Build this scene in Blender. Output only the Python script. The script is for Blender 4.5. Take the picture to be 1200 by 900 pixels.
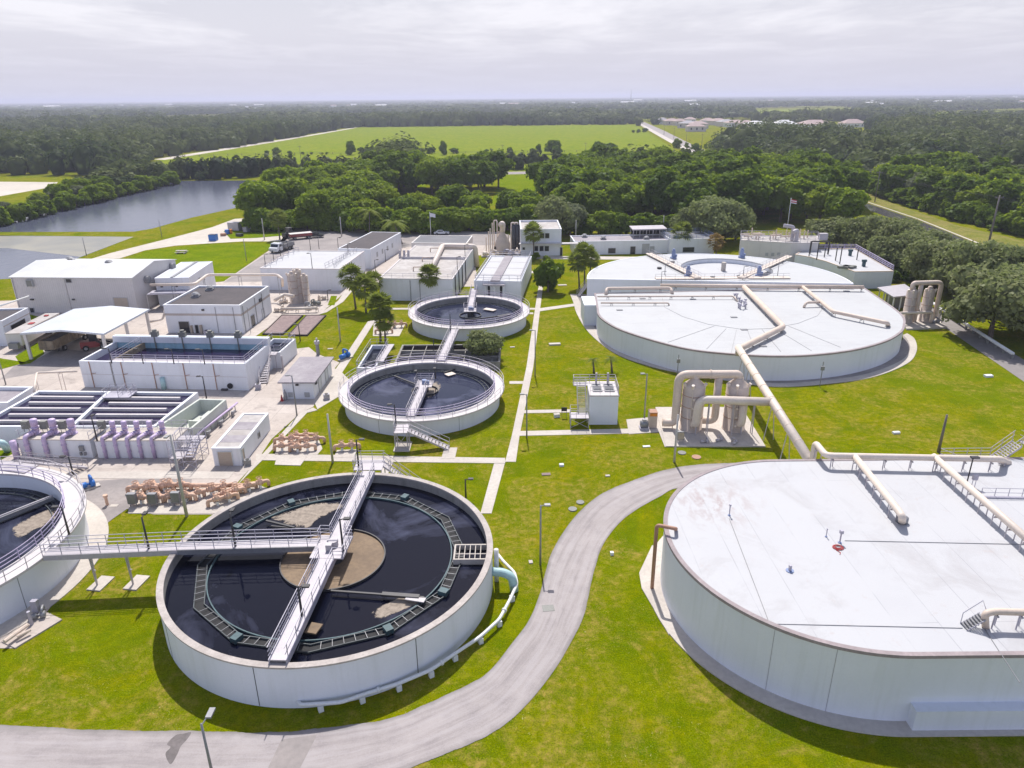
import bpy, math, random
import numpy as np
from mathutils import Vector
for o in list(bpy.data.objects): bpy.data.objects.remove(o)
S = bpy.context.scene
COL = S.collection
R = math.radians
# ------------------------------------------------------------------ camera
F, ROLL, CAMZ = 845.0, 0.0092, 40.0
PITCH = math.atan((450-114)/F)
cam_d = bpy.data.cameras.new('camera'); cam = bpy.data.objects.new('camera', cam_d); COL.objects.link(cam)
cam_d.sensor_width = 36; cam_d.lens = F/1200*36; cam_d.clip_start = .5; cam_d.clip_end = 60000
cam.location = (0, 0, CAMZ)
from mathutils import Matrix
cam.rotation_euler = (Matrix.Rotation(math.pi/2-PITCH, 3, 'X') @ Matrix.Rotation(-ROLL, 3, 'Z')).to_euler()
S.camera = cam
S.render.resolution_x, S.render.resolution_y = 1024, 768
# ------------------------------------------------------------------ light
SUN_EL, SUN_AZ = R(58), R(-2.5)
sun_d = bpy.data.lights.new('sun', 'SUN'); sun = bpy.data.objects.new('sun', sun_d); COL.objects.link(sun)
sun_d.energy = 4.35; sun_d.angle = R(.55); sun_d.color = (1, .965, .925)
sdir = Vector((math.sin(SUN_AZ)*math.cos(SUN_EL), math.cos(SUN_AZ)*math.cos(SUN_EL), math.sin(SUN_EL)))
sun.rotation_euler = sdir.to_track_quat('Z', 'Y').to_euler(); sun.location = (0, 60, 120)
W = bpy.data.worlds.new('World'); S.world = W; W.use_nodes = True
nt = W.node_tree; nt.nodes.clear()
def N(t, nt, **k):
    n = nt.nodes.new(t)
    for a, v in k.items():
        if a.startswith('i_'):
            n.inputs[a[2:].replace('_', ' ')].default_value = v
        else: setattr(n, a, v)
    return n
def world():
    L = nt.links.new
    out = N('ShaderNodeOutputWorld', nt); bg = N('ShaderNodeBackground', nt); bg.inputs['Strength'].default_value = .1
    L(bg.outputs[0], out.inputs[0])
    sky = N('ShaderNodeTexSky', nt, sky_type='NISHITA', sun_disc=False, sun_elevation=SUN_EL, sun_rotation=SUN_AZ)
    sky.altitude = 0; sky.air_density = 1; sky.dust_density = 2.5; sky.ozone_density = 1
    tc = N('ShaderNodeTexCoord', nt); sp = N('ShaderNodeSeparateXYZ', nt); L(tc.outputs['Generated'], sp.inputs[0])
    zc = N('ShaderNodeMath', nt, operation='MAXIMUM'); L(sp.outputs['Z'], zc.inputs[0]); zc.inputs[1].default_value = 0
    za = N('ShaderNodeMath', nt, operation='ADD'); L(zc.outputs[0], za.inputs[0]); za.inputs[1].default_value = .05
    iv = N('ShaderNodeMath', nt, operation='DIVIDE'); iv.inputs[0].default_value = 1; L(za.outputs[0], iv.inputs[1])
    vs = N('ShaderNodeVectorMath', nt, operation='SCALE'); L(tc.outputs['Generated'], vs.inputs[0]); L(iv.outputs[0], vs.inputs['Scale'])
    mp = N('ShaderNodeMapping', nt); L(vs.outputs[0], mp.inputs[0]); mp.inputs['Scale'].default_value = (.42, .30, .0); mp.inputs['Location'].default_value = (3.1, 7.7, 0)
    nz = N('ShaderNodeTexNoise', nt); L(mp.outputs[0], nz.inputs['Vector']); nz.inputs['Scale'].default_value = 1.5; nz.inputs['Detail'].default_value = 9; nz.inputs['Roughness'].default_value = .62; nz.inputs['Distortion'].default_value = .3
    cr = N('ShaderNodeMapRange', nt); L(nz.outputs['Fac'], cr.inputs['Value']); cr.inputs['From Min'].default_value = .44; cr.inputs['From Max'].default_value = .64
    # high cloud cover over the clear sky
    mix = N('ShaderNodeMix', nt, data_type='RGBA'); L(sky.outputs[0], mix.inputs['A']); mix.inputs['B'].default_value = (12.5, 12.4, 12.8, 1)
    cf = N('ShaderNodeMath', nt, operation='MULTIPLY'); L(cr.outputs[0], cf.inputs[0]); cf.inputs[1].default_value = .75
    # clouds fill in with white towards the horizon, thin out overhead
    el = N('ShaderNodeMapRange', nt); L(zc.outputs[0], el.inputs['Value']); el.inputs['From Min'].default_value = .12; el.inputs['From Max'].default_value = .75; el.inputs['To Min'].default_value = 1; el.inputs['To Max'].default_value = .30
    cf2 = N('ShaderNodeMath', nt, operation='MULTIPLY'); L(cf.outputs[0], cf2.inputs[0]); L(el.outputs[0], cf2.inputs[1])
    L(cf2.outputs[0], mix.inputs['Factor'])
    # milky humid air low in the sky
    hz = N('ShaderNodeMapRange', nt); L(zc.outputs[0], hz.inputs['Value']); hz.inputs['From Min'].default_value = 0; hz.inputs['From Max'].default_value = .40; hz.inputs['To Min'].default_value = .97; hz.inputs['To Max'].default_value = 0; hz.interpolation_type = 'SMOOTHSTEP'
    m2 = N('ShaderNodeMix', nt, data_type='RGBA'); L(mix.outputs['Result'], m2.inputs['A'])
    dim = N('ShaderNodeMapRange', nt); L(cr.outputs[0], dim.inputs['Value']); dim.inputs['To Min'].default_value = 0; dim.inputs['To Max'].default_value = 1
    hc = N('ShaderNodeMix', nt, data_type='RGBA'); L(dim.outputs[0], hc.inputs['Factor']); hc.inputs['A'].default_value = (7.5, 7.45, 8.2, 1); hc.inputs['B'].default_value = (8.7, 8.65, 9.1, 1)
    up = N('ShaderNodeMapRange', nt); L(zc.outputs[0], up.inputs['Value']); up.inputs['From Min'].default_value = .02; up.inputs['From Max'].default_value = .085; up.interpolation_type = 'SMOOTHSTEP'
    hb = N('ShaderNodeMix', nt, data_type='RGBA'); L(up.outputs[0], hb.inputs['Factor']); hb.inputs['A'].default_value = (6.7, 6.65, 7.5, 1); L(hc.outputs['Result'], hb.inputs['B'])
    L(hb.outputs['Result'], m2.inputs['B']); L(hz.outputs[0], m2.inputs['Factor'])
    # sky away from the sun is raised and bluer, added fill for shaded walls
    fr = N('ShaderNodeMapRange', nt); L(sp.outputs['Y'], fr.inputs['Value']); fr.inputs['From Min'].default_value = -.9; fr.inputs['From Max'].default_value = .85; fr.interpolation_type = 'SMOOTHSTEP'
    tint = N('ShaderNodeMix', nt, data_type='RGBA'); L(fr.outputs[0], tint.inputs['Factor']); tint.inputs['A'].default_value = (1.20, 1.25, 1.45, 1); tint.inputs['B'].default_value = (.90, .895, .91, 1)
    m3 = N('ShaderNodeMix', nt, data_type='RGBA', blend_type='MULTIPLY'); m3.inputs['Factor'].default_value = 1; L(m2.outputs['Result'], m3.inputs['A']); L(tint.outputs['Result'], m3.inputs['B'])
    L(m3.outputs['Result'], bg.inputs['Color'])
world()
S.view_settings.view_transform = 'Standard'; S.view_settings.look = 'None'; S.view_settings.exposure = .22; S.view_settings.gamma = 1
S.view_settings.use_curve_mapping = False
S.render.engine = 'CYCLES'
S.cycles.max_bounces = 6; S.cycles.diffuse_bounces = 3; S.cycles.glossy_bounces = 3; S.cycles.transmission_bounces = 3; S.cycles.volume_bounces = 0
S.cycles.transparent_max_bounces = 4
# ------------------------------------------------------------------ survey helpers: a photo point sighted onto a level plane
CR, SR = math.cos(-ROLL), math.sin(-ROLL); CP, SP = math.cos(PITCH), math.sin(PITCH)
def ray(px, py):
    x, y = (px-600)/F, -(py-450)/F
    x, y = CR*x-SR*y, SR*x+CR*y
    return Vector((x, CP+y*SP, -SP+y*CP))
def P(px, py, z=0.0):
    d = ray(px, py); t = (z-CAMZ)/d.z
    return Vector((d.x*t, d.y*t, z))
def P2(px, py, z=0.0):
    v = P(px, py, z); return Vector((v.x, v.y))
def PL(pts, z=0.0): return [P(x, y, z) for x, y in pts]
def height(bx, by, ty):
    b = P(bx, by); lo, hi = 0, 39.5
    def pr(z):
        d = Vector((b.x, b.y, z-CAMZ)); dep = d.y*CP-d.z*SP; yy = d.y*SP+d.z*CP; xx = d.x
        xx /= dep; yy /= dep; yy = SR*-xx+CR*yy
        return 450-F*yy
    for _ in range(40):
        m = (lo+hi)/2
        if pr(m) > ty: lo = m
        else: hi = m
    return lo
def rect(A, B, C):
    A, B, C = [Vector((v[0], v[1])) for v in (A, B, C)]
    u = (B-A).normalized(); v = Vector((-u.y, u.x)); d = (C-B).dot(v)
    return [A, B, B+v*d, A+v*d]
def rectp(a, b, c, z): return rect(P(*a, z), P(*b, z), P(*c, z))
def inset(poly, d):
    n = len(poly); out = []
    for i in range(n):
        p0, p1, p2 = [Vector((q[0], q[1])) for q in (poly[i-1], poly[i], poly[(i+1) % n])]
        e1 = (p1-p0).normalized(); e2 = (p2-p1).normalized()
        n1 = Vector((-e1.y, e1.x)); n2 = Vector((-e2.y, e2.x))
        b = n1+n2
        if b.length < 1e-6: out.append(p1+n1*d); continue
        b.normalize(); out.append(p1+b*(d/max(.35, b.dot(n1))))
    return out
def ccw(poly):
    a = sum(poly[i-1][0]*poly[i][1]-poly[i][0]*poly[i-1][1] for i in range(len(poly)))
    return list(poly) if a > 0 else list(reversed(poly))
def circle(cx, cy, r, n=96, a0=0, a1=360, closed=True):
    k = n if closed else n+1
    return [Vector((cx+r*math.cos(R(a0+(a1-a0)*i/n)), cy+r*math.sin(R(a0+(a1-a0)*i/n)))) for i in range(k)]
def spline(pts, n=8, closed=False):
    pts = [Vector(p) for p in pts]; m = len(pts); out = []
    rng = range(m) if closed else range(m-1)
    for i in rng:
        if closed: a, b, c, d = pts[i-1], pts[i], pts[(i+1) % m], pts[(i+2) % m]
        else: a, b, c, d = pts[max(i-1, 0)], pts[i], pts[i+1], pts[min(i+2, m-1)]
        for k in range(n):
            t = k/n
            out.append(.5*((2*b)+(c-a)*t+(2*a-5*b+4*c-d)*t*t+(3*b-a-3*c+d)*t**3))
    if not closed: out.append(pts[-1])
    return out
def bend(pts, r, n=6):
    pts = [Vector(p) for p in pts]; out = [pts[0]]
    for i in range(1, len(pts)-1):
        a, b, c = pts[i-1], pts[i], pts[i+1]
        d1 = (a-b); d2 = (c-b); k = min(r, d1.length*.48, d2.length*.48)
        s = b+d1.normalized()*k; e = b+d2.normalized()*k
        for j in range(n+1):
            t = j/n; out.append(s*(1-t)**2+b*2*t*(1-t)+e*t*t)
    out.append(pts[-1]); return out
# ------------------------------------------------------------------ mesh builder
class MB:
    def __init__(s): s.v = []; s.f = []
    def add(s, vs, fs):
        k = len(s.v); s.v += [tuple(v) for v in vs]; s.f += [tuple(i+k for i in f) for f in fs]; return s
    def quad(s, *p): return s.add(p, [tuple(range(len(p)))])
    def box(s, x0, y0, z0, x1, y1, z1):
        return s.add([(x0,y0,z0),(x1,y0,z0),(x1,y1,z0),(x0,y1,z0),(x0,y0,z1),(x1,y0,z1),(x1,y1,z1),(x0,y1,z1)],
                     [(3,2,1,0),(4,5,6,7),(0,1,5,4),(1,2,6,5),(2,3,7,6),(3,0,4,7)])
    def cbox(s, c, sx, sy, sz, rz=0.0):
        cs, sn = math.cos(rz), math.sin(rz); vs = []
        for z in (0, sz):
            for x, y in ((-1,-1),(1,-1),(1,1),(-1,1)):
                X, Y = x*sx/2, y*sy/2; vs.append((c[0]+cs*X-sn*Y, c[1]+sn*X+cs*Y, c[2]+z))
        return s.add(vs, [(3,2,1,0),(4,5,6,7),(0,1,5,4),(1,2,6,5),(2,3,7,6),(3,0,4,7)])
    def prism(s, poly, z0, z1, bottom=False, top=True):
        poly = ccw(poly); n = len(poly)
        vs = [(p[0], p[1], z0) for p in poly]+[(p[0], p[1], z1) for p in poly]
        fs = [(i, (i+1) % n, n+(i+1) % n, n+i) for i in range(n)]
        if top: fs.append(tuple(range(n, 2*n)))
        if bottom: fs.append(tuple(reversed(range(n))))
        return s.add(vs, fs)
    def sheet(s, poly, z): 
        poly = ccw(poly); return s.add([(p[0], p[1], z) for p in poly], [tuple(range(len(poly)))])
    def ring(s, outer, inner, z0, z1, closed=True):
        n = len(outer); vs = []
        for z in (z0, z1):
            vs += [(p[0], p[1], z) for p in outer]; vs += [(p[0], p[1], z) for p in inner]
        fs = []
        for i in range(n if closed else n-1):
            j = (i+1) % n
            fs += [(i, j, 2*n+j, 2*n+i), (n+j, n+i, 3*n+i, 3*n+j), (2*n+i, 2*n+j, 3*n+j, 3*n+i), (j, i, n+i, n+j)]
        if not closed: fs += [(0, 2*n, 3*n, n), (n-1, 2*n-1, 4*n-1, 3*n-1)]
        return s.add(vs, fs)
    def frame(s, poly, w, z0, z1):
        poly = ccw(poly); return s.ring(poly, inset(poly, w), z0, z1)
    def strip(s, left, right, z, uv=False):
        n = len(left)
        return s.add([(p[0], p[1], z) for p in left]+[(p[0], p[1], z) for p in right], [(i, n+i, n+i+1, i+1) for i in range(n-1)])
    def tube(s, path, r, n=10, cap=True):
        path = [Vector(p) for p in path]; m = len(path); k = len(s.v); ref = None
        rr = r if isinstance(r, (list, tuple)) else [r]*m
        for i, p in enumerate(path):
            t = (path[min(i+1, m-1)]-path[max(i-1, 0)])
            if t.length < 1e-9: t = Vector((0, 0, 1))
            t.normalize()
            if ref is None: ref = Vector((0, 0, 1)) if abs(t.z) < .9 else Vector((1, 0, 0))
            a = (ref-t*ref.dot(t))
            if a.length < 1e-6: a = t.orthogonal()
            a.normalize(); b = t.cross(a); ref = a
            for j in range(n):
                q = 2*math.pi*(j+.5)/n; s.v.append(tuple(p+(a*math.cos(q)+b*math.sin(q))*rr[i]))
        for i in range(m-1):
            for j in range(n):
                s.f.append((k+i*n+j, k+i*n+(j+1) % n, k+(i+1)*n+(j+1) % n, k+(i+1)*n+j))
        if cap:
            s.f.append(tuple(k+j for j in reversed(range(n)))); s.f.append(tuple(k+(m-1)*n+j for j in range(n)))
        return s
    def cyl(s, c, r, h, n=16, r2=None): return s.tube([c, (c[0], c[1], c[2]+h)], [r, r if r2 is None else r2], n)
    def lathe(s, c, prof, n=24):
        k = len(s.v); m = len(prof)
        for r, z in prof:
            for j in range(n):
                a = 2*math.pi*j/n; s.v.append((c[0]+r*math.cos(a), c[1]+r*math.sin(a), c[2]+z))
        for i in range(m-1):
            for j in range(n): s.f.append((k+i*n+j, k+i*n+(j+1) % n, k+(i+1)*n+(j+1) % n, k+(i+1)*n+j))
        s.f.append(tuple(k+(m-1)*n+j for j in range(n))); return s
    def bar(s, a, b, w=.06): return s.tube([a, b], w/2, 4)
    def ibeam(s, a, b, w, h):
        a, b = Vector(a), Vector(b); t = (b-a).normalized(); sd = Vector((-t.y, t.x, 0)).normalized()*w/2; up = Vector((0, 0, h))
        vs = [a-sd, a+sd, b+sd, b-sd]; vs += [v+up for v in vs]
        return s.add(vs, [(0,1,2,3),(7,6,5,4),(0,4,5,1),(1,5,6,2),(2,6,7,3),(3,7,4,0)])
    def rail(s, path, h=1.07, rails=3, r=.04, step=1.8, n=5, closed=False, posts=True):
        path = [Vector(p) for p in path]
        if closed: path.append(path[0])
        for k in range(rails):
            dz = Vector((0, 0, h*(k+1)/rails)); s.tube([p+dz for p in path], r, n, cap=not closed)
        if posts:
            acc = 0.0; nxt = 0.0
            for a, b in zip(path, path[1:]):
                L = (b-a).length
                while nxt <= acc+L+1e-6:
                    p = a+(b-a)*((nxt-acc)/L if L else 0); s.bar(p, p+Vector((0, 0, h)), 2*r); nxt += step
                acc += L
        return s
    def pieces(s):
        n = len(s.v); par = list(range(n))
        def fd(i):
            while par[i] != i: par[i] = par[par[i]]; i = par[i]
            return i
        for f in s.f:
            a = fd(f[0])
            for i in f[1:]: par[fd(i)] = a
        roots = {}; isl = np.array([roots.setdefault(fd(i), len(roots)) for i in range(n)]); k = len(roots)
        if k < 2 or k > 800: return None
        v = np.array(s.v, dtype=float); lo = np.full((k, 3), np.inf); hi = np.full((k, 3), -np.inf); np.minimum.at(lo, isl, v); np.maximum.at(hi, isl, v)
        size = (hi-lo).max(axis=1); gap = np.maximum(0, np.maximum(lo[:, None]-hi[None], lo[None]-hi[:, None]))
        near = np.sqrt((gap**2).sum(2)) <= np.maximum(.02, .5*np.maximum(size[:, None], size[None]))
        lab = -np.ones(k, int); c = 0
        for i in range(k):
            if lab[i] >= 0: continue
            st = [i]; lab[i] = c
            while st:
                j = st.pop()
                for q in np.nonzero(near[j] & (lab < 0))[0]: lab[q] = c; st.append(q)
            c += 1
        return (lab[isl], c) if 1 < c <= 100 else None
    def build(s, name, mat, parent=None, smooth=False, origin=None):
        pc = s.pieces() if parent is not None else None
        if pc:          # far apart pieces become parts of their own
            first = None
            for q in range(pc[1]):
                m = MB(); ids = np.nonzero(pc[0] == q)[0]; mp = {int(i): j for j, i in enumerate(ids)}
                m.v = [s.v[i] for i in ids]; m.f = [tuple(mp[i] for i in f) for f in s.f if f[0] in mp]
                o = m._build(name, mat, parent, smooth, origin); first = first or o
            return first
        return s._build(name, mat, parent, smooth, origin)
    def _build(s, name, mat, parent=None, smooth=False, origin=None):
        me = bpy.data.meshes.new(name); o = bpy.data.objects.new(name, me); COL.objects.link(o)
        off = Vector((0, 0, 0))
        if parent is not None:
            o.parent = parent; q = parent
            while q is not None: off = off+q.location; q = q.parent
        else:
            v = np.array(s.v); off = Vector((float(v[:, 0].mean()), float(v[:, 1].mean()), float(v[:, 2].min()))) if origin is None else Vector(origin)
            o.location = off
        me.from_pydata([(x-off.x, y-off.y, z-off.z) for x, y, z in s.v], [], s.f)
        me.materials.append(mat); me.update()
        if smooth:
            me.polygons.foreach_set('use_smooth', [True]*len(me.polygons))
            me.update()
        return o
def tag(o, label, cat, group=None):
    o['label'] = label; o['category'] = cat
    if group: o['group'] = group
    return o
def thing(name, label, cat, loc, group=None):
    o = bpy.data.objects.new(name, None); COL.objects.link(o); o.location = Vector((loc[0], loc[1], loc[2] if len(loc) > 2 else 0)); o.empty_display_size = .2
    return tag(o, label, cat, group)
def kind(o, k): o['kind'] = k; return o
KIDS = {}
def copy_tree(o, parent=None):
    c = o.copy(); COL.objects.link(c)
    if parent is not None: c.parent = parent
    for ch in o.children: copy_tree(ch, c)
    return c
# ------------------------------------------------------------------ materials (all procedural)
M = {}
def lnk(nt): return nt.links.new
def newmat(name):
    m = bpy.data.materials.new(name); m.use_nodes = True; nt = m.node_tree; nt.nodes.clear()
    out = N('ShaderNodeOutputMaterial', nt); b = N('ShaderNodeBsdfPrincipled', nt); nt.links.new(b.outputs[0], out.inputs[0])
    return m, nt, b, out
def pos(nt, scale=(1, 1, 1)):
    g = N('ShaderNodeNewGeometry', nt); mp = N('ShaderNodeMapping', nt); nt.links.new(g.outputs['Position'], mp.inputs[0]); mp.inputs['Scale'].default_value = scale
    return mp.outputs[0]
def noise(nt, vec, scale, detail=4, rough=.55, dist=0):
    n = N('ShaderNodeTexNoise', nt); nt.links.new(vec, n.inputs['Vector']); n.inputs['Scale'].default_value = scale; n.inputs['Detail'].default_value = detail; n.inputs['Roughness'].default_value = rough; n.inputs['Distortion'].default_value = dist
    return n.outputs['Fac']
def remap(nt, v, a, b, c=0, d=1):
    n = N('ShaderNodeMapRange', nt); nt.links.new(v, n.inputs['Value'])
    for k, x in (('From Min', a), ('From Max', b), ('To Min', c), ('To Max', d)): n.inputs[k].default_value = x
    return n.outputs[0]
def mixc(nt, f, a, b, mode='MIX'):
    n = N('ShaderNodeMix', nt, data_type='RGBA', blend_type=mode)
    for k, x in (('Factor', f), ('A', a), ('B', b)):
        if isinstance(x, (tuple, list)): n.inputs[k].default_value = (*x[:3], 1)
        elif isinstance(x, (int, float)): n.inputs[k].default_value = x
        else: nt.links.new(x, n.inputs[k])
    return n.outputs['Result']
def math_(nt, op, a, b=0.0):
    n = N('ShaderNodeMath', nt, operation=op)
    for i, x in enumerate((a, b)):
        if isinstance(x, (int, float)): n.inputs[i].default_value = x
        else: nt.links.new(x, n.inputs[i])
    return n.outputs[0]
def bump(nt, b, h, strength=.3, dist=.05):
    n = N('ShaderNodeBump', nt); nt.links.new(h, n.inputs['Height']); n.inputs['Strength'].default_value = strength; n.inputs['Distance'].default_value = dist
    nt.links.new(n.outputs[0], b.inputs['Normal'])
def dull(name, c, c2=None, rough=.7, metal=0., s1=.35, s2=6., streak=0., streakc=(.35, .33, .28), bmp=.1, amt=.5):
    m, nt, b, out = newmat(name)
    c2 = c2 or tuple(x*.8 for x in c)
    p = pos(nt); n1 = noise(nt, p, s1, 5); n2 = noise(nt, p, s2, 4)
    f = remap(nt, n1, .35, .68); col = mixc(nt, f, c, c2)
    col = mixc(nt, remap(nt, n2, .4, .75, 0, amt), col, tuple(x*.78 for x in c2))
    if streak:
        ns = noise(nt, pos(nt, (1, 1, .05)), 1.6, 5, .6); col = mixc(nt, remap(nt, ns, .52, .8, 0, streak), col, streakc)
    nt.links.new(col, b.inputs['Base Color']); b.inputs['Roughness'].default_value = rough; b.inputs['Metallic'].default_value = metal
    if bmp: bump(nt, b, n2, bmp, .03)
    M[name] = m; return m
dull('white_wall', (.74, .75, .78), (.67, .68, .71), .65, streak=.35, streakc=(.50, .50, .46), amt=.12)
dull('tank_wall', (.74, .755, .80), (.68, .70, .74), .6, streak=.4, streakc=(.52, .54, .52), amt=.12, s1=.2)
dull('cream_wall', (.66, .62, .58), (.60, .57, .54), .7, streak=.25, amt=.15)
dull('rim_concrete', (.50, .45, .41), (.37, .325, .295), .85, s1=.8, s2=5, amt=.6)
dull('rim_paint', (.62, .58, .57), (.54, .50, .49), .75, s1=.6)
dull('raw_concrete', (.34, .32, .29), (.24, .225, .205), .9, streak=.6, streakc=(.13, .12, .11), s1=.5)
dull('pale_concrete', (.55, .50, .44), (.46, .41, .36), .85, s1=.25, s2=3)
dull('yard_concrete', (.52, .46, .41), (.44, .38, .34), .9, s1=.12, s2=1.6, amt=.5)
dull('patched_asphalt', (.34, .30, .28), (.24, .215, .205), .9, s1=.22, s2=2.2, amt=.5)
dull('sand_track', (.60, .54, .46), (.50, .45, .38), .95, s1=.05, s2=.6)
dull('galvanised', (.46, .44, .50), (.38, .365, .42), .5, .25, s1=1, s2=9, bmp=0)
dull('galvanised_white', (.48, .445, .465), (.41, .38, .40), .5, .1, s1=1, s2=9, bmp=0)
dull('lilac_rail', (.50, .44, .58), (.42, .36, .50), .5, .1, s1=1, s2=9, bmp=0)
dull('pipe_tan', (.67, .55, .45), (.59, .48, .39), .55, streak=.2, streakc=(.36, .28, .22), s1=.7)
dull('vessel_tan', (.60, .49, .40), (.53, .43, .355), .5, streak=.3, streakc=(.30, .24, .20), s1=.7)
dull('pipe_cream', (.72, .62, .52), (.65, .55, .46), .5, streak=.12, s1=.7)
dull('pipe_peach', (.66, .44, .32), (.56, .35, .24), .6, s1=1.5, s2=8, amt=.4)
dull('pipe_brown', (.42, .23, .15), (.35, .19, .12), .6)
dull('pipe_lilac', (.56, .45, .62), (.49, .38, .55), .5, s1=1.2, amt=.3)
dull('pipe_white', (.74, .74, .72), (.66, .66, .63), .5)
dull('pipe_teal', (.42, .60, .60), (.36, .53, .53), .5)
dull('blue_paint', (.03, .17, .52), (.025, .13, .42), .45)
dull('motor_blue', (.24, .30, .48), (.18, .23, .38), .5)
dull('teal_paint', (.055, .115, .13), (.035, .075, .085), .6, s1=1.5)
dull('tray_steel', (.075, .09, .095), (.045, .055, .06), .6, s1=2)
dull('dark_metal', (.045, .042, .045), (.03, .028, .03), .5)
dull('grey_metal', (.30, .30, .31), (.22, .22, .23), .5, .3)
dull('box_grey', (.22, .22, .20), (.17, .17, .15), .6)
dull('rim_dark', (.36, .30, .30), (.28, .235, .235), .85, s1=.8, s2=4, amt=.6)
dull('dark_roof', (.095, .08, .082), (.065, .057, .06), .9, s1=.3, s2=2.4, amt=.5)
dull('grey_roof', (.36, .33, .34), (.28, .25, .27), .9, s1=.25, s2=2)
dull('slate_roof', (.20, .20, .21), (.15, .15, .16), .9, s1=.2, s2=2)
dull('old_white_roof', (.50, .47, .445), (.36, .325, .30), .8, s1=.30, s2=1.3, amt=.6)
dull('glass_dark', (.03, .033, .04), (.02, .023, .03), .12, bmp=0)
dull('black_gap', (.014, .014, .016), (.01, .01, .011), .8, bmp=0)
dull('door_tan', (.46, .38, .30), (.40, .33, .26), .6)
dull('band_tan', (.50, .43, .39), (.44, .38, .34), .7)
dull('door_white', (.62, .64, .64), (.55, .57, .57), .6)
dull('frame_grey', (.45, .45, .45), None, .6)
dull('weathered_wood', (.22, .19, .17), (.15, .13, .12), .9)
dull('pole_concrete', (.50, .48, .45), (.42, .40, .37), .8, s1=1)
dull('red_paint', (.45, .03, .03), (.35, .025, .025), .45)
dull('orange_paint', (.75, .25, .02), None, .5)
dull('tyre', (.02, .02, .02), None, .8)
dull('car_white', (.75, .76, .77), None, .3, bmp=0, amt=.05)
dull('car_red', (.26, .05, .05), None, .35, bmp=0, amt=.05)
dull('car_dark', (.03, .035, .04), None, .3, bmp=0, amt=.05)
dull('car_silver', (.5, .51, .53), None, .3, .4, bmp=0, amt=.05)
dull('trailer_wood', (.36, .29, .20), (.20, .15, .10), .8, streak=.8, streakc=(.07, .055, .045), s1=1)
dull('damp_asphalt', (.19, .165, .16), (.13, .115, .11), .9, s1=.9, s2=4, amt=.7)
dull('gravel', (.33, .25, .23), (.22, .16, .155), .95, s1=1.5, s2=14, amt=1, bmp=.6)
dull('timber_dark', (.06, .045, .04), None, .9)
dull('scum', (.24, .165, .095), (.15, .10, .06), .75, s1=.35, s2=3, amt=.7)
dull('house_wall', (.62, .56, .50), None, .8, bmp=0)
dull('house_wall_white', (.75, .74, .72), None, .8, bmp=0)
dull('house_roof', (.45, .34, .31), None, .9, bmp=0)
dull('house_roof_grey', (.40, .38, .39), None, .9, bmp=0)
dull('aqua_wall', (.36, .56, .66), (.27, .46, .56), .7, streak=.5, streakc=(.10, .17, .17), s1=.8)
dull('green_stain_wall', (.58, .60, .54), (.50, .53, .46), .8, streak=.3, s1=.4)
dull('flag_cloth', (.75, .75, .78), None, .8, bmp=0)
dull('flag_red', (.55, .07, .09), None, .8, bmp=0)
dull('bark', (.15, .11, .085), (.09, .07, .055), .95, s1=2, s2=9)
dull('palm_bark', (.19, .155, .13), (.12, .10, .085), .95, s1=3, s2=12)
def jointed(name, a, c2, size, rot):
    m, nt, b, out = newmat(name); p = pos(nt); mp = N('ShaderNodeMapping', nt); nt.links.new(p, mp.inputs[0]); mp.inputs['Rotation'].default_value = (0, 0, rot)
    br = N('ShaderNodeTexBrick', nt); nt.links.new(mp.outputs[0], br.inputs['Vector']); br.offset = 0
    for k, v in (('Color1', (1, 1, 1, 1)), ('Color2', (.90, .89, .88, 1)), ('Mortar', (.55, .53, .52, 1)), ('Scale', 1), ('Mortar Size', .035), ('Brick Width', size), ('Row Height', size), ('Mortar Smooth', .4)): br.inputs[k].default_value = v
    col = mixc(nt, remap(nt, noise(nt, p, .10, 6, .65, .5), .35, .65), a, c2); col = mixc(nt, remap(nt, noise(nt, p, 1.4, 6, .7), .45, .75, 0, .5), col, tuple(x*.72 for x in c2))
    col = mixc(nt, remap(nt, noise(nt, p, .35, 6, .7, 1), .56, .70, 0, .6), col, (.25, .21, .19)); col = mixc(nt, .85, col, br.outputs['Color'], 'MULTIPLY')
    nt.links.new(col, b.inputs['Base Color']); b.inputs['Roughness'].default_value = .9; M[name] = m
jointed('yard_concrete', (.54, .475, .42), (.45, .39, .345), 5.5, R(4))
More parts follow.
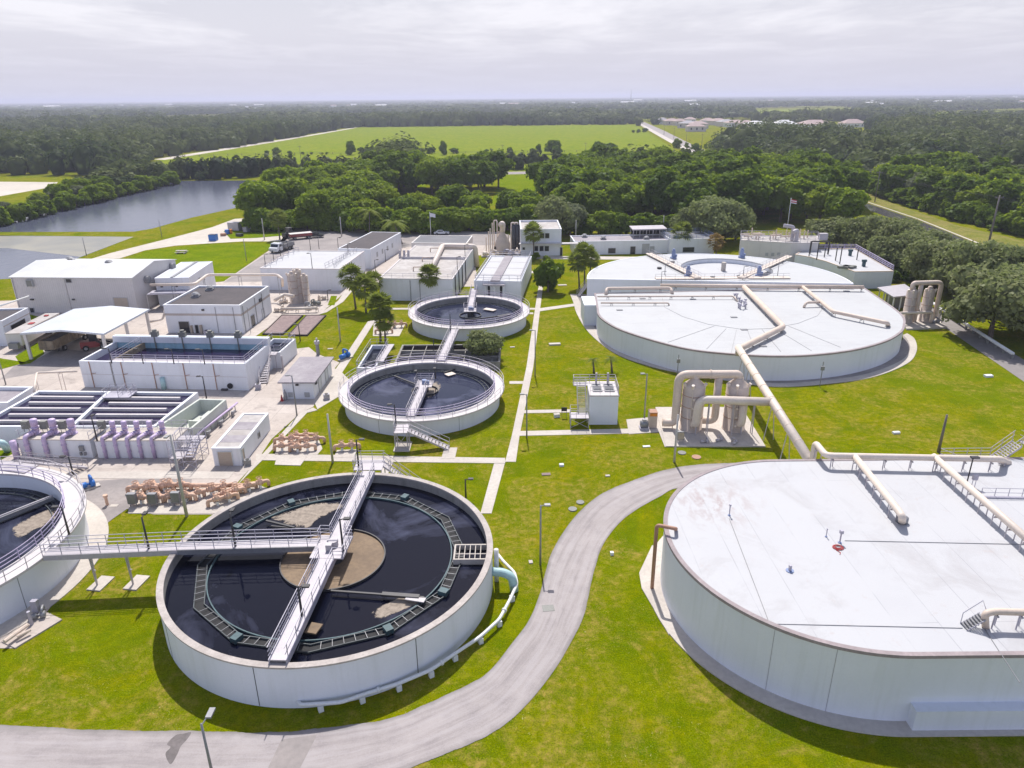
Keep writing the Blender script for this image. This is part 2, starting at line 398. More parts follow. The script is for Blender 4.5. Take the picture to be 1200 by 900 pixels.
# white roof membrane with seams, dirt and drag marks
def roofmat(name, seam_rot, sw, sl, base=(.465, .465, .472), dirt=.5, stain=None):
    m, nt, b, out = newmat(name); p = pos(nt)
    mp = N('ShaderNodeMapping', nt); nt.links.new(p, mp.inputs[0]); mp.inputs['Rotation'].default_value = (0, 0, seam_rot)
    br = N('ShaderNodeTexBrick', nt); nt.links.new(mp.outputs[0], br.inputs['Vector'])
    br.inputs['Color1'].default_value = (1, 1, 1, 1); br.inputs['Color2'].default_value = (.94, .94, .95, 1); br.inputs['Mortar'].default_value = (.45, .45, .5, 1)
    br.inputs['Scale'].default_value = 1; br.inputs['Mortar Size'].default_value = .022; br.inputs['Brick Width'].default_value = sl; br.inputs['Row Height'].default_value = sw; br.inputs['Mortar Smooth'].default_value = .3
    fade = remap(nt, noise(nt, p, .25, 3), .42, .62, .1, .75)
    seam = mixc(nt, fade, (1, 1, 1), br.outputs['Color'])
    col = mixc(nt, 1.0, base, seam, 'MULTIPLY')
    d1 = remap(nt, noise(nt, p, .16, 7, .7, .8), .50, .72, 0, dirt); col = mixc(nt, d1, col, (.33, .31, .31))
    d2 = remap(nt, noise(nt, p, 1.1, 7, .75), .60, .70, 0, dirt*.8); col = mixc(nt, d2, col, (.42, .36, .34))
    if stain is not None:
        dv = N('ShaderNodeVectorMath', nt, operation='DISTANCE'); nt.links.new(p, dv.inputs[0]); dv.inputs[1].default_value = stain
        f = math_(nt, 'MULTIPLY', remap(nt, dv.outputs['Value'], .6, 5.5, 1, 0), remap(nt, noise(nt, pos(nt, (1, .45, 1)), 1.1, 7, .72, .4), .47, .60)); col = mixc(nt, math_(nt, 'MULTIPLY', f, .8), col, (.34, .27, .26))
    nt.links.new(col, b.inputs['Base Color']); b.inputs['Roughness'].default_value = .7
    bump(nt, b, noise(nt, p, 2, 3), .08, .02); M[name] = m
sd_ = P(995, 622, 5.8)-P(937, 550, 5.8)
roofmat('roof_white', -math.atan2(sd_.y, sd_.x), 3.0, 40, dirt=.6, stain=P(835, 588, 5.8))
roofmat('roof_white_mid', R(-2), 1.7, 60, base=(.455, .46, .46), dirt=.3)
roofmat('roof_white_plain', R(10), 4, 9, dirt=.3)
def ribbed(name, c, rot, pitch):
    m, nt, b, out = newmat(name); mp = N('ShaderNodeMapping', nt); nt.links.new(pos(nt), mp.inputs[0]); mp.inputs['Rotation'].default_value = (0, 0, rot)
    w = N('ShaderNodeTexWave', nt, wave_type='BANDS', bands_direction='X'); nt.links.new(mp.outputs[0], w.inputs[0]); w.inputs['Scale'].default_value = .314/pitch
    col = mixc(nt, remap(nt, noise(nt, pos(nt), .3, 5), .4, .7), c, tuple(x*.9 for x in c))
    col = mixc(nt, remap(nt, w.outputs['Fac'], .75, 1, 0, .35), col, tuple(x*.72 for x in c))
    nt.links.new(col, b.inputs['Base Color']); b.inputs['Roughness'].default_value = .5; bump(nt, b, w.outputs['Fac'], .5, .04); M[name] = m
ribbed('metal_roof', (.60, .60, .59), R(4), .6)
ribbed('metal_roof_grey', (.55, .58, .62), R(4), .5)
ribbed('metal_wall', (.58, .55, .54), R(4), .45)
# worn asphalt of the drive
def asphalt():
    m, nt, b, out = newmat('drive_asphalt'); p = pos(nt)
    n1 = noise(nt, p, .18, 6, .6, .4); n2 = noise(nt, p, 9, 5, .7); n3 = noise(nt, p, .8, 5)
    col = mixc(nt, remap(nt, n1, .35, .66), (.365, .325, .310), (.285, .252, .24))
    col = mixc(nt, remap(nt, n3, .45, .72, 0, .55), col, (.205, .18, .18))
    col = mixc(nt, remap(nt, n2, .35, .75, 0, .5), col, (.42, .385, .38))
    uv = N('ShaderNodeUVMap', nt, uv_map='run'); mu = N('ShaderNodeMapping', nt); nt.links.new(uv.outputs[0], mu.inputs[0]); mu.inputs['Scale'].default_value = (.10, 9, 1)
    st = noise(nt, mu.outputs[0], 1, 6, .65); col = mixc(nt, remap(nt, st, .46, .62, 0, .55), col, (.40, .365, .36)); col = mixc(nt, remap(nt, st, .34, .46, .45, 0), col, (.21, .185, .185))
    su = N('ShaderNodeSeparateXYZ', nt); nt.links.new(uv.outputs[0], su.inputs[0]); ed = math_(nt, 'ABSOLUTE', math_(nt, 'SUBTRACT', su.outputs['Y'], .5)); ew = math_(nt, 'ADD', ed, math_(nt, 'MULTIPLY', n3, .10))
    col = mixc(nt, remap(nt, ew, .46, .55, 0, .65), col, (.17, .155, .14))
    nt.links.new(col, b.inputs['Base Color']); b.inputs['Roughness'].default_value = .92; bump(nt, b, n2, .35, .02); M['drive_asphalt'] = m
asphalt()
def grass(name, a, bcol, dry, dryamt, fine=1.0):
    m, nt, b, out = newmat(name); p = pos(nt)
    big = noise(nt, p, .035, 5, .6, .5); mid = noise(nt, p, .22, 6, .7, .6); sm = noise(nt, p, 1.5, 6, .75, .3); tiny = noise(nt, p, 9, 5, .85)
    col = mixc(nt, remap(nt, big, .36, .64), a, bcol)
    col = mixc(nt, remap(nt, mid, .40, .57, .9, 0), col, (a[0]*.48, a[1]*.66, a[2]*.6))
    col = mixc(nt, remap(nt, noise(nt, p, .07, 7, .72, 1.4), .47, .63, 0, .9*dryamt), col, (bcol[0]*1.12, bcol[1]*.93, bcol[2]*1.6))
    dr = math_(nt, 'MULTIPLY', remap(nt, noise(nt, p, .12, 7, .78, 1.2), .46, .58), remap(nt, noise(nt, p, 1.1, 6, .8), .40, .58))
    col = mixc(nt, math_(nt, 'MULTIPLY', dr, dryamt), col, dry)
    col = mixc(nt, remap(nt, sm, .42, .60, .75*fine, 0), col, (bcol[0]*.42, bcol[1]*.55, bcol[2]*.5))
    col = mixc(nt, remap(nt, tiny, .48, .64, 0, .8*fine), col, (a[0]*1.75, a[1]*1.55, a[2]*2))
    col = mixc(nt, remap(nt, tiny, .36, .48, .75*fine, 0), col, (a[0]*.35, a[1]*.45, a[2]*.4))
    wh = math_(nt, 'MULTIPLY', remap(nt, noise(nt, p, 4.5, 4, .8), .62, .68), remap(nt, noise(nt, p, .25, 4, .6), .50, .60)); col = mixc(nt, math_(nt, 'MULTIPLY', wh, .75*dryamt), col, (.55, .48, .33))
    nt.links.new(col, b.inputs['Base Color']); b.inputs['Roughness'].default_value = .95
    b.inputs['Specular IOR Level'].default_value = .0
    h = math_(nt, 'ADD', tiny, math_(nt, 'MULTIPLY', sm, 2)); bump(nt, b, h, .6*fine, .12); M[name] = m
grass('grass', (.138, .182, .001), (.224, .222, .001), (.37, .25, .07), 1.0)
grass('lawn', (.150, .215, .001), (.195, .228, .001), (.33, .27, .06), .35)
grass('meadow', (.190, .245, .010), (.23, .265, .014), (.28, .26, .08), .5, .5)
grass('rough_grass', (.19, .20, .03), (.25, .23, .06), (.36, .28, .12), .9, .8)
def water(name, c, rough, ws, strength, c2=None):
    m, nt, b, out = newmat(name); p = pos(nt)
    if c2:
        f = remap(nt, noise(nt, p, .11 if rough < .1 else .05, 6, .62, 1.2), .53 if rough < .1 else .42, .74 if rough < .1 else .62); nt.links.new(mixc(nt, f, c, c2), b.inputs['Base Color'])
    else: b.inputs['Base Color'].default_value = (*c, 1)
    b.inputs['Roughness'].default_value = rough; b.inputs['IOR'].default_value = 1.333
    if rough < .1: b.inputs['Specular IOR Level'].default_value = .33
    bump(nt, b, noise(nt, pos(nt, (1, .6, 1)), ws, 3, .6), strength, .1); M[name] = m
water('black_water', (.004, .005, .013), .04, 2.2, .06, (.060, .065, .105))  # paler second colour paints cloud reflections into the water in noise patches
water('sky_tint_water', (.020, .024, .048), .05, 2.0, .08, (.115, .12, .185))  # bluish patches put the sky's reflection into the clarifier water colour
water('basin_water', (.022, .016, .048), .10, 1.5, .2)
water('pond_water', (.085, .095, .135), .16, .45, 1.0)
water('algae_water', (.30, .28, .22), .35, .5, .2, (.22, .215, .19))
water('canal_water', (.10, .095, .10), .1, .6, .2)
def leafmat(name, a, bcol, var=.5, trans=(.16, .24, .02), tmix=.45, patch=False):
    m, nt, b, out = newmat(name); L = nt.links.new
    oi = N('ShaderNodeObjectInfo', nt); g = pos(nt)
    n1 = noise(nt, g, .45, 3); n2 = noise(nt, g, .03, 2)
    f = math_(nt, 'ADD', math_(nt, 'MULTIPLY', oi.outputs['Random'], var), math_(nt, 'MULTIPLY', remap(nt, n1, .3, .7), 1-var))
    if patch: f = math_(nt, 'MULTIPLY', math_(nt, 'ADD', remap(nt, noise(nt, g, .0045, 5, .7, 1), .36, .62), remap(nt, noise(nt, g, .035, 4, .7), .35, .65, -.25, .35)), 1.0)
    if patch:
        vc = N('ShaderNodeTexVoronoi', nt); L(g, vc.inputs['Vector']); vc.inputs['Scale'].default_value = .075; sv = N('ShaderNodeSeparateXYZ', nt); L(vc.outputs['Color'], sv.inputs[0]); f = math_(nt, 'ADD', f, math_(nt, 'MULTIPLY', math_(nt, 'SUBTRACT', sv.outputs['X'], .5), .55))
    if patch: n_ = N('ShaderNodeClamp', nt); L(f, n_.inputs[0]); f = n_.outputs[0]
    col = mixc(nt, f, a, bcol)
    d = N('ShaderNodeBsdfDiffuse', nt); L(col, d.inputs[0]); t = N('ShaderNodeBsdfTranslucent', nt); L(mixc(nt, f, trans, tuple(x*.7 for x in trans)), t.inputs[0])
    gl = N('ShaderNodeBsdfGlossy', nt); gl.inputs['Roughness'].default_value = .45; gl.inputs[0].default_value = (.5, .52, .5, 1)
    mx = N('ShaderNodeMixShader', nt); mx.inputs[0].default_value = tmix; L(d.outputs[0], mx.inputs[1]); L(t.outputs[0], mx.inputs[2])
    m2 = N('ShaderNodeMixShader', nt); m2.inputs[0].default_value = .015; L(mx.outputs[0], m2.inputs[1]); L(gl.outputs[0], m2.inputs[2])
    L(m2.outputs[0], out.inputs[0]); M[name] = m
leafmat('leaf_green', (.098, .165, .008), (.190, .250, .012), trans=(.33, .44, .02), tmix=.44)
leafmat('leaf_dark', (.064, .118, .008), (.128, .185, .012), trans=(.24, .34, .02), tmix=.42)
leafmat('leaf_yellow', (.165, .225, .008), (.225, .285, .011), trans=(.36, .45, .02), tmix=.45)
leafmat('leaf_olive', (.185, .215, .085), (.25, .265, .12), trans=(.28, .34, .11), tmix=.4)
leafmat('leaf_grey', (.17, .195, .10), (.21, .225, .125), trans=(.22, .26, .11), tmix=.4)
leafmat('leaf_far', (.030, .052, .018), (.140, .165, .045), var=.0, trans=(.11, .15, .05), tmix=.35, patch=True)
leafmat('leaf_palm', (.15, .20, .03), (.23, .26, .05), trans=(.28, .34, .06), tmix=.4)
leafmat('leaf_brown', (.24, .17, .055), (.32, .22, .09), trans=(.3, .21, .07), tmix=.3)
def scum_film():
    m, nt, b, out = newmat('scum_pale'); p = pos(nt)
    b.inputs['Base Color'].default_value = (.34, .29, .25, 1); b.inputs['Roughness'].default_value = .7
    nt.links.new(mixc(nt, remap(nt, noise(nt, p, 2.5, 5, .7), .35, .65), (.36, .295, .23), (.19, .15, .115)), b.inputs['Base Color'])
    g = N('ShaderNodeAttribute', nt, attribute_name='edge'); a_ = math_(nt, 'ADD', remap(nt, noise(nt, p, .8, 7, .72, .8), .36, .60, -.5, .6), math_(nt, 'MULTIPLY', g.outputs['Fac'], 1.3))
    tr = N('ShaderNodeBsdfTransparent', nt); mx = N('ShaderNodeMixShader', nt); nt.links.new(remap(nt, a_, .25, .75, 0, .92), mx.inputs[0]); nt.links.new(tr.outputs[0], mx.inputs[1]); nt.links.new(b.outputs[0], mx.inputs[2]); nt.links.new(mx.outputs[0], out.inputs[0]); M['scum_pale'] = m
scum_film()
# ------------------------------------------------------------------ the setting: ground, water, roads, paths
def setting(name, mb, mat): return kind(mb.build(name, M[mat], origin=(0, 0, 0)), 'structure')
def sheet(name, px, z, mat, smooth=0, closed=True):
    pts = PL(px, 0)
    if smooth: pts = spline(pts, smooth, True)
    return setting(name, MB().sheet(pts, z), mat)
setting('ground', MB().sheet(circle(0, 0, 38000, 128), 0), 'grass')
FARF = []
# open meadow north of the plant
sheet('meadow', [(150,206),(196,184),(300,167.5),(415,149.2),(520,148),(745,146),(792,176),(830,184),(760,200),(600,207),(430,209),(300,209)], .03, 'meadow')
sheet('meadow', [(40,176),(118,157),(128,149.6),(106,149.3),(92,158),(58,166),(20,175)], .03, 'meadow')
sheet('meadow', [(184,152.5),(262,149.5),(262,152),(190,156)], .03, 'meadow')
sheet('meadow', [(438,247),(452,214),(500,216),(498,235),(470,250)], .035, 'lawn')
sheet('meadow', [(575,240),(588,205),(632,204),(628,236)], .035, 'lawn')
for q in ([(0,140),(110,138),(130,147.5),(0,151)], [(190,137),(290,135),(270,144),(185,146)], [(880,129),(1000,127),(1010,137),(880,139)], [(1080,132),(1210,129),(1210,138),(1090,141)], [(995,161),(1035,160),(1045,176),(998,178)], [(1140,181),(1230,177),(1230,195),(1150,199)], [(-100,180),(30,178),(60,170),(20,164),(-100,168)]): FARF.append(q); sheet('meadow', q, .03, 'meadow')
setting('field_track', MB().strip(PL([(180,187),(250,176),(330,163.5),(415,149.5)]), PL([(193,187.5),(258,177),(334,164.6),(419,149.6)]), .06), 'sand_track')
# water
sheet('pond', [(-420,292),(-300,271.5),(0,272),(157,271.5),(178,268),(225,255),(275,244),(330,231),(330,213),(297,211.5),(207,211.8),(150,226),(100,238),(50,250),(0,262),(-420,280)], .02, 'pond_water')
sheet('pond', [(-420,300),(0,276),(157,277.5),(93,302),(40,325),(-300,345)], .02, 'pond_water')
sheet('pond_algae', [(-60,276.6),(157,277.6),(94,301),(70,298),(44,295),(10,291),(-40,290)], .028, 'algae_water')
sheet('sand_flat', [(-60,219),(0,213),(68,213.5),(62,219),(34,224),(0,230),(-60,238)], .02, 'sand_track')
sheet('canal', [(1000,231),(1020,236),(1045,246),(1080,259),(1150,289),(1260,322),(1260,334),(1150,301),(1085,270),(1055,260),(1020,247)], .03, 'canal_water')
sheet('canal_bank', [(955,198),(975,209),(1050,240),(1125,265),(1200,282),(1330,312),(1330,334),(1200,302.5),(1150,288),(1075,258),(1012,237),(960,212)], .05, 'rough_grass')
setting('canal_edge', MB().strip(PL([(1012,235),(1075,256),(1150,286),(1260,318)]), PL([(1011.6,235.5),(1075,256.9),(1150,287.2),(1260,319.6)]), .08), 'sand_track')
# far highway beyond the meadow
setting('highway', MB().strip(PL([(744.5,141.5),(768,154),(790,165.5),(817,179.5),(850,196)]), PL([(751,141.3),(780,154),(802,165),(830,178),(870,195)]), .10), 'patched_asphalt')
setting('highway_shoulder', MB().strip(PL([(742,141.6),(762,154),(783,166),(812,182)]), PL([(744.8,141.5),(769,154.2),(791,166),(819,181)]), .12), 'pale_concrete')
setting('meadow_road', MB().strip(PL([(440,203.5),(600,201.5),(660,200)]), PL([(440,206.5),(600,204.5),(660,203)]), .09), 'patched_asphalt')
sheet('pond_road', [(105,304),(130,296.5),(200,279),(248,266.5),(275,256.5),(300,255),(300,266),(340,268),(345,283),(285,283),(250,285),(205,288),(170,293.5),(140,303)], .03, 'sand_track')
# concrete yard between the buildings
sheet('yard', [(-560,760),(20,760),(95,668),(114,622),(148,596.5),(180,603),(250,603),(277,567),(300,542),(318,515),(352,484),(367,477),(392,432),(398,425),(372,415),(362,407),(345,409),(300,400),(297,396),(336,369),(374,369),(404,343),(414,336),(560,336),(556,300),(590,296),(612,302),(612,280),(585,272),(340,268),(325,287),(262,330),(210,322),(170,338),(20,352),(-560,372)], .03, 'yard_concrete')
sheet('parking_lot', [(262,331),(330,286),(344,273),(470,272),(600,276),(590,287),(440,290),(390,300),(310,330)], .045, 'patched_asphalt')
sheet('yard_patch', [(88,566),(150,561),(225,561),(224,569),(165,571),(150,596),(114,621),(100,606),(96,590)], .045, 'patched_asphalt')
sheet('yard_patch', [(0,445),(42,405),(100,412),(118,420),(96,428),(30,440)], .045, 'patched_asphalt')
sheet('lawn_patch', [(18,418),(48,399),(52,415),(36,426),(24,428)], .06, 'lawn')
sheet('lawn_patch', [(-40,417),(-20,414),(0,420),(31,425),(-2,434),(-60,440)], .06, 'lawn')
sheet('lawn_patch', [(20,374),(32,368),(48,372),(70,372),(58,380),(24,385)], .06, 'lawn')
sheet('lawn_patch', [(-10,529),(15,527),(17,531),(0,540),(-20,545)], .06, 'lawn')
sheet('lawn_patch', [(110,305),(150,303),(172,294.5),(206,289.5),(250,286.5),(318,285),(322,288),(262,330),(240,332),(210,318)], .06, 'lawn')
sheet('lawn_patch', [(262,271),(300,268),(333,268),(335,276),(300,279),(270,280)], .06, 'lawn')
sheet('lawn_patch', [(384,358),(388,347),(395,347),(392,358)], .06, 'lawn')
# the drive that sweeps between the clarifier and the covered tank
up = [(-260,845),(0,851),(100,854.5),(225,857.5),(300,858.5),(375,854),(450,844),(500,825),(550,802),(575,785),(600,754),(620,727),(632,697),(645,652),(662,621),(682,597),(705,579),(737,565),(775,552),(815,545),(860,542.5),(960,541)]
lo = [(-260,990),(0,975),(140,965),(260,955),(350,945),(420,925),(482,900),(537,878),(575,860),(600,843),(627,815),(650,785),(667,757),(682,727),(690,698),(696,670),(706,640),(726,613),(750,595),(775,581),(792,573),(840,566)]
u_ = spline(PL(up), 26); l_ = spline(PL(lo), 26); rj = random.Random(6); ph = [rj.uniform(0, 6) for _ in range(6)]
for L_, sg in ((u_, 1), (l_, -1)):
    for i, p in enumerate(L_): w_ = .05*math.sin(i*.11+ph[0]*sg)+.03*math.sin(i*.37+ph[1])+rj.uniform(-.025, .025); L_[i] = p+Vector((w_*.6, w_, 0))
dr = setting('drive', MB().strip(u_, l_, .03), 'drive_asphalt')
uvl = dr.data.uv_layers.new(name='run'); nU = len(u_); acc = [0.0]
for a, b in zip(u_, u_[1:]): acc.append(acc[-1]+(b-a).length)
for lp in dr.data.loops: i = lp.vertex_index; uvl.data[lp.index].uv = (acc[i % nU], 0.0 if i < nU else 1.0)
sheet('drive_patch', [(330,867),(372,861),(352,900),(330,930),(300,930)], .036, 'patched_asphalt')
sheet('drive_stain', [(196,872),(206,862),(216,860),(224,858.5),(220,866),(212,875),(208,884),(200,896),(194,884),(200,876)], .036, 'damp_asphalt', 5)
sheet('perimeter_road', [(1040,336),(1085,357),(1092,360),(1187,414),(1202,423),(1300,478),(1300,510),(1200,447.5),(1110,386),(1090,378),(1050,352)], .03, 'drive_asphalt')
# concrete footpaths, laid as thin slabs
def path(l, r, z=.06, mat='pale_concrete', nm='footpath'):
    a, b = PL(l), PL(r); mb = MB(); poly = a+list(reversed(b)); mb.prism(poly, 0, z); return setting(nm, mb, mat)
path([(592,541.5),(600,510),(617,430),(627,362),(632,330),(635,305)], [(604.5,541.5),(609,510),(625,430),(633,362),(637,330),(640,305)])
path([(563,602),(579,543.5)], [(576,602),(591.5,543.6)], .055)
path([(300,532),(450,534.5),(592,537)], [(300,539.5),(450,541.5),(592,543.2)], .05)
path([(609,505.5),(745,502.5)], [(608,511),(745,508)], .05)
path([(612,481),(668,480)], [(611,484.5),(668,483.5)], .05)
path([(597,447),(616,447)], [(597,450),(616,450)], .05)
path([(632,361.5),(676,355.5)], [(632,365),(676,358.5)], .05)
path([(448,361),(627,361)], [(448,363),(627,363)], .05)
path([(618,318),(640,317)], [(618,320.5),(640,319.5)], .05)
path([(595,366),(625,366.5)],[(595,367.8),(625,368.3)],.05)
path([(391,436),(404,418),(431,377),(440,375)], [(399,440),(412,420),(438,379),(445,376)])
path([(373,369),(396,353),(405,340)], [(383,366),(402,354),(413,341)], .056)
path([(268,582),(300,541),(352,484),(367,478)], [(279,568),(309,538),(360,484),(372,481)], .065)
path([(367,468),(392,432),(400,436)], [(372,480),(402,462),(412,448)], .058)
path([(0,424),(38,418),(60,404),(100,392)], [(0,428),(44,421),(66,408),(104,394)], .058)
path([(0,552),(95,553),(215,553),(275,553)], [(0,560),(95,561),(215,561.5),(268,561.5)], .056)
path([(622,300),(690,300.5),(790,301.5)],[(622,303.5),(690,304),(790,305)],.05)
for px in ([(325,534),(361,534),(352,546),(322,545)], [(448,541),(463,537),(455,555),(446,556)], [(521,525),(536,525),(533,538),(517,538)], [(395,528),(418,527),(416,536),(391,537)]):
    path(px[:2], [px[3], px[2]], .07)
path([(734,492),(776,488)], [(737,509),(782,506)], .066)
path([(772,506),(782,506)], [(779,524),(789,524)], .068)
# ------------------------------------------------------------------ open round clarifiers
def wall_px(px, py, a, b):
    """photo point sighted onto the upright plane through a-b: distance along a-b and height"""
    d = ray(px, py); a2 = Vector((a[0], a[1])); e = (Vector((b[0], b[1]))-a2).normalized(); n = Vector((-e.y, e.x))
    t = n.dot(a2)/(n.x*d.x+n.y*d.y); q = Vector((d.x*t, d.y*t)); return (q-a2).dot(e), CAMZ+d.z*t
def arc3(cx, cy, r, z, n=72, a0=0, a1=360): return [Vector((p.x, p.y, z)) for p in circle(cx, cy, r, n, a0, a1, a1-a0 >= 359.9)]
def lamp_on(z, name='mast_lamp'): pass
def stair(parent, a, b, w, wmat='galvanised', rise=.19, rails=True, r=.035, name='stair'):
    """flight from low point a to high point b: stringers, treads and handrails as parts"""
    a, b = Vector(a), Vector(b); d = b-a; h = Vector((d.x, d.y, 0)); sd = Vector((-h.y, h.x, 0)).normalized()*w/2
    mb = MB()
    for s in (-1, 1): mb.ibeam(a+sd*s+Vector((0, 0, -.12)), b+sd*s+Vector((0, 0, -.12)), .06, .24)
    mb.build(name+'_stringers', M[wmat], parent)
    mt = MB(); k = max(2, int(d.z/rise))
    ang = math.atan2(h.y, h.x)
    for i in range(k):
        p = a+d*((i+.5)/k); mt.cbox((p.x, p.y, p.z), h.length/k*.9, w-.07, .04, ang)
    mt.build('treads', M[wmat], parent)
    if rails:
        mr = MB()
        for s in (-1, 1): mr.rail([a+sd*s+Vector((0, 0, .1)), b+sd*s+Vector((0, 0, .1))], 1.05, 2, r, 1.3)
        mr.build('stair_rail', M[wmat], parent)
def tank_shell(t, cx, cy, R0, R1, z, wz, wallm, rimm, inm, floor=0.0, lip=.07):
    MB().ring(circle(cx, cy, R0, 128), circle(cx, cy, R0-.25, 128), floor, z-.14).build('wall', M[wallm], t)
    MB().ring(circle(cx, cy, R0-.255, 128), circle(cx, cy, R1, 128), floor, z-.141).build('inner_wall', M[inm], t)
    MB().ring(circle(cx, cy, R0+lip, 128), circle(cx, cy, R1-.03, 128), z-.138, z).build('rim', M[rimm], t)
def radial(mb, cx, cy, r0, r1, ang, z, w, h):
    c, s = math.cos(R(ang)), math.sin(R(ang)); mb.ibeam((cx+c*r0, cy+s*r0, z), (cx+c*r1, cy+s*r1, z), w, h)
# -- the big foreground clarifier
cx, cy, ZR, ZW = -15.7, 52.8, 3.7, 2.72
t = thing('clarifier_tank', 'large open round clarifier in front with brown scum disc and dark water', 'settling tank', (cx, cy, 0), 'open round clarifiers')
tank_shell(t, cx, cy, 13.85, 13.42, ZR, ZW, 'tank_wall', 'rim_concrete', 'raw_concrete')
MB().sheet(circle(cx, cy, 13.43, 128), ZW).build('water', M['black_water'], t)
wl = MB()
for a in (-100, -52, -140): radial(wl, cx, cy, 13.84, 13.862, a, .05, .05, 3.5)
wl.build('wall_joint', M['dark_metal'], t)
# launder: a twelve-sided twin-plate trough with cross bars
no = 12; offs = 4
lo_ = [Vector((cx+11.55*math.cos(R(offs+30*i)), cy+11.55*math.sin(R(offs+30*i)))) for i in range(no)]
li_ = [Vector((cx+10.75*math.cos(R(offs+30*i)), cy+10.75*math.sin(R(offs+30*i)))) for i in range(no)]
la = MB(); la.frame(lo_, .07, ZW-.1, ZW+.16); la.ring(li_, inset(li_, .07), ZW-.1, ZW+.16)
la.build('launder_plate', M['tray_steel'], t)
lb = MB(); lbv = MB(); rng = random.Random(4)
for i in range(no):
    a, b, c, d = lo_[i], lo_[(i+1) % no], li_[i], li_[(i+1) % no]
    for k in range(1, 7):
        f = k/7; p, q = a+(b-a)*f, c+(d-c)*f; lb.bar((p.x, p.y, ZW+.2), (q.x, q.y, ZW+.2), .05)
lb.build('launder_bar', M['grey_metal'], t)
lw = MB(); lw.ring(lo_, li_, ZW+.002, ZW+.012); lw.build('launder_water', M['black_gap'], t)
for i in (4, 5, 2, 8, 10, 11):
    p = (lo_[i]+li_[i])/2; MB().cbox((p.x, p.y, ZW), .75, .6, .42, R(offs+30*i)).build('weir_box', M['teal_paint'], t)
MB().ring(circle(cx, cy, 10.32, 128), circle(cx, cy, 10.22, 128), ZW-.1, ZW+.17).build('scum_baffle', M['teal_paint'], t)
MB().ring(circle(cx, cy, 4.5, 96), circle(cx, cy, 4.4, 96), ZW-.1, ZW+.22).build('feed_well', M['dark_metal'], t)
MB().sheet(circle(cx, cy, 4.41, 96), ZW+.05).build('scum_disc', M['scum'], t)
def blob(pts, z, parent, mat, name='scum_patch', seed=1, jit=.25):
    rg = random.Random(seed); q = spline([Vector((p.x, p.y, 0)) for p in pts], 6, True)
    c = sum(q, Vector((0, 0, 0)))/len(q); n = len(q); m = MB(); m.v = [(c.x, c.y, z)]+[tuple(c.xy+(p.xy-c.xy)*f)+(z,) for f in (.6, 1.0) for p in q]
    m.f = [(0, 1+i, 1+(i+1) % n) for i in range(n)]+[(1+i, 1+n+i, 1+n+(i+1) % n, 1+(i+1) % n) for i in range(n)]
    o = m._build(name, M[mat], parent); at = o.data.attributes.new('edge', 'FLOAT', 'POINT'); at.data.foreach_set('value', [1.0]*(1+n)+[0.0]*n)
blob(PL([(318,606),(345,597),(372,590),(398,588),(403,594),(388,601),(370,610),(362,618),(345,618),(330,612)], ZW), ZW+.015, t, 'scum_pale', seed=3, jit=.12)
blob(PL([(436,716),(455,706),(470,700),(486,699),(497,700),(490,708),(470,716),(452,724),(440,724)], ZW), ZW+.015, t, 'scum_pale', seed=7, jit=.3)
# bridge across the tank, centre platform, drive
b0, b1 = Vector((-15.0, 66.4, 4.0)), Vector((-16.38, 39.3, 4.0))
bd = (b1-b0).normalized(); bs = Vector((-bd.y, bd.x, 0))   # bs points east (right)
if bs.x < 0: bs = -bs
mb = MB(); mb.ibeam(b0+Vector((0, 0, -.10)), b1+Vector((0, 0, -.10)), 1.15, .12); mb.build('bridge_deck', M['galvanised_white'], t)
mb = MB()
for s in (-1, 1): mb.ibeam(b0+bs*.62*s+Vector((0, 0, -.5)), b1+bs*.62*s+Vector((0, 0, -.5)), .09, .52)
mb.build('bridge_girder', M['galvanised'], t)
mb = MB()
cen = Vector((cx, cy, 4.0))
for s in (-1, 1):
    mb.rail([b0+bs*.6*s, cen-bd*1.7+bs*.6*s], 1.07, 3, .035, 1.9); mb.rail([cen+bd*1.7+bs*.6*s, b1+bs*.6*s], 1.07, 3 if s < 0 else 2, .035, 1.9)
mb.build('bridge_rail', M['galvanised'], t)
mb = MB(); mb.ibeam(cen-bd*1.7+Vector((0, 0, -.06)), cen+bd*1.7+Vector((0, 0, -.06)), 2.9, .1); mb.build('centre_platform', M['galvanised_white'], t)
mb = MB(); q = [cen-bd*1.65+bs*1.4, cen+bd*1.65+bs*1.4, cen+bd*1.65+bs*.6]; mb.rail(q, 1.07, 3, .035, 1.1); q = [cen-bd*1.65-bs*.6, cen-bd*1.65-bs*1.4, cen-bd*.7-bs*1.4]; mb.rail(q, 1.07, 3, .035, 1.1); mb.rail([cen-bd*1.65+bs*1.4, cen-bd*1.65+bs*.6], 1.07, 3, .035, 1.1); mb.build('platform_rail', M['galvanised'], t)
mb = MB(); mb.cyl((cx+.1, cy+.2, 4.05), .42, .5, 20); mb.cbox((cx-.1, cy-.5, 4.05), .5, .5, .6); mb.tube([(cx-.4, cy+.2, 4.45), (cx+.5, cy+.2, 4.45)], .2, 10); mb.build('centre_drive', M['galvanised_white'], t)
mb = MB(); mb.cyl((cx, cy, ZW-.2), .95, 1.35, 20); mb.cyl((cx, cy, ZW+.6), 1.25, .3, 20); mb.build('drive_column', M['dark_metal'], t)
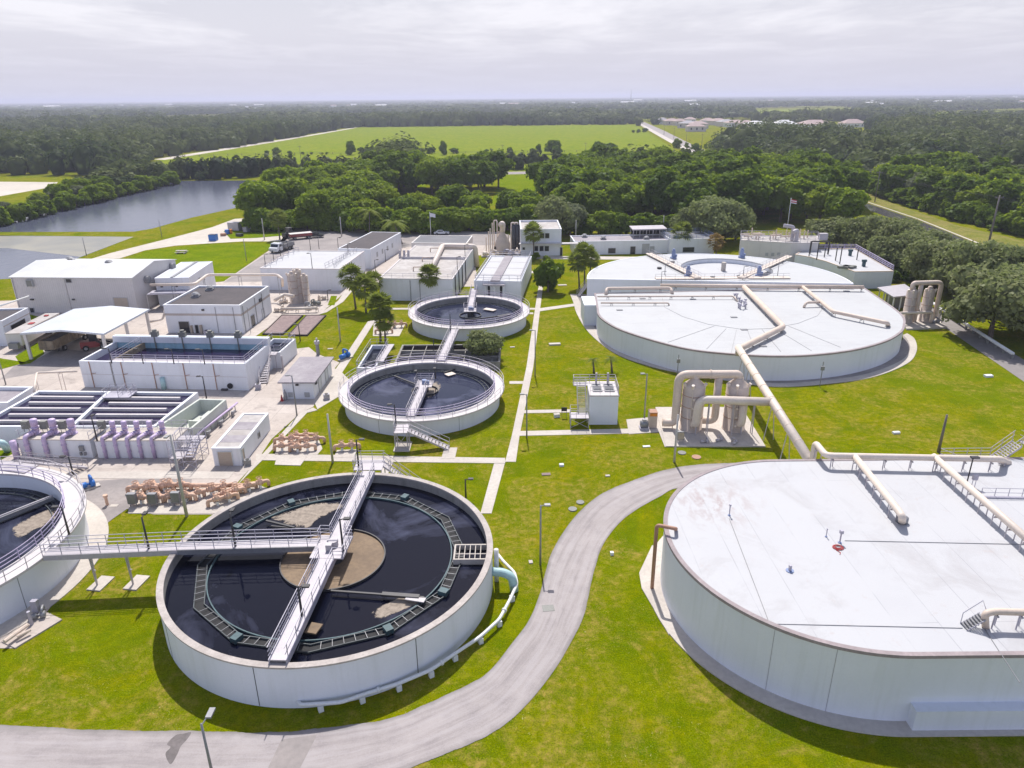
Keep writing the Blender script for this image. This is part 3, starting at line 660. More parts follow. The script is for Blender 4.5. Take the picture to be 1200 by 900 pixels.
# effluent box, skimmer arm, scum troughs
mb = MB(); A, B = P(531, 655, 2.95), P(574, 655, 2.95); e = Vector((1, .02, 0)).normalized()
for y0, y1 in ((-1.15, -1.0), (1.0, 1.15)): mb.box(cx+10.5, cy+.2+y0, ZW-.2, cx+13.3, cy+.2+y1, 3.25)
mb.box(cx+10.5, cy+.2-1.0, ZW-.2, cx+10.65, cy+.2+1.0, 3.25)
for k in range(5): mb.box(cx+10.95+.46*k, cy-.8, 3.12, cx+11.02+.46*k, cy+1.2, 3.22)
mb.box(cx+10.65, cy-.1, 3.12, cx+13.3, cy, 3.21); mb.build('effluent_box', M['pale_concrete'], t)
mb = MB(); a, b = P(388, 693, ZW+.3), P(497, 701, ZW+.3); mb.ibeam(a, b, .18, .12); mb.ibeam(a.lerp(b, .55), a.lerp(b, .95), .4, .2)
a, b = P(312, 611, ZW+.3), P(345, 619, ZW+.3); mb.ibeam(a, b, .2, .14); a, b = P(318, 617, ZW+.25), P(372, 622, ZW+.25); mb.ibeam(a, b, .14, .1); mb.build('skimmer_arm', M['dark_metal'], t)
MB().ibeam(P(476, 700.5, ZW+.35), P(498, 704, ZW+.35), .55, .07).build('scum_trough', M['rim_paint'], t); MB().ibeam(P(363.5,743,ZW+.25), P(372,731.5,ZW+.25), .95, .12).build('scum_trough', M['scum'], t)
# landing with steps at the far rim
mb = MB(); L0 = Vector((-15.0, 67.9, 3.95)); mb.cbox((L0.x-.2, L0.y, 3.87), 3.0, 2.3, .08); mb.build('landing', M['galvanised_white'], t)
mb = MB(); mb.rail([(L0.x-.75, L0.y-1.1, 3.95), (L0.x-1.7, L0.y-1.1, 3.95), (L0.x-1.7, L0.y+1.1, 3.95), (L0.x+1.3, L0.y+1.1, 3.95)], 1.07, 3, .035, 1.2)
for x in (-1.6, 1.2):
    for y in (-1, 1): mb.bar((L0.x+x, L0.y+y, 0), (L0.x+x, L0.y+y, 3.9), .14)
mb.build('landing_rail', M['galvanised_white'], t)
stair(t, (L0.x+5.9, L0.y+.1, .05), (L0.x+1.3, L0.y+.1, 3.95), 1.0, 'galvanised_white')
# white relief pipe on little posts around the right-hand side
t2 = thing('relief_pipe', 'white pipe on short posts curving round the foreground clarifier wall', 'pipe', P(470, 800))
pp = PL([(349,820),(352,826),(400,823),(425,814),(467,801),(505,785),(533,766),(563,746),(585,726),(598,702),(606,684),(603,671),(590,658),(582,648)], .62)
mb = MB(); mb.tube(bend(pp, .4, 3), .14, 10)
for i in (3, 5, 8): mb.tube([pp[i].lerp(pp[i+1], .4), pp[i].lerp(pp[i+1], .47)], .22, 10)
mb.build('pipe', M['pipe_white'], t2, True)
for x, y in ((375,825),(424,815),(467,801),(505,785),(533,766),(563,746),(585,726),(600,697)):
    g = P(x, y, .62); MB().cbox((g.x, g.y, 0), .36, .36, .5, .5).build('post', M['pipe_white'], t2)
t2 = thing('outlet_pipe', 'pale teal outlet pipe bending from the right side of foreground clarifier', 'pipe', P(590, 690))
mb = MB(); mb.tube(bend([P(577,673,1.5)+Vector((-.3,.1,.25)), P(577,673,1.5)+Vector((.9,0,.2)), P(577,673,1.5)+Vector((1.7,-.2,-.1)), P(577,673,1.5)+Vector((1.9,-.3,-1.5))], .7), .38, 14); mb.build('pipe', M['pipe_teal'], t2, True)
mb = MB(); mb.cyl((-1.52, 53.2, 0), .22, 3.3, 10); mb.build('downpipe', M['pipe_white'], t2, True)
# -- clarifiers with a walkway round the rim (left edge, middle, rear)
def walk_tank(label, cx, cy, R0, RI, z, wz, wallr, lam, inner_m='raw_concrete', ra=0, rm='lilac_rail', gap=None):
    t = thing('clarifier_tank', label, 'settling tank', (cx, cy, 0), 'open round clarifiers')
    MB().ring(circle(cx, cy, wallr, 128), circle(cx, cy, RI, 128), 0, z-.22).build('wall', M['tank_wall'], t)
    MB().ring(circle(cx, cy, RI-.003, 128), circle(cx, cy, RI-.12, 128), wz-1, z-.225).build('inner_wall', M[inner_m], t)
    MB().ring(circle(cx, cy, R0, 128), circle(cx, cy, RI-.15, 128), z-.218, z).build('walkway', M['rim_paint'], t)
    MB().sheet(circle(cx, cy, RI-.1, 128), wz).build('water', M['black_water' if cx < -40 else 'sky_tint_water'], t)
    MB().rail(arc3(cx, cy, R0-.08, z, 96), 1.07, 2, .035, 1.9, 4, True).build('outer_rail', M['galvanised_white'], t)
    MB().rail(arc3(cx, cy, RI-.05, z, 96), 1.07, 3, .04, 1.9, 4, True).build('inner_rail', M[rm], t)
    mb = MB(); n = 18
    mb.ring(circle(cx, cy, RI-.75, 72), circle(cx, cy, RI-.82, 72), wz-.1, wz+.12); mb.ring(circle(cx, cy, RI-1.35, 72), circle(cx, cy, RI-1.42, 72), wz-.1, wz+.14)
    for i in range(60): radial(mb, cx, cy, RI-1.4, RI-.75, i*6, wz+.05, .05, .06)
    mb.build('launder', M['tray_steel'], t)
    return t
C0 = Vector((-54.4, 54.7)); tl = walk_tank('open round clarifier cut by the left edge with twin white rails round it', C0.x, C0.y, 14.35, 12.6, 3.7, 2.0, 13.9, None, 'tank_wall')
wj = MB()
for a in (-42, -20, -62): radial(wj, C0.x, C0.y, 13.89, 13.915, a, .05, .05, 3.3)
wj.build('wall_joint', M['grey_metal'], tl)
mb = MB(); a, b = P(-30, 622, 2.2), P(62, 585, 2.2); mb.ibeam(a, b, .55, .4); mb.build('scraper_arm', M['grey_metal'], tl)
mb = MB(); a, b = P(-30, 617, 2.6), P(62, 581, 2.6); mb.ibeam(a, b, .12, .1); mb.build('arm_pipe', M['galvanised_white'], tl)
blob(PL([(18,615),(40,604),(62,596),(74,600),(60,612),(40,622),(22,630),(15,625)], 2.0), 2.012, tl, 'scum_pale', seed=11, jit=.3)
mb = MB(); g = P(10, 545, 3.9); mb.cbox((g.x, g.y, 3.72), 6.0, 1.8, .1, -.25); mb.build('landing', M['galvanised_white'], tl)
stair(tl, P(64, 560)+Vector((2.2, 2.5, 0)), P(22, 541, 3.8), 1.1, 'galvanised_white')
# slab apron round it
sl = MB(); sl.ring(circle(C0.x, C0.y, 15.6, 96), circle(C0.x, C0.y, 13.5, 96), 0, .08); setting('tank_apron', sl, 'pale_concrete')
C2 = Vector((-12.55, 93.6)); tm = walk_tank('open round clarifier in the middle with a stair and lilac inner rails', C2.x, C2.y, 11.48, 10.2, 2.45, 1.35, 10.75, None)
C3 = Vector((-8.0, 132.1)); tr = walk_tank('rear open round clarifier, behind the channel basin, nearest the palms', C3.x, C3.y, 11.5, 10.2, 2.55, 1.45, 10.8, None)
for tt, C in ((tm, C2), (tr, C3)):
    wj = MB()
    for a in (-58, -115): radial(wj, C.x, C.y, 10.74, 10.765, a, .05, .05, 2.1)
    wj.build('wall_joint', M['grey_metal'], tt)
def half_bridge(t, a, b, w, z, mat='galvanised_white', plat=2.4, rails=(1, 1)):
    a, b = Vector((a[0], a[1], z)), Vector((b[0], b[1], z)); d = (b-a).normalized(); s = Vector((-d.y, d.x, 0))
    MB().ibeam(a-Vector((0, 0, .1)), b-Vector((0, 0, .1)), w, .1).build('bridge_deck', M[mat], t)
    mb = MB()
    for k in (-1, 1): mb.ibeam(a+s*k*(w/2+.04)-Vector((0, 0, .45)), b+s*k*(w/2+.04)-Vector((0, 0, .45)), .08, .46)
    mb.build('bridge_girder', M['galvanised_white'], t)
    mb = MB()
    for k in (-1, 1): mb.rail([a+s*k*w/2, b-d*plat/2+s*k*w/2], 1.07, 2, .035, 1.8)
    if plat: 
        q = b+d*plat/2; mb.rail([b-d*plat/2+s*w/2, b-d*plat/2+s*plat/2, q+s*plat/2, q-s*plat/2, b-d*plat/2-s*plat/2, b-d*plat/2-s*w/2], 1.07, 3, .035, 1.2)
    mb.build('bridge_rail', M[mat], t)
    if plat:
        MB().ibeam(b-d*plat/2-Vector((0, 0, .13)), b+d*plat/2-Vector((0, 0, .13)), plat, .1).build('centre_platform', M[mat], t)
        mb = MB(); mb.cyl((b.x, b.y, z-1.6), .55, 1.5, 16); mb.build('drive_column', M['dark_metal'], t)
        mb = MB(); mb.cyl((b.x, b.y, z), .35, .55, 16); mb.cbox((b.x+.5, b.y-.2, z), .4, .4, .5); mb.build('centre_drive', M['motor_blue'], t)
half_bridge(tm, P2(481,487,2.6), (C2.x+.2, C2.y+1.0), 1.05, 2.6)
mb = MB(); mb.ring(circle(C2.x+.2, C2.y+1, 1.9, 32), circle(C2.x+.2, C2.y+1, 1.78, 32), 1.3, 1.6); mb.build('feed_well', M['dark_metal'], tm)
mb = MB(); mb.ibeam(P(462,441,1.55), P(490,452,1.55), .25, .15); mb.ibeam(P(520,437,1.55), P(536,432,1.55), .2, .12); mb.build('skimmer_arm', M['dark_metal'], tm)
mb = MB(); mb.ibeam(P(523,440,1.5), P(532,437.5,1.5), 1.1, .1); mb.build('scum_trough', M['pipe_cream'], tm)
blob(PL([(500,455),(511,447),(517,452),(512,461),(503,466),(498,462)], 1.35), 1.362, tm, 'scum_pale', seed=5, jit=.2)
# stair tower on the near side
g = P2(471.5, 500, 2.45); y0 = g.y
mb = MB(); mb.cbox((g.x, y0-.6, 2.4), 1.7, 2.6, .1); mb.build('landing', M['galvanised_white'], tm)
mb = MB(); xs = (-.75, .75); ys = (-1.7, .3)
for x in xs:
    for y in ys: mb.bar((g.x+x, y0+y, 0), (g.x+x, y0+y, 2.4), .13)
for x in xs: mb.bar((g.x+x, y0-1.7, .2), (g.x+x, y0+.3, 2.3), .07); mb.bar((g.x+x, y0+.3, .2), (g.x+x, y0-1.7, 2.3), .07)
mb.bar((g.x-.75, y0-1.7, .2), (g.x+.75, y0-1.7, 2.3), .07); mb.bar((g.x+.75, y0-1.7, .2), (g.x-.75, y0-1.7, 2.3), .07)
mb.rail([(g.x-.8, y0+.6, 2.5), (g.x-.8, y0-1.8, 2.5), (g.x+.8, y0-1.8, 2.5)], 1.07, 3, .035, 1.2); mb.build('landing_frame', M['galvanised_white'], tm)
stair(tm, (P2(526,528).x, y0-1.25, .05), (g.x+.8, y0-1.0, 2.45), 1.05, 'galvanised_white')
MB().box(g.x-1.0, y0-2.0, 0, g.x+1.0, y0+.6, .12).build('footing', M['pale_concrete'], tm)
half_bridge(tr, P2(556,338,2.65), (C3.x+.2, C3.y+.2), 1.2, 2.65)
mb = MB(); mb.ring(circle(C3.x+.2, C3.y+.2, 2.1, 32), circle(C3.x+.2, C3.y+.2, 1.98, 32), 1.4, 1.65); mb.ibeam(P(545,376,1.7), P(586,371,1.7), .25, .2); mb.ibeam(P(583,372,1.75), P(598,369,1.75), .7, .25); mb.build('skimmer_arm', M['dark_metal'], tr)
mb = MB(); mb.ibeam(P(568,362,1.6), P(580,364,1.6), 1.2, .1); mb.build('scum_trough', M['pipe_cream'], tr)
# footbridge joining the middle and rear clarifiers over the channel basin
t = thing('footbridge', 'narrow footbridge linking the middle and rear clarifiers over the channel basin', 'footbridge', P(525, 404))
half_bridge(t, P2(516.5,423,2.55), P2(533,386,2.6), 1.25, 2.62, plat=0)
# footbridge from the left clarifier to the centre of the foreground one
t = thing('footbridge', 'long white railed footbridge from left clarifier to the foreground clarifier centre', 'footbridge', P(150, 660))
a, m_, b = Vector((-40.2, 52.5, 4.0)), Vector((-29.0, 53.15, 4.0)), Vector((-16.9, 53.5, 4.0))
for (p, q, mt) in ((a, m_, 'galvanised'), (m_, b, 'motor_blue')):
    mb = MB()
    for s in (-1, 1): mb.ibeam(p+Vector((0, s*.6, -.5)), q+Vector((0, s*.6, -.5)), .1, .5)
    mb.build('girder', M['grey_metal' if mt == 'motor_blue' else 'galvanised_white'], t)
mb = MB(); mb.ibeam(a+Vector((0, 0, -.08)), m_+Vector((0, 0, -.08)), 1.15, .1); mb.ibeam(m_+Vector((0, 0, -.08)), b+Vector((0, 0, -.08)), 1.15, .1); mb.build('deck', M['galvanised_white'], t)
mb = MB()
for s in (-1, 1): mb.rail([a+Vector((0, s*.58, 0)), m_+Vector((0, s*.58, 0)), b+Vector((0, s*.58, 0))], 1.07, 3, .035, 1.6)
mb.build('handrail', M['galvanised'], t)
for x, y in ((117, 686), (159, 685)):
    g = P(x, y); mb = MB(); mb.bar((g.x-.15, g.y-.1, .1), (g.x-.35, 53.0+.45, 3.5), .16); mb.bar((g.x-.15, g.y-.1, .1), (g.x+.1, 52.5, 3.5), .16); mb.bar((g.x-.3, g.y, 1.6), (g.x, g.y, 1.6), .12); mb.build('support', M['galvanised_white'], t)
    MB().cbox((g.x, g.y+.2, 0), 1.3, 2.0, .12, -.15).build('footing', M['pale_concrete'], t)
# channel basin between the middle and rear clarifiers
zb = 1.3
t = thing('channel_basin', 'low rectangular concrete channel basin between middle and rear clarifiers', 'basin', P(500, 420))
q = rect(P(462,425,zb), P(586,424,zb), P(586,403,zb)); MB().frame(q, .3, 0, zb).build('wall', M['raw_concrete'], t); MB().ring(inset(ccw(q), .302), inset(ccw(q), .36), .1, zb-.15).build('lining', M['timber_dark'], t)
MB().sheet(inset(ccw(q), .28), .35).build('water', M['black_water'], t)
mb = MB(); e = (q[1]-q[0]); nrm = (q[3]-q[0])
for f in (.33, .66): a, b = q[0]+nrm*f, q[1]+nrm*f; mb.ibeam((a.x, a.y, .3), (b.x, b.y, .3), .3, zb-.302)
for f in np.linspace(.12, .92, 7): a, b = q[0]+e*f, q[3]+e*f; mb.ibeam((a.x, a.y, zb-.25), (b.x, b.y, zb-.25), .12, .15)
mb.build('divider', M['raw_concrete'], t)
t = thing('scum_pit', 'small white concrete pit with rails beside blue pump at channel basin', 'basin', P(450, 425))
q = rect(P(414,434,1.2), P(434,434,1.2), P(450,405,1.2)); q = rect(P(418,431,1.4), P(440,431,1.4), P(462,404,1.4)); MB().frame(q, .3, 0, 1.4).build('wall', M['white_wall'], t)
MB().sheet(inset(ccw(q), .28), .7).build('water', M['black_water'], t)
mb = MB(); mb.rail([(p.x, p.y, 1.4) for p in q], 1.07, 2, .035, 1.6, closed=True); mb.build('handrail', M['galvanised'], t)
a, b = P(445,424,1.5), P(458,404,1.5); MB().ibeam(a, b, 1.2, .12).build('walkway', M['galvanised_white'], t)
# ------------------------------------------------------------------ covered tanks
def covered(t, poly, z, roofm, rimm='rim_dark', wallm='tank_wall', lip=.12, holes=None):
    n = len(poly); out = inset(ccw(poly), -lip)
    MB().prism(poly, 0, z-.2, top=False).build('wall', M[wallm], t)
    MB().ring(out, inset(ccw(poly), .25), z-.2, z+.05).build('rim', M[rimm], t)
    if holes is None: MB().sheet(inset(ccw(poly), .2), z).build('roof', M[roofm], t)
bx, by, br = 26.5, 50.9, 13.65
stad = circle(bx, by, br, 64, 90, 270, False)+circle(bx+44, by, br, 64, -90, 90, False)
t = thing('covered_tank', 'huge white roofed oval tank filling the right front', 'storage tank', (bx+22, by, 0)); BIG = t
covered(t, stad, 5.8, 'roof_white')
wj = MB()
for a in (232, 249): radial(wj, bx, by, br-.01, br+.015, a, .05, .035, 5.5)
wj.build('wall_joint', M['galvanised'], t)
for pts in ([(854.5,607),(902,731),(1128,736)], [(990,633.5),(1300,640)], [(1154,737),(1195,800)]):
    MB().tube([P(x, y, 5.83) for x, y in pts], .026, 5).build('roof_cable', M['grey_metal'], t)
# sump box at the foot of the wall
q = rect(P(1071,829,1.75), P(1260,832,1.75), P(1260,822,1.75)); y1 = by-br
MB().box(q[0].x, y1-.8, 0, q[0].x+20, y1-.004, 1.75).build('wall_box', M['tank_wall'], t)
sl = MB(); sl.ring(inset(ccw(stad), -1.25), inset(ccw(stad), .3), 0, .1); setting('tank_apron', sl, 'pale_concrete')
path([(764,640),(778,640),(790,700)], [(749,672),(752,690),(784,745)], .09, nm='tank_apron')
# mid tanks
mf = [(700,362),(701,368),(706,374),(720,383),(740,391),(775,401.5),(810,409.5),(850,414),(900,417),(950,416),(1000,410),(1037,400),(1056,389),(1060,380),(1059,372),(1050,363),(1030,349),(1012,337)]
zm = 4.0
front = spline(PL(mf, zm), 6)+PL([(697,344)], zm); front = [Vector((p.x, p.y)) for p in front]
t = thing('covered_tank', 'wide white roofed round tank in the middle distance carrying tan ducts', 'storage tank', P(870, 400)); MIDF = t
covered(t, front, zm, 'roof_white_mid')
MB().box(*P2(684,382).to_tuple(), 0, P2(700,382).x, P2(700,382).y+6.5, 4.02).build('inlet_box', M['tank_wall'], t)
ap = spline([Vector((p.x, p.y)) for p in PL([(668,345),(672,355),(676,368),(690,390),(720,414),(760,429),(800,438),(850,446),(905,453.5),(960,451),(1020,443),(1062,427),(1074,412),(1072,398),(1063,391)])], 6)
ap_in = [q for q in spline([Vector((p.x, p.y)) for p in PL([(675,345),(680,355),(686,368),(700,388),(728,410),(765,425),(803,434),(852,442),(905,449.5),(958,447),(1014,439),(1054,424),(1066,411),(1064,400),(1058,393)])], 6)]
seams = [[(776,349),(779,360),(800,371),(830,380),(870,386),(902,385),(935,379),(958,370),(965,360),(962,352)]]+[[(783,401),(837,382)],[(828,409),(851,385)],[(857,413),(863,386.5)],[(884,408),(876,387)],[(915,412),(893,386)],[(951,411),(908,385)],[(985,407),(924,382)]]
for sm in seams: MB().tube([P(x, y, zm+.02) for x, y in sm], .03, 4).build('roof_seam', M['grey_metal'], t)
sl = MB(); sl.ring(ap, ap_in, 0, .09, closed=False); setting('tank_path', sl, 'pale_concrete')
sl = MB(); sl.strip(ap_in, [Vector((p.x, p.y)) for p in spline(PL([(700,345),(702,352),(706,364),(715,382),(742,402),(775,412),(810,420),(855,427),(905,430),(950,428),(1000,422),(1037,412),(1056,400),(1058,395),(1056,390)]), 6)], .05); setting('gravel_bed', sl, 'patched_asphalt')
zk = 5.0
cb, rb = Vector((42.0, 144.5)), 26.3
chl, chr_ = P2(697,327,zk), P2(1004,332.5,zk)
al = math.degrees(math.atan2(chr_.y-cb.y, chr_.x-cb.x)); a2 = math.degrees(math.atan2(chl.y-cb.y, chl.x-cb.x)); a2 = a2 % 360
back = circle(cb.x, cb.y, rb, 80, al, a2, False)
t = thing('covered_tank', 'rear white roofed round tank with an open centre and crossing walkways', 'storage tank', (cb.x, cb.y+5, 0)); MIDB = t
hc = P2(851, 314.5, zk); hr = Vector((9.6, 10.5))
n = len(back); 

for p in back:
    pass
hole = [Vector((hc.x+hr.x*math.cos(2*math.pi*i/64), hc.y+hr.y*math.sin(2*math.pi*i/64))) for i in range(64)]
MB().prism(back, 0, zk-.2, top=False).build('wall', M['tank_wall'], t)
MB().ring(inset(ccw(back), -.1), inset(ccw(back), .25), zk-.2, zk+.05).build('rim', M['tank_wall'], t)
bm_out = inset(ccw(back), .2)
# resample outline by angle about the opening so the roof is a plate with a hole
def hit(poly, c, ang):
    d = Vector((math.cos(ang), math.sin(ang))); best = None
    for i in range(len(poly)):
        a, b = poly[i-1], poly[i]; e = b-a; den = d.x*e.y-d.y*e.x
        if abs(den) < 1e-9: continue
        w = a-c; tt = (w.x*e.y-w.y*e.x)/den; u = (w.x*d.y-w.y*d.x)/den
        if tt > 0 and -1e-6 <= u <= 1+1e-6 and (best is None or tt < best): best = tt
    return c+d*best
angs = [2*math.pi*i/192 for i in range(192)]
ro = [hit(bm_out, hc, a) for a in angs]; ri = [Vector((hc.x+hr.x*math.cos(a), hc.y+hr.y*math.sin(a))) for a in angs]
mb = MB(); mb.ring(ro, ri, zk-.25, zk); mb.build('roof', M['roof_white_mid'], t)
ri2 = [Vector((hc.x+(hr.x+.15)*math.cos(a), hc.y+(hr.y+.15)*math.sin(a))) for a in angs]
mb = MB(); mb.ring(ri2, ri, zk-2, zk-.255); mb.build('well_wall', M['tank_wall'], t)
MB().sheet(ri2, zk-1.0).build('floor', M['roof_white_plain'], t)
mb = MB(); mb.cyl((hc.x, hc.y+2, .5), .5, 5.4, 16); mb.build('centre_column', M['pale_concrete'], t)
mb = MB()
for a, b in (((760,297.5),(818,326)), ((925,300.5),(868,326))):
    mb.ibeam(P(a[0], a[1], zk+.3), P(b[0], b[1], zk+.3), 1.5, .2)
mb.ibeam(P(768,326.4,zk+.1), P(925,325.5,zk+.1), 1.6, .15); mb.build('walkway', M['pipe_cream'], t)
mb = MB()
for a, b in (((760,297.5),(818,326)), ((925,300.5),(868,326))):
    p, q = P(a[0], a[1], zk+.5), P(b[0], b[1], zk+.5); sd = Vector((-(q-p).y, (q-p).x, 0)).normalized()*.7
    for s in (-1, 1): mb.rail([p+sd*s, q+sd*s], 1.0, 2, .03, 2)
mb.rail([P(768,327,zk+.25), P(925,326,zk+.25)], 1.0, 2, .03, 2); mb.build('walkway_rail', M['galvanised_white'], t)
for x, y in ((789,303), (806,324), (869,302), (889,324)):
    g = P(x, y, zk); mb = MB(); mb.cyl((g.x, g.y, zk+.05), .75, .35, 14); mb.cyl((g.x, g.y, zk+.4), .45, 1.5, 14); mb.cyl((g.x, g.y, zk+1.9), .3, .35, 14); mb.cbox((g.x+.55, g.y, zk+.5), .5, .5, .5); mb.build('aerator_motor', M['motor_blue'], t)
for x, y in ((772.7,315), (788,308), (835,326), (866,325)):
    g = P(x, y, zk); MB().cyl((g.x, g.y, zk+.003), .5, .35, 12).build('hatch', M['dark_metal'], t)
# ------------------------------------------------------------------ buildings
def wall_box(parent, a, b, t0, t1, z0, z1, mat, name, proud=.05, framed=None):
    """a door or window set on the wall a-b (outside to the right of a->b)"""
    a = Vector((a[0], a[1])); e = (Vector((b[0], b[1]))-a).normalized(); n = Vector((e.y, -e.x)); mb = MB()
    def slab(m, t0, t1, z0, z1, d0, d1):
        q = [a+e*t0+n*d0, a+e*t1+n*d0, a+e*t1+n*d1, a+e*t0+n*d1]; m.prism(q, z0, z1, True)
    slab(mb, t0, t1, z0, z1, -.02, proud); o = mb.build(name, M[mat], parent)
    if framed:
        m = MB(); w = .09
        slab(m, t0-w, t0, z0-w, z1+w, -.02, proud+.04); slab(m, t1, t1+w, z0-w, z1+w, -.02, proud+.04); slab(m, t0, t1, z1, z1+w, -.02, proud+.04)
        if name == 'window': slab(m, t0, t1, z0-w, z0, -.02, proud+.04)
        m.build('frame', M[framed], o)
    return o
def wall_px_box(parent, a, b, px0, px1, mat, name, framed=None, proud=.05, floor=False):
    t0, z1 = wall_px(*px0, a, b); t1, z0 = wall_px(*px1, a, b)
    if t0 > t1: t0, t1 = t1, t0
    return wall_box(parent, a, b, t0, t1, .03 if floor else max(.05, z0), z1, mat, name, proud, framed)
def flat_block(name, label, cat, q, H, wallm='white_wall', roofm='old_white_roof', par=.3, rimm=None, group=None, pw=.28, base=0.0):
    q = ccw(q); c = sum((Vector((p[0], p[1])) for p in q), Vector((0, 0)))/len(q)
    t = thing(name, label, cat, (c.x, c.y, base), group)
    MB().prism(q, base, H-.16, top=False).build('wall', M[wallm], t)
    MB().ring(inset(q, -.05), inset(q, pw), H-.16, H).build('parapet', M[rimm or wallm], t)
    MB().sheet(inset(q, pw-.04), H-par).build('roof', M[roofm], t)
    MB().ring(inset(q, .04), inset(q, pw), H-par-.05, H-.162).build('parapet_wall', M[wallm], t)
    return t, q
def pitched(name, label, cat, q, H, ridge, wallm, roofm, along=True, over=.25, group=None):
    """gabled block: ridge runs along the first side (along) or across it"""
    q = [Vector((p[0], p[1])) for p in q]; c = sum(q, Vector((0, 0)))/4; t = thing(name, label, cat, (c.x, c.y, 0), group)
    A, B, C, D = q if along else (q[1], q[2], q[3], q[0])
    m0, m1 = (A+D)/2, (B+C)/2; e = (B-A).normalized(); n = (D-A).normalized()
    v = [(*A, 0), (*B, 0), (*C, 0), (*D, 0), (*A, H), (*B, H), (*C, H), (*D, H), (*m0, H+ridge), (*m1, H+ridge)]
    MB().add(v, [(0,1,5,4), (1,2,6,9,5), (2,3,7,6), (3,0,4,8,7)]).build('wall', M[wallm], t)
    A2, D2, B2, C2_ = A-e*over-n*over, D-e*over+n*over, B+e*over-n*over, C+e*over+n*over; k0, k1 = m0-e*over, m1+e*over
    hz = H-ridge*over/((D-A).length/2); th = .14
    v = [(*A2, hz), (*B2, hz), (*k1, H+ridge), (*k0, H+ridge), (*C2_, hz), (*D2, hz)]
    v2 = [(x, y, z+th) for x, y, z in v]; v = [(x, y, z+.005) for x, y, z in v]
    MB().add(v+v2, [(6,7,8,9), (9,8,10,11), (0,1,7,6), (1,2,8,7), (2,4,10,8), (4,5,11,10), (5,3,9,11), (3,0,6,9), (3,2,1,0), (5,4,2,3)]).build('roof', M[roofm], t)
    return t, [A, B, C, D]
def roof_vent(parent, x, y, z, r=.55, mat='grey_metal'):
    m = MB(); m.cbox((x, y, z), r*1.9, r*1.9, .3, .05); m.cyl((x, y, z+.3), r*.6, .35, 12); m.cyl((x, y, z+.65), r, .3, 14, r*.55); m.build('roof_vent', M[mat], parent)
# warehouse
q = rectp((12,325), (154,326), (207,304.5), 7.3)
t, q = pitched('warehouse', 'long beige metal warehouse with white ribbed gable roof at far left', 'warehouse', q, 7.3, 1.5, 'metal_wall', 'metal_roof')
A, B, C, D = q
wall_px_box(t, A, B, (133,349), (154,373), 'door_tan', 'roller_door', 'frame_grey', floor=True)
wall_px_box(t, A, B, (77,327), (84,331), 'glass_dark', 'window', 'frame_grey'); wall_px_box(t, A, B, (35,361), (41,367), 'glass_dark', 'window', 'frame_grey')
wall_px_box(t, A, B, (32,328), (40,335), 'box_grey', 'wall_louvre', 'frame_grey', .5); wall_px_box(t, A, B, (36,350), (40,351.5), 'dark_metal', 'wall_light', proud=.3); wall_px_box(t, A, B, (85,350), (88,351.5), 'dark_metal', 'wall_light', proud=.3)
mb = MB(); tt, _ = wall_px(76, 331, A, B); e = (B-A).normalized(); n = Vector((e.y, -e.x)); p = A+e*tt+n*.1; mb.tube([(p.x, p.y, 0), (p.x, p.y, 7.2)], .09, 6); p = A+e*.2+n*.1; mb.tube([(p.x, p.y, 0), (p.x, p.y, 7.2)], .09, 6); mb.build('downpipe', M['cream_wall'], t)
for x, y in ((170.5,327.5),(200,312.5)):
    tt, z = wall_px(x, y, B, C); e = (C-B).normalized(); n = Vector((e.y, -e.x)); p = B+e*tt; m = MB(); m.tube([(p.x, p.y, z), (p.x+n.x*.8, p.y+n.y*.8, z)], .75, 14); m.build('wall_fan', M['grey_metal'], t)
for x, y in ((82,305), (128,309)): g = P(x, y, 8.4); roof_vent(t, g.x, g.y, 8.2, .8)
# annex with porch
q = rectp((181,326), (221,325), (260,306), 6.0)
t, q = flat_block('metal_shed', 'grey white metal shed with low pitched roof beside the warehouse', 'shed', q, 6.0, 'white_wall', 'metal_roof_grey', par=.05)
A, B, C, D = q
a, b = (A+B)/2, (C+D)/2; MB().ibeam((a.x, a.y, 5.97), (b.x, b.y, 5.97), .5, .16).build('ridge_vent', M['grey_metal'], t)
e = (B-A).normalized(); n = Vector((e.y, -e.x)); m = MB(); q2 = [A-e*.8, A+e*6.5, A+e*6.5+n*3.2, A-e*.8+n*3.2]; m.prism(q2, 3.3, 3.45, True); m.build('porch_roof', M['galvanised'], t)
m = MB()
for s in (q2[2], q2[3]): m.bar((s.x-.1*e.x, s.y+.1, 0), (s.x-.1*e.x, s.y+.1, 3.3), .16)
m.build('porch_post', M['cream_wall'], t)
wall_box(t, A, B, 4.4, 6.0, .03, 2.4, 'black_gap', 'door', framed='frame_grey'); wall_box(t, A, B, 1.0, 1.4, 4.1, 4.5, 'dark_metal', 'wall_light', .3); wall_box(t, A, B, 4.0, 4.4, 4.1, 4.5, 'dark_metal', 'wall_light', .3); wall_box(t, B, C, 5.5, 6.2, 3.9, 4.5, 'dark_metal', 'wall_light', .25)
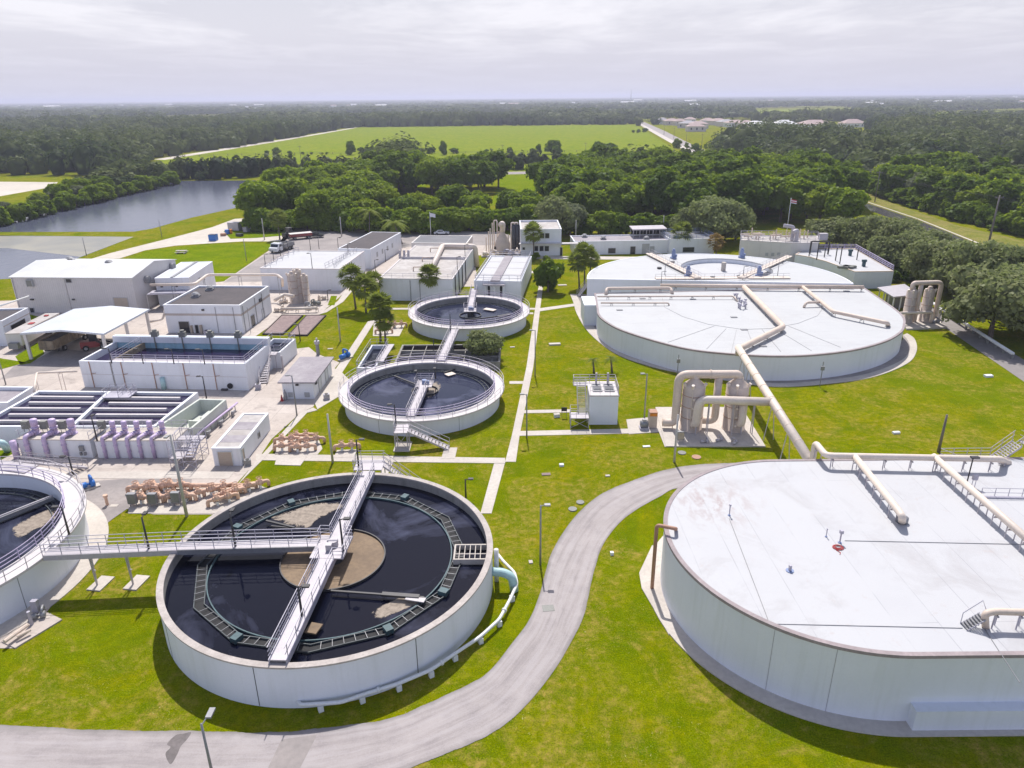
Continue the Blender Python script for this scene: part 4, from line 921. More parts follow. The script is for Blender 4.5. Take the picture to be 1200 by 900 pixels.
# white control building with dark roof
q = rectp((191,357), (281,357.5), (317,335), 5.4)
t, q = flat_block('control_building', 'white two storey control building with dark flat roof and tan band', 'building', q, 5.4, 'white_wall', 'dark_roof', par=.32)
A, B, C, D = q
for a, b in ((A, B), (B, C)): wall_box(t, a, b, 0.01, (b-a).length-.01, 3.35, 3.75, 'band_tan', 'wall_band', .04)
wall_px_box(t, A, B, (209.5,377), (223.5,391), 'glass_dark', 'window', 'frame_grey'); wall_px_box(t, A, B, (228.5,381), (234,393), 'black_gap', 'doorway', 'frame_grey', floor=True)
wall_px_box(t, A, B, (223.7,381), (227.7,393), 'door_tan', 'door_leaf', proud=.5, floor=True); wall_px_box(t, A, B, (234.6,380.5), (239,393), 'door_tan', 'door_leaf', proud=.5, floor=True)
wall_px_box(t, B, C, (293.5,371), (300,386), 'glass_dark', 'window', 'frame_grey'); wall_px_box(t, B, C, (306.5,363), (311,377), 'door_white', 'door', 'frame_grey', floor=True)
wall_px_box(t, A, B, (236.5,362), (239.5,364), 'dark_metal', 'wall_light', proud=.25); wall_px_box(t, B, C, (303,350.5), (306,352.5), 'dark_metal', 'wall_light', proud=.25)
m = MB(); e = (B-A).normalized(); n = Vector((e.y, -e.x))
for tt in (9.6, 12.9, 15.6): 
    p = A+e*tt+n*.08; m.tube([(p.x, p.y, .1), (p.x, p.y, 5)], .05, 5)
e = (C-B).normalized(); n = Vector((e.y, -e.x))
for tt in (.8, 6.5, 10): p = B+e*tt+n*.08; m.tube([(p.x, p.y, .1), (p.x, p.y, 5)], .06, 5)
m.build('downpipe', M['grey_metal'], t)
for x, y in ((229.5,348), (246,340)): g = P(x, y, 5.1); roof_vent(t, g.x, g.y, 5.08, .75)
# left edge building
q = rectp((-60,385), (12,384), (16,361) , 4.6); q = rect(P(-60,378,4.6), P(2,376,4.6), P(18,361,4.6))
t, q = flat_block('garage_building', 'white garage building at left edge with black open doorway', 'garage', q, 4.6, 'white_wall', 'dark_roof', par=.3)
A, B, C, D = q
wall_box(t, B, C, 2.0, 6.6, .03, 3.1, 'black_gap', 'doorway', .03, 'frame_grey'); wall_box(t, B, C, .01, (C-B).length-.01, 3.45, 3.6, 'band_tan', 'wall_band', .04)
# open canopy
zc, zr = 4.4, 5.0
a, r0, b = P(27,391,zc), P(74,389.5,zr), P(122,393,zc); c, r1, d = P(175.5,364,zc), P(132,360,zr), P(91,363,zc)
t = thing('carport', 'open sided white metal canopy on tan posts over a parked dump trailer', 'canopy', ((a+c)/2).to_2d().to_3d())
u = (c-b).normalized(); w = Vector((u.y, -u.x, 0)); L = (c-b).length; wd = (b-a).dot(w)
a = b-w*wd; d = a+u*L; c = b+u*L; r0 = (a+b)/2+Vector((0, 0, zr-zc)); r1 = (c+d)/2+Vector((0, 0, zr-zc))
up_ = Vector((0, 0, .3))
MB().add([a, b, c, d, r0, r1]+[v+up_ for v in (a, b, c, d, r0, r1)], [(6,10,11,9), (10,7,8,11), (4,0,3,5), (1,4,5,2), (0,4,10,6), (4,1,7,10), (1,2,8,7), (2,5,11,8), (5,3,9,11), (3,0,6,9)]).build('roof', M['metal_roof_grey'], t)
m = MB()
for k in range(0, 5):
    for s0 in (a, b):
        p = s0+u*(.4+(L-.8)*k/4); p = p+w*(.5 if s0 is a else -.5)
        if k in (0, 2, 4): o = MB().cbox((p.x, p.y, 0), .42, .42, zc, .1).build('post', M['cream_wall'], t)
# filter basins with serpentine baffles
z = 2.3
q = [P2(-30,500,z), P2(182,499.5,z), P2(232,459.5,z), P2(45,457.5,z)]; q = ccw(q); A, B, C, D = q
t = thing('filter_basin', 'twin white walled basin with rows of concrete baffles and purplish water', 'basin', (A+C)/2)
MB().frame(q, .4, 0, z).build('wall', M['white_wall'], t)
MB().sheet(inset(q, .38), z-.4).build('water', M['basin_water'], t)
m0, m1 = A+(B-A)*.535, D+(C-D)*.445
MB().ibeam((m0.x, m0.y, .2), (m1.x, m1.y, .2), .45, z-.203).build('centre_wall', M['white_wall'], t)
mb = MB()
for ch, (s0, s1, e0, e1) in enumerate(((A, m0, D, m1), (m0, B, m1, C))):
    for k in range(1, 6):
        f = k/6; p, r = s0+(e0-s0)*f, s1+(e1-s1)*f; g = .13
        if k % 2: p2, r2 = p, p+(r-p)*(1-g)
        else: p2, r2 = p+(r-p)*g, r
        mb.ibeam((p2.x, p2.y, .3), (r2.x, r2.y, .3), .38, z-.33)
mb.build('baffle', M['rim_paint'], t)
# platform with rails on its back wall
g = P(141, 463, z); mb = MB(); mb.cbox((g.x, g.y, z+.02), 3.6, 2.4, .12); mb.build('platform', M['galvanised'], t)
mb = MB(); mb.rail([(g.x-1.8, g.y-1.2, z+.1), (g.x-1.8, g.y+1.2, z+.1), (g.x+1.8, g.y+1.2, z+.1), (g.x+1.8, g.y-1.2, z+.1)], 1.07, 3, .035, 1.1); mb.rail([(g.x+.4, g.y-1.2, z+.1), (g.x+.4, g.y+1.2, z+.1)], 1.07, 3, .035, 1.1); mb.build('platform_rail', M['galvanised'], t)
# empty pit on its right side
q = [P2(182.8,500.5,z), P2(224,502.5,z), P2(265,468,z), P2(233.2,467,z)]
t = thing('open_pit', 'empty open concrete pit with pale green stained walls beside the baffled basin', 'basin', (q[0]+q[2])/2)
q = ccw(q); MB().frame(q, .3, 0, z-.02).build('wall', M['green_stain_wall'], t); MB().sheet(inset(q, .28), .4).build('floor', M['green_stain_wall'], t)
mb = MB(); a, b = q[0]+(q[3]-q[0])*.45, q[1]+(q[2]-q[1])*.45; a2 = a+(b-a)*.35; mb.ibeam((a2.x, a2.y, .4), (b.x, b.y, .4), .3, 1.0); a, b = q[0]+(q[3]-q[0])*.7, q[1]+(q[2]-q[1])*.7; a2 = a+(b-a)*.55; mb.ibeam((a2.x, a2.y, .4), (b.x, b.y, .4), 2.2, .9); mb.build('ledge', M['green_stain_wall'], t)
t = thing('left_basin', 'shallow grey basin cut by the left edge behind the baffled basin', 'basin', P(-20,460)); t.name = 'shallow_basin'
q = ccw([P2(-60,472,2.2), P2(9,472,2.2), P2(39,453,2.2), P2(-60,452,2.2)]); MB().frame(q, .35, 0, 2.2).build('wall', M['white_wall'], t); MB().sheet(inset(q, .33), 1.7).build('floor', M['grey_roof'], t)
# lilac drain line with gates along the pit wall
t = thing('drain_line', 'pale lilac pipe with gate stands running along right wall of the empty pit', 'pipe', P(250, 493)); a, b = P(228,512,1.0), P(278,472,1.0)
MB().tube([a, b], .15, 8).build('pipe', M['pipe_lilac'], t, True)
for k in range(7):
    q = a.lerp(b, .06+.145*k); MB().bar((q.x, q.y, 0), (q.x, q.y, .9), .12).build('post', M['grey_metal'], t)
    if k % 2: m = MB(); m.cyl((q.x+.5, q.y-.2, 0), .2, .8, 8); m.tube([(q.x+.5, q.y-.5, .55), (q.x+.5, q.y+.6, .55)], .16, 8); m.build('valve', M['grey_metal'], t)
m = MB(); m.tube([P(226,514,.15), P(272,478,.15)], .13, 6); m.build('low_pipe', M['box_grey'], t)
# air conditioners and cabinets along the building walls
for i, (x, y, s_) in enumerate(((243,393,.9), (161,365,1.0), (303,456,.8), (291,545,.7), (383,468,.8), (420,345,1.0), (700,302.5,1.1), (770,303,1.1), (160,413,.9))):
    g = P(x, y); t = thing('condenser_unit', 'grey condenser unit on the ground '+['beside the control building door', 'by the warehouse roller door', 'left of the stair at the splitter box', 'by the side door of the white shed', 'by the far corner of the grey slab roofed building', 'at the corner of white roofed block', 'below the office wing left window', 'below the office wing right end', 'behind the aeration basin by the carport'][i], 'air conditioner', (g.x, g.y, 0), 'condenser units'); MB().cbox((g.x, g.y, .08), s_, s_*.8, s_*.95, .1*i).build('body', M['grey_metal' if i % 2 else 'galvanised'], t); m = MB(); m.cyl((g.x, g.y, .08+s_*.95), s_*.32, .06, 12); m.build('fan_guard', M['dark_metal'], t); MB().cbox((g.x, g.y, 0), s_*1.2, s_, .08, .1*i).build('plinth', M['pale_concrete'], t)
# pump decks
z = 2.4
def deck(label, fl, fr, bk, z):
    q = rect(P(*fl, z), P(*fr, z), P(*bk, z)); t = thing('pump_deck', label, 'pump station', (q[0]+q[2])/2); q = ccw(q)
    MB().prism(q, 0, z-.12, top=False).build('wall', M['white_wall'], t); MB().prism(inset(q, -.06), z-.12, z, True).build('deck', M['pale_concrete'], t)
    mb = MB(); mb.rail([(p.x, p.y, z) for p in (q[1], q[2], q[3], q[0])], 1.0, 2, .03, 1.8); mb.build('handrail', M['galvanised'], t); return t, q
t, q = deck('white walled pump deck at left carrying the three large lilac pumps', (20,514), (104.5,515.5), (112,503), z)
wall_px_box(t, q[0], q[1], (93,522), (99.5,528), 'grey_metal', 'panel', proud=.25); wall_px_box(t, q[0], q[1], (94,529.5), (97,533), 'grey_metal', 'panel', proud=.2); wall_px_box(t, q[0], q[1], (99,529.5), (102,533), 'grey_metal', 'panel', proud=.2)
t, q = deck('white walled pump deck carrying the row of five smaller lilac pumps', (110.5,516), (206,515.5), (225,501), z)
def lilac_pump(px, py, tx, ty, label, r, h, group, bot):
    g = P(px, py, z); tp = P(tx, ty, z); t = thing('vertical_pump', label, 'pump', (g.x, g.y, z), group)
    m = MB(); m.lathe((g.x, g.y, z), [(0.001,0),(r*1.25,0),(r*1.25,.12),(r*.9,.12),(r*.9,h*.38),(r*1.1,h*.38),(r*1.1,h*.44),(r*.75,h*.44),(r*.75,h*.55),(r,h*.55),(r,h*.93),(r*.8,h*.97),(r*.3,h)], 14); m.build('motor', M['pipe_lilac'], t, True)
    d = Vector((tp.x, tp.y, z+.35)); s = Vector((g.x, g.y, z+.35)); dn = (d-s).normalized(); out = d+dn*.45
    bt = P(*bot, 0) if bot else Vector((out.x, out.y, .0)); m = MB()
    m.tube(bend([s, out, Vector((out.x, out.y, 0.02))], r*.9), r*.62, 12)
    for f in (.35, .6): q0 = s.lerp(d, f); m.tube([q0-dn*.07, q0+dn*.07], r*.85, 12)
    for zz in (.9, 1.7): m.tube([(out.x, out.y, zz), (out.x, out.y, zz+.12)], r*.8, 12)
    m.build('discharge_pipe', M['pipe_lilac'], t, True)
for i, (px, tx) in enumerate(((43,33), (64.5,54.5), (86,76.5))):
    lilac_pump(px, 508, tx, 513.5, ('first', 'middle', 'last')[i]+' of the three big lilac vertical pumps from the left', .42, 2.0, 'big lilac pumps', None)
    g = P(px-11, 506, z); tt = thing('control_cabinet', 'grey cabinet beside the %s big lilac pump' % ('first', 'middle', 'last')[i], 'cabinet', (g.x, g.y, z), 'cabinets on the pump deck'); MB().cbox((g.x, g.y, z+.45), .8, .5, 1.0).build('body', M['box_grey'], tt); m = MB(); [m.bar((g.x+s, g.y, z), (g.x+s, g.y, z+.45), .08) for s in (-.3, .3)]; m.build('leg', M['grey_metal'], tt)
g = P(21, 514, z); t = thing('lilac_riser', 'lone lilac pipe riser at left end of the pump deck', 'pipe', (g.x-.4, g.y-.4, 0)); MB().tube([(g.x-.4, g.y-.45, 0), (g.x-.4, g.y-.45, 2.3)], .38, 12).build('pipe', M['pipe_lilac'], t, True)
nm5 = ['leftmost of the five small lilac pumps', 'second from left of the five small lilac pumps', 'middle pump of the five small lilac pumps', 'fourth from left of the five small lilac pumps', 'rightmost of the five small lilac pumps']
for i, (px, tx) in enumerate(((134,123), (147.5,137), (162,151.5), (177,165.5), (191.5,180.5))): lilac_pump(px, 508, tx, 514.5, nm5[i], .32, 1.7, 'small lilac pumps', None)
g = P(121, 506, z); tt = thing('control_cabinet', 'grey cabinet beside the leftmost small lilac pump', 'cabinet', (g.x, g.y, z), 'cabinets on the pump deck'); MB().cbox((g.x, g.y, z+.45), .8, .5, 1.0).build('body', M['box_grey'], tt); m = MB(); [m.bar((g.x+s, g.y, z), (g.x+s, g.y, z+.45), .08) for s in (-.3, .3)]; m.build('leg', M['grey_metal'], tt)
# scaffold stair tower
g = P(216, 549); t = thing('stair_tower', 'galvanised scaffold stair tower at right end of the pump deck', 'stairs', (g.x, g.y, 0))
m = MB(); w_, d_ = 3.0, 3.6
for x in (-w_/2, 0, w_/2):
    for y in (0, d_/2, d_): m.bar((g.x+x, g.y+y, 0), (g.x+x, g.y+y, 3.6), .09)
for zz in (.9, 1.6, 2.5, 3.5):
    for y in (0, d_): m.bar((g.x-w_/2, g.y+y, zz), (g.x+w_/2, g.y+y, zz), .07)
    for x in (-w_/2, w_/2): m.bar((g.x+x, g.y, zz), (g.x+x, g.y+d_, zz), .07)
for x0, x1 in ((-w_/2, 0), (0, w_/2)):
    for y in (0, d_): m.bar((g.x+x0, g.y+y, .05), (g.x+x1, g.y+y, .9), .07); m.bar((g.x+x1, g.y+y, .05), (g.x+x0, g.y+y, .9), .07)
m.build('frame', M['galvanised'], t); m = MB(); m.cbox((g.x-w_/4, g.y+d_/2, 1.25), w_/2, d_, .07); m.cbox((g.x, g.y+d_-.5, 2.45), w_, 1.1, .07); m.build('platform', M['galvanised_white'], t)
stair(t, (g.x+.75, g.y+.1, 1.3), (g.x+.75, g.y+d_-1.0, 2.5), 1.0, 'galvanised'); 
# white box building
q = rectp((248,525), (281,525), (321,484), 2.35)
t, q = flat_block('storage_shed', 'small white flat roofed shed with tan double doors', 'shed', q, 2.35, 'white_wall', 'old_white_roof', par=.1)
A, B, C, D = q; wall_px_box(t, A, B, (255,529.5), (274,547), 'door_tan', 'double_door', 'door_white', floor=True)
wall_px_box(t, B, C, (282.8,527), (288,545), 'door_tan', 'door', 'door_white', floor=True); wall_box(t, B, C, 5.6, 6.2, .9, 1.5, 'glass_dark', 'window', framed='frame_grey')
e = D-A; n_ = B-A
for f0, f1 in ((.17, .36), (.52, .74)):
    qq = [A+e*f0+n_*.06, A+e*f0+n_*.94, A+e*f1+n_*.94, A+e*f1+n_*.06]; MB().prism(qq, 2.24, 2.27).build('roof_panel', M['grey_roof'], t)
# grey roofed electrical building
zr = 2.75
q = rectp((325,448), (369,448), (395,418), zr)
c = (q[0]+q[2])/2; t = thing('electrical_building', 'small white building with oversailing grey slab roof', 'building', (c.x, c.y, 0))
qi = inset(ccw(q), .45); MB().prism(qi, 0, zr-.2, top=False).build('wall', M['white_wall'], t); MB().prism(q, zr-.2, zr, True).build('roof', M['grey_roof'], t)
A, B, C, D = qi
wall_px_box(t, A, B, (338.5,460.5), (343,464.5), 'frame_grey', 'window', 'frame_grey'); wall_px_box(t, A, B, (357.5,460.5), (362.5,464.5), 'frame_grey', 'window', 'frame_grey'); wall_px_box(t, A, B, (346.5,449.8), (350,451.5), 'dark_metal', 'wall_light', proud=.25)
for f in (.25, .62): L = (C-B).length; wall_box(t, B, C, L*f, L*f+1.3, .03, 2.1, 'door_white', 'door', framed='frame_grey')
wall_box(t, B, C, .8, 1.3, 1.9, 2.3, 'dark_metal', 'wall_light', .25)
# aeration basin
z = 4.2
q = rect(P(92,423,z), P(287,426.5,z), P(298,402,z)); A, B, C, D = q
t = thing('aeration_basin', 'tall white aeration basin with aqua inner wall and four motors', 'basin', (A+C)/2)
MB().frame(q, .35, 0, z).build('wall', M['white_wall'], t)
qq = inset(ccw(q), .34); MB().sheet(qq, z-1.0).build('water', M['basin_water'], t)
e, n = (B-A).normalized(), (D-A).normalized(); Wd = (D-A).length; Ln = (B-A).length
m = MB(); p = D+e*4.6; m.ibeam((p.x, p.y-.0, z-.95), (C.x, C.y, z-.95), .1, .2) if False else None
a, b = D-n*.40+e*.4, C-n*.40-e*.4; MB().ibeam((a.x, a.y, z-1.05), (b.x, b.y, z-1.05), .1, 2.1).build('back_panel', M['aqua_wall'], t)
a, b = D-n*.2, C-n*.2; MB().ibeam((a.x, a.y, z+.003), (b.x, b.y, z+.003), 1.0, 1.0).build('back_walk', M['white_wall'], t)
f0 = A+e*4.9; f1 = f0+n*Wd; MB().ibeam((f0.x, f0.y, .2), (f1.x, f1.y, .2), .3, z-.21).build('divider', M['trailer_wood'], t)
for x in (169, 203, 237, 271):
    g = P(x, 401, z+1.05); k = D+e*((g.to_2d()-D).dot(e))-n*.3; m = MB(); m.cbox((k.x, k.y, z+1.0), 1.0, .8, .8, .03); m.cyl((k.x, k.y, z+1.8), .35, .3, 10); m.bar((k.x, k.y-.4, z-.9), (k.x, k.y-.4, z+1.0), .25); m.build('motor', M['box_grey'], t)
m = MB(); r0 = A+e*5.2+n*.9; r1 = A+e*(Ln-.5)+n*.9; m.rail([f0.to_3d()+Vector((0,0,z))+n.to_3d()*(Wd-1), f0.to_3d()+Vector((0,0,z))+n.to_3d()*.2, (B-e*.2+n*.2).to_3d()+Vector((0,0,z)), (C-e*.2-n*.6).to_3d()+Vector((0,0,z))], 1.07, 3, .04, 1.7); m.build('handrail', M['galvanised'], t)
m = MB(); m.ibeam((f0+n*.9).to_3d()+Vector((0,0,z-.1)), (B+n*.9-e*.4).to_3d()+Vector((0,0,z-.1)), 1.1, .1); m.build('walkway', M['galvanised_white'], t)
wall_box(t, A, B, .02, Ln-.02, 2.1, 2.16, 'rim_paint', 'wall_joint', .03)
m = MB()
for x in (193.5,): tt, _ = wall_px(x, 455, A, B); p = A+e*tt-n*.25; m.tube([(p.x, p.y, .1), (p.x, p.y, 1.9)], .35, 12)
m.build('downpipe', M['pipe_teal'], t, True)
wall_px_box(t, A, B, (260,455), (268,460), 'dark_metal', 'panel', proud=.4)
tt, zz = wall_px(270, 452, A, B); p = A+e*tt-n*.02; m = MB(); m.tube([(p.x, p.y, zz), (p.x-n.x*.2, p.y-n.y*.2, zz)], .42, 14); m.build('wall_port', M['black_gap'], t)
for x in (108, 145, 181, 217, 252):
    tt, _ = wall_px(x, 440, A, B); p = A+e*tt-n*.08; m = MB(); m.tube([(p.x, p.y, .05), (p.x, p.y, 4.15)], .06, 6); m.bar((p.x, p.y, 2.2), (p.x+.8, p.y-.2, 2.4), .09); m.build('wall_conduit', M['pipe_brown'], t)
# raised basin and stair right of it
z = 2.7
q = [P2(304,411,z), P2(328,413,z), P2(351,397,z), P2(316,397,z)]; q = rect(P(300,412.5,z), P(328,413,z), P(351,397,z)); A, B, C, D = q
t = thing('splitter_box', 'raised white concrete splitter box with railed stair beside the aeration basin', 'basin', (A+C)/2)
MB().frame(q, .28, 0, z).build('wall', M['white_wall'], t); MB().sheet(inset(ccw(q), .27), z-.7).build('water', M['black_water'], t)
m = MB(); m.rail([Vector((*p, z)) for p in (A, B, C, D)], 1.07, 2, .035, 1.5, closed=True); m.build('handrail', M['galvanised'], t)
stair(t, P(309,450)+Vector((0,0,.05)), Vector((*(A+(B-A)*.5-(C-B).normalized()*.3), z)), 1.2, 'galvanised_white')
m = MB(); mm = A+(B-A)*.5
m.cbox((mm.x, mm.y-.6, z-.08), 3.2, 1.4, .1, 0)
for x in (-1.5, 1.5):
    m.bar((mm.x+x, mm.y-1.2, 0), (mm.x+x, mm.y-1.2, z), .1)
for x in (-3.2, -2.4, 2.4): m.tube([(mm.x+x, mm.y-1.0, 0), (mm.x+x, mm.y-1.0, z-.3)], .14, 8)
m.build('stair_frame', M['galvanised_white'], t)
# rear blocks
q = rectp((304.5,314), (398,315), (414,294), 5.0)
t, q = flat_block('treatment_block', 'low white block with bright white roof behind the tan vessels', 'building', q, 5.0, 'white_wall', 'roof_white_plain', par=.12, rimm='rim_paint')
A, B, C, D = q; m = MB(); e = (B-A).normalized(); n = (D-A).normalized(); Ln = (B-A).length; Wd = (D-A).length
for k in range(6): p = A+e*.8+n*(1+(Wd-2)*k/5); m.rail([(p.x, p.y, 4.9), (p.x+1.2, p.y, 4.9)], 1.0, 2, .05, 1.2)
p0, p1 = A+e*(Ln-3.6)+n*1.0, A+e*(Ln-1.6)+n*(Wd-1); m.rail([(p0.x, p0.y, 4.9), (p0.x+(p1-p0).x, p1.y, 4.9)], 1.1, 2, .05, 2); m.rail([((p0+e*2).x, p0.y, 4.9), ((p0+e*2).x, p1.y, 4.9)], 1.1, 2, .05, 2); m.build('handrail', M['galvanised'], t)
q = rectp((396,291), (434,292), (457,272), 5.0)
t, q = flat_block('blower_building', 'block with sloped dusty purple grey roof behind the white roofed block', 'building', q, 5.0, 'white_wall', 'dark_roof', par=.05)
for k in range(4): wall_box(t, q[1], q[2], 4+k*4.0, 5.0+k*4.0, 2.2, 3.4, 'frame_grey', 'window')
q = rectp((444,326), (530,327), (555.5,287.5), 4.8)
t, q = flat_block('reactor_block', 'broad white block with stained pinkish roof carrying the big tan duct', 'building', q, 4.8, 'white_wall', 'old_white_roof', par=.12, rimm='rim_paint')
A, B, C, D = q; e = (B-A).normalized(); n = (D-A).normalized(); Ln = (B-A).length; Wd = (D-A).length
a, b = A+e*.2+n*Wd*.55, B-e*.2+n*Wd*.55; MB().ibeam((a.x, a.y, 4.65), (b.x, b.y, 4.65), .4, .6).build('roof_kerb', M['rim_paint'], t)
m = MB(); m.rail([(A.x+.3, A.y+.3, 4.8), (B.x-.3, B.y+.3, 4.8), (C.x-.3, C.y, 4.8)], 1.0, 2, .03, 2.4); m.build('handrail', M['galvanised'], t)
for f in (.42, .55): wall_box(t, A, B, Ln*f, Ln*f+.12, .05, 4.5, 'grey_metal', 'downpipe', .12)
for k in range(4): wall_box(t, B, C, 3+k*5.0, 3.25+k*5.0, .05, 4.9, 'dark_metal', 'downpipe', .2)
for x, y in ((493,317.5), (503,306), (512,295)):
    g = P(x, y, 4.7); m = MB(); m.tube(bend([(g.x-1.6, g.y, 4.7), (g.x-1.6, g.y, 5.6), (g.x+.4, g.y, 5.6)], .3), .13, 8); m.build('roof_pipe', M['pipe_tan'], t, True)
g0 = P(474,302,4.8); m = MB()
for k in range(3): m.tube([(g0.x-1+k, g0.y, 4.7), (g0.x-1+k, g0.y, 6.6)], .28, 10); m.cbox((g0.x-1+k, g0.y-.6, 4.7), .5, .5, .9)
m.build('roof_equipment', M['galvanised_white'], t)
q = rectp((482,284.5), (547,285), (541,276), 3.4)
t, q = flat_block('store_building', 'low grey flat roofed building behind the duct block', 'building', q, 3.4, 'cream_wall', 'slate_roof', par=.06)
t = thing('roof_duct', 'big tan duct running along and down the stained roof block', 'duct', P(520, 300))
mb = MB(); mb.tube(bend([P(504,319,5.3), P(518.5,288,5.4), P(551,288.5,5.4), P(556.5,289,5.2), P(556.5,289,5.2)-Vector((-.5,0,5.1))], 1.2), .62, 14); mb.build('duct', M['pipe_cream'], t, True)
mb = MB()
for f in (.2, .5, .8): p = P(504,319,5.3).lerp(P(518.5,288,5.4), f); mb.cbox((p.x, p.y, 4.7), 1.2, .3, .4)
mb.build('duct_saddle', M['grey_metal'], t)
q = rectp((555.5,328.5), (610.5,329.5), (617,300), 4.4)
t, q = flat_block('filter_house', 'white block with panelled white roof and pinkish centre strip above rear clarifier', 'building', q, 4.4, 'white_wall', 'roof_white_plain', par=.15)
A, B, C, D = q; e = (B-A).normalized(); n = (D-A).normalized(); Ln = (B-A).length; Wd = (D-A).length
a, b = A+e*Ln*.45-n*.3, A+e*Ln*.45+n*(Wd-.3); MB().ibeam((a.x, a.y, 4.2), (b.x, b.y, 4.2), 1.9, .3).build('centre_strip', M['grey_roof'], t)
m = MB()
for f in (.25, .5, .75):
    for s0, s1 in ((.03, .34), (.57, .97)): a, b = A+e*Ln*s0+n*Wd*f, A+e*Ln*s1+n*Wd*f; m.ibeam((a.x, a.y, 4.2), (b.x, b.y, 4.2), .25, .1)
m.build('roof_joint', M['rim_paint'], t)
wall_box(t, A, B, Ln*.2, Ln*.66, 3.5, 3.8, 'galvanised_white', 'balcony', 1.0)
for f in (.22, .42, .62): wall_box(t, A, B, Ln*f, Ln*f+.35, .05, 3.5, 'white_wall', 'pier', .7)
for f in (.29, .55): wall_box(t, A, B, Ln*f, Ln*f+.5, .5, 3.4, 'black_gap', 'slot', .04)
m = MB(); m.rail([Vector((*p, 4.4)) for p in (A+e*.2+n*.2, B-e*.2+n*.2, C-e*.2-n*.2, D+e*.2-n*.2)], 1.07, 2, .05, 1.8, closed=True)
a, b = A+e*Ln*.2-n*.9, A+e*Ln*.66-n*.9; m.rail([(a.x, a.y, 3.8), (b.x, b.y, 3.8)], 1.0, 2, .04, 1.2); m.build('handrail', M['galvanised'], t)
# offices behind
q = rectp((610,269.5), (658,269), (651,258.5), 7.0)
t, q = flat_block('office_tower', 'two storey white office block with pale pink flat roof', 'office', q, 7.2, 'white_wall', 'old_white_roof', par=.5)
A, B, C, D = q
for a, b in (((633,273.5),(637.5,279)), ((639,273.5),(643.5,279)), ((626.5,288.5),(630.5,294)), ((632.5,288.5),(636.8,294)), ((638.5,288.5),(643,294)), ((612.5,290),(615,292.5))): wall_px_box(t, A, B, a, b, 'glass_dark', 'window', 'frame_grey')
wall_px_box(t, A, B, (656.5,290), (658.8,300), 'black_gap', 'door', 'frame_grey', floor=True)
Ln = (B-A).length; wall_box(t, A, B, -.4, Ln+6.5, 3.3, 3.55, 'rim_paint', 'awning', 1.6)
q = rectp((673,283), (785,281), (786,274), 3.7)
t, q = flat_block('office_wing', 'long single storey white office wing with grey pink flat roof', 'office', q, 3.7, 'white_wall', 'grey_roof', par=.25)
A, B, C, D = q; Ln = (B-A).length
wall_px_box(t, A, B, (713,291), (721,296.5), 'glass_dark', 'window', 'frame_grey')
for a, b in (((739,289),(744,299)), ((691.5,289),(696,299)), ((753,286),(760,298)), ((762,289),(766,298))): wall_px_box(t, A, B, a, b, 'glass_dark' if a[0] < 745 else 'frame_grey', 'door', 'frame_grey', floor=True)
for x, y in ((685,277.5), (707,280), (757.5,280)): g = P(x, y, 3.6); roof_vent(t, g.x, g.y, 3.45, .8)
g0, g1 = P(741.5,279,3.7), P(782,278,3.7); m = MB(); m.prism([(g0.x, g0.y+1), (g1.x, g1.y+1), (g1.x, g1.y+7), (g0.x, g0.y+7)], 5.6, 5.9, True); m.build('roof_shelter', M['galvanised_white'], t)
m = MB()
for k in range(6): x = g0.x+.3+(g1.x-g0.x-.6)*k/5; m.bar((x, g0.y+1.2, 3.4), (x, g0.y+1.2, 5.6), .2); m.bar((x, g0.y+6.5, 3.4), (x, g0.y+6.5, 5.6), .2)
m.build('shelter_post', M['galvanised_white'], t); MB().box(g0.x+.6, g0.y+6.7, 3.45, g1.x-.6, g0.y+6.85, 5.5).build('shelter_back', M['glass_dark'], t)
q = rectp((785,280), (838,279), (834,271), 4.2)
t, q = flat_block('office_annex', 'white annex right of the office wing with blue grey railed roof', 'office', q, 4.2, 'white_wall', 'slate_roof', par=.2)
A, B, C, D = q; wall_px_box(t, A, B, (800.5,290), (813,295), 'glass_dark', 'window', 'frame_grey')
m = MB(); m.rail([Vector((*p, 4.2)) for p in (A, B, C, D)], 1.0, 3, .05, 1.8, closed=True); m.build('handrail', M['motor_blue'], t)
# rear right structures
zz = 6.0
q = [P2(867.5,281,zz), P2(928,284.5,zz), P2(960,284,zz), P2(958,276,zz), P2(868,275,zz)]
t, q = flat_block('headworks_block', 'tall cream block crowded with rails and pipes behind rear white tank', 'building', q, zz, 'cream_wall', 'old_white_roof', par=.15, rimm='rim_paint')
m = MB(); m.rail([Vector((p[0], p[1], zz)) for p in q], 1.1, 3, .05, 1.8, closed=True); m.build('handrail', M['galvanised'], t)
rg = random.Random(8); m = MB()
for k in range(16): g = P(872+rg.random()*74, 277+rg.random()*4, zz); h = rg.uniform(.7, 2.4); m.tube([(g.x, g.y, zz-.1), (g.x, g.y, zz+h)], .16, 7)
for k in range(10): g = P(872+rg.random()*70, 277+rg.random()*4.5, zz); m.tube([(g.x-1.2, g.y, zz+.9), (g.x+1.2, g.y+.3, zz+.9)], .16, 7)
m.build('pipework', M['pipe_tan'], t)
m = MB(); g = P(928,281,zz); m.tube(bend([(g.x, g.y, zz), (g.x, g.y, zz+3.2), (g.x-2.5, g.y, zz+3.6)], .5), .45, 12); g = P(933,282,zz); m.tube(bend([(g.x, g.y, zz), (g.x, g.y, zz+2.6), (g.x-1.2, g.y-.3, zz+2.2)], .5), .5, 12); m.cbox((g.x+7, g.y+1, zz), 2, 1.2, 1.6); m.build('vent_cowl', M['galvanised_white'], t, False)
a, b = q[0], q[1]
for x in (897, 904, 911): wall_px_box(t, a, b, (x,296), (x+3,300), 'frame_grey', 'window')
zz = 3.9
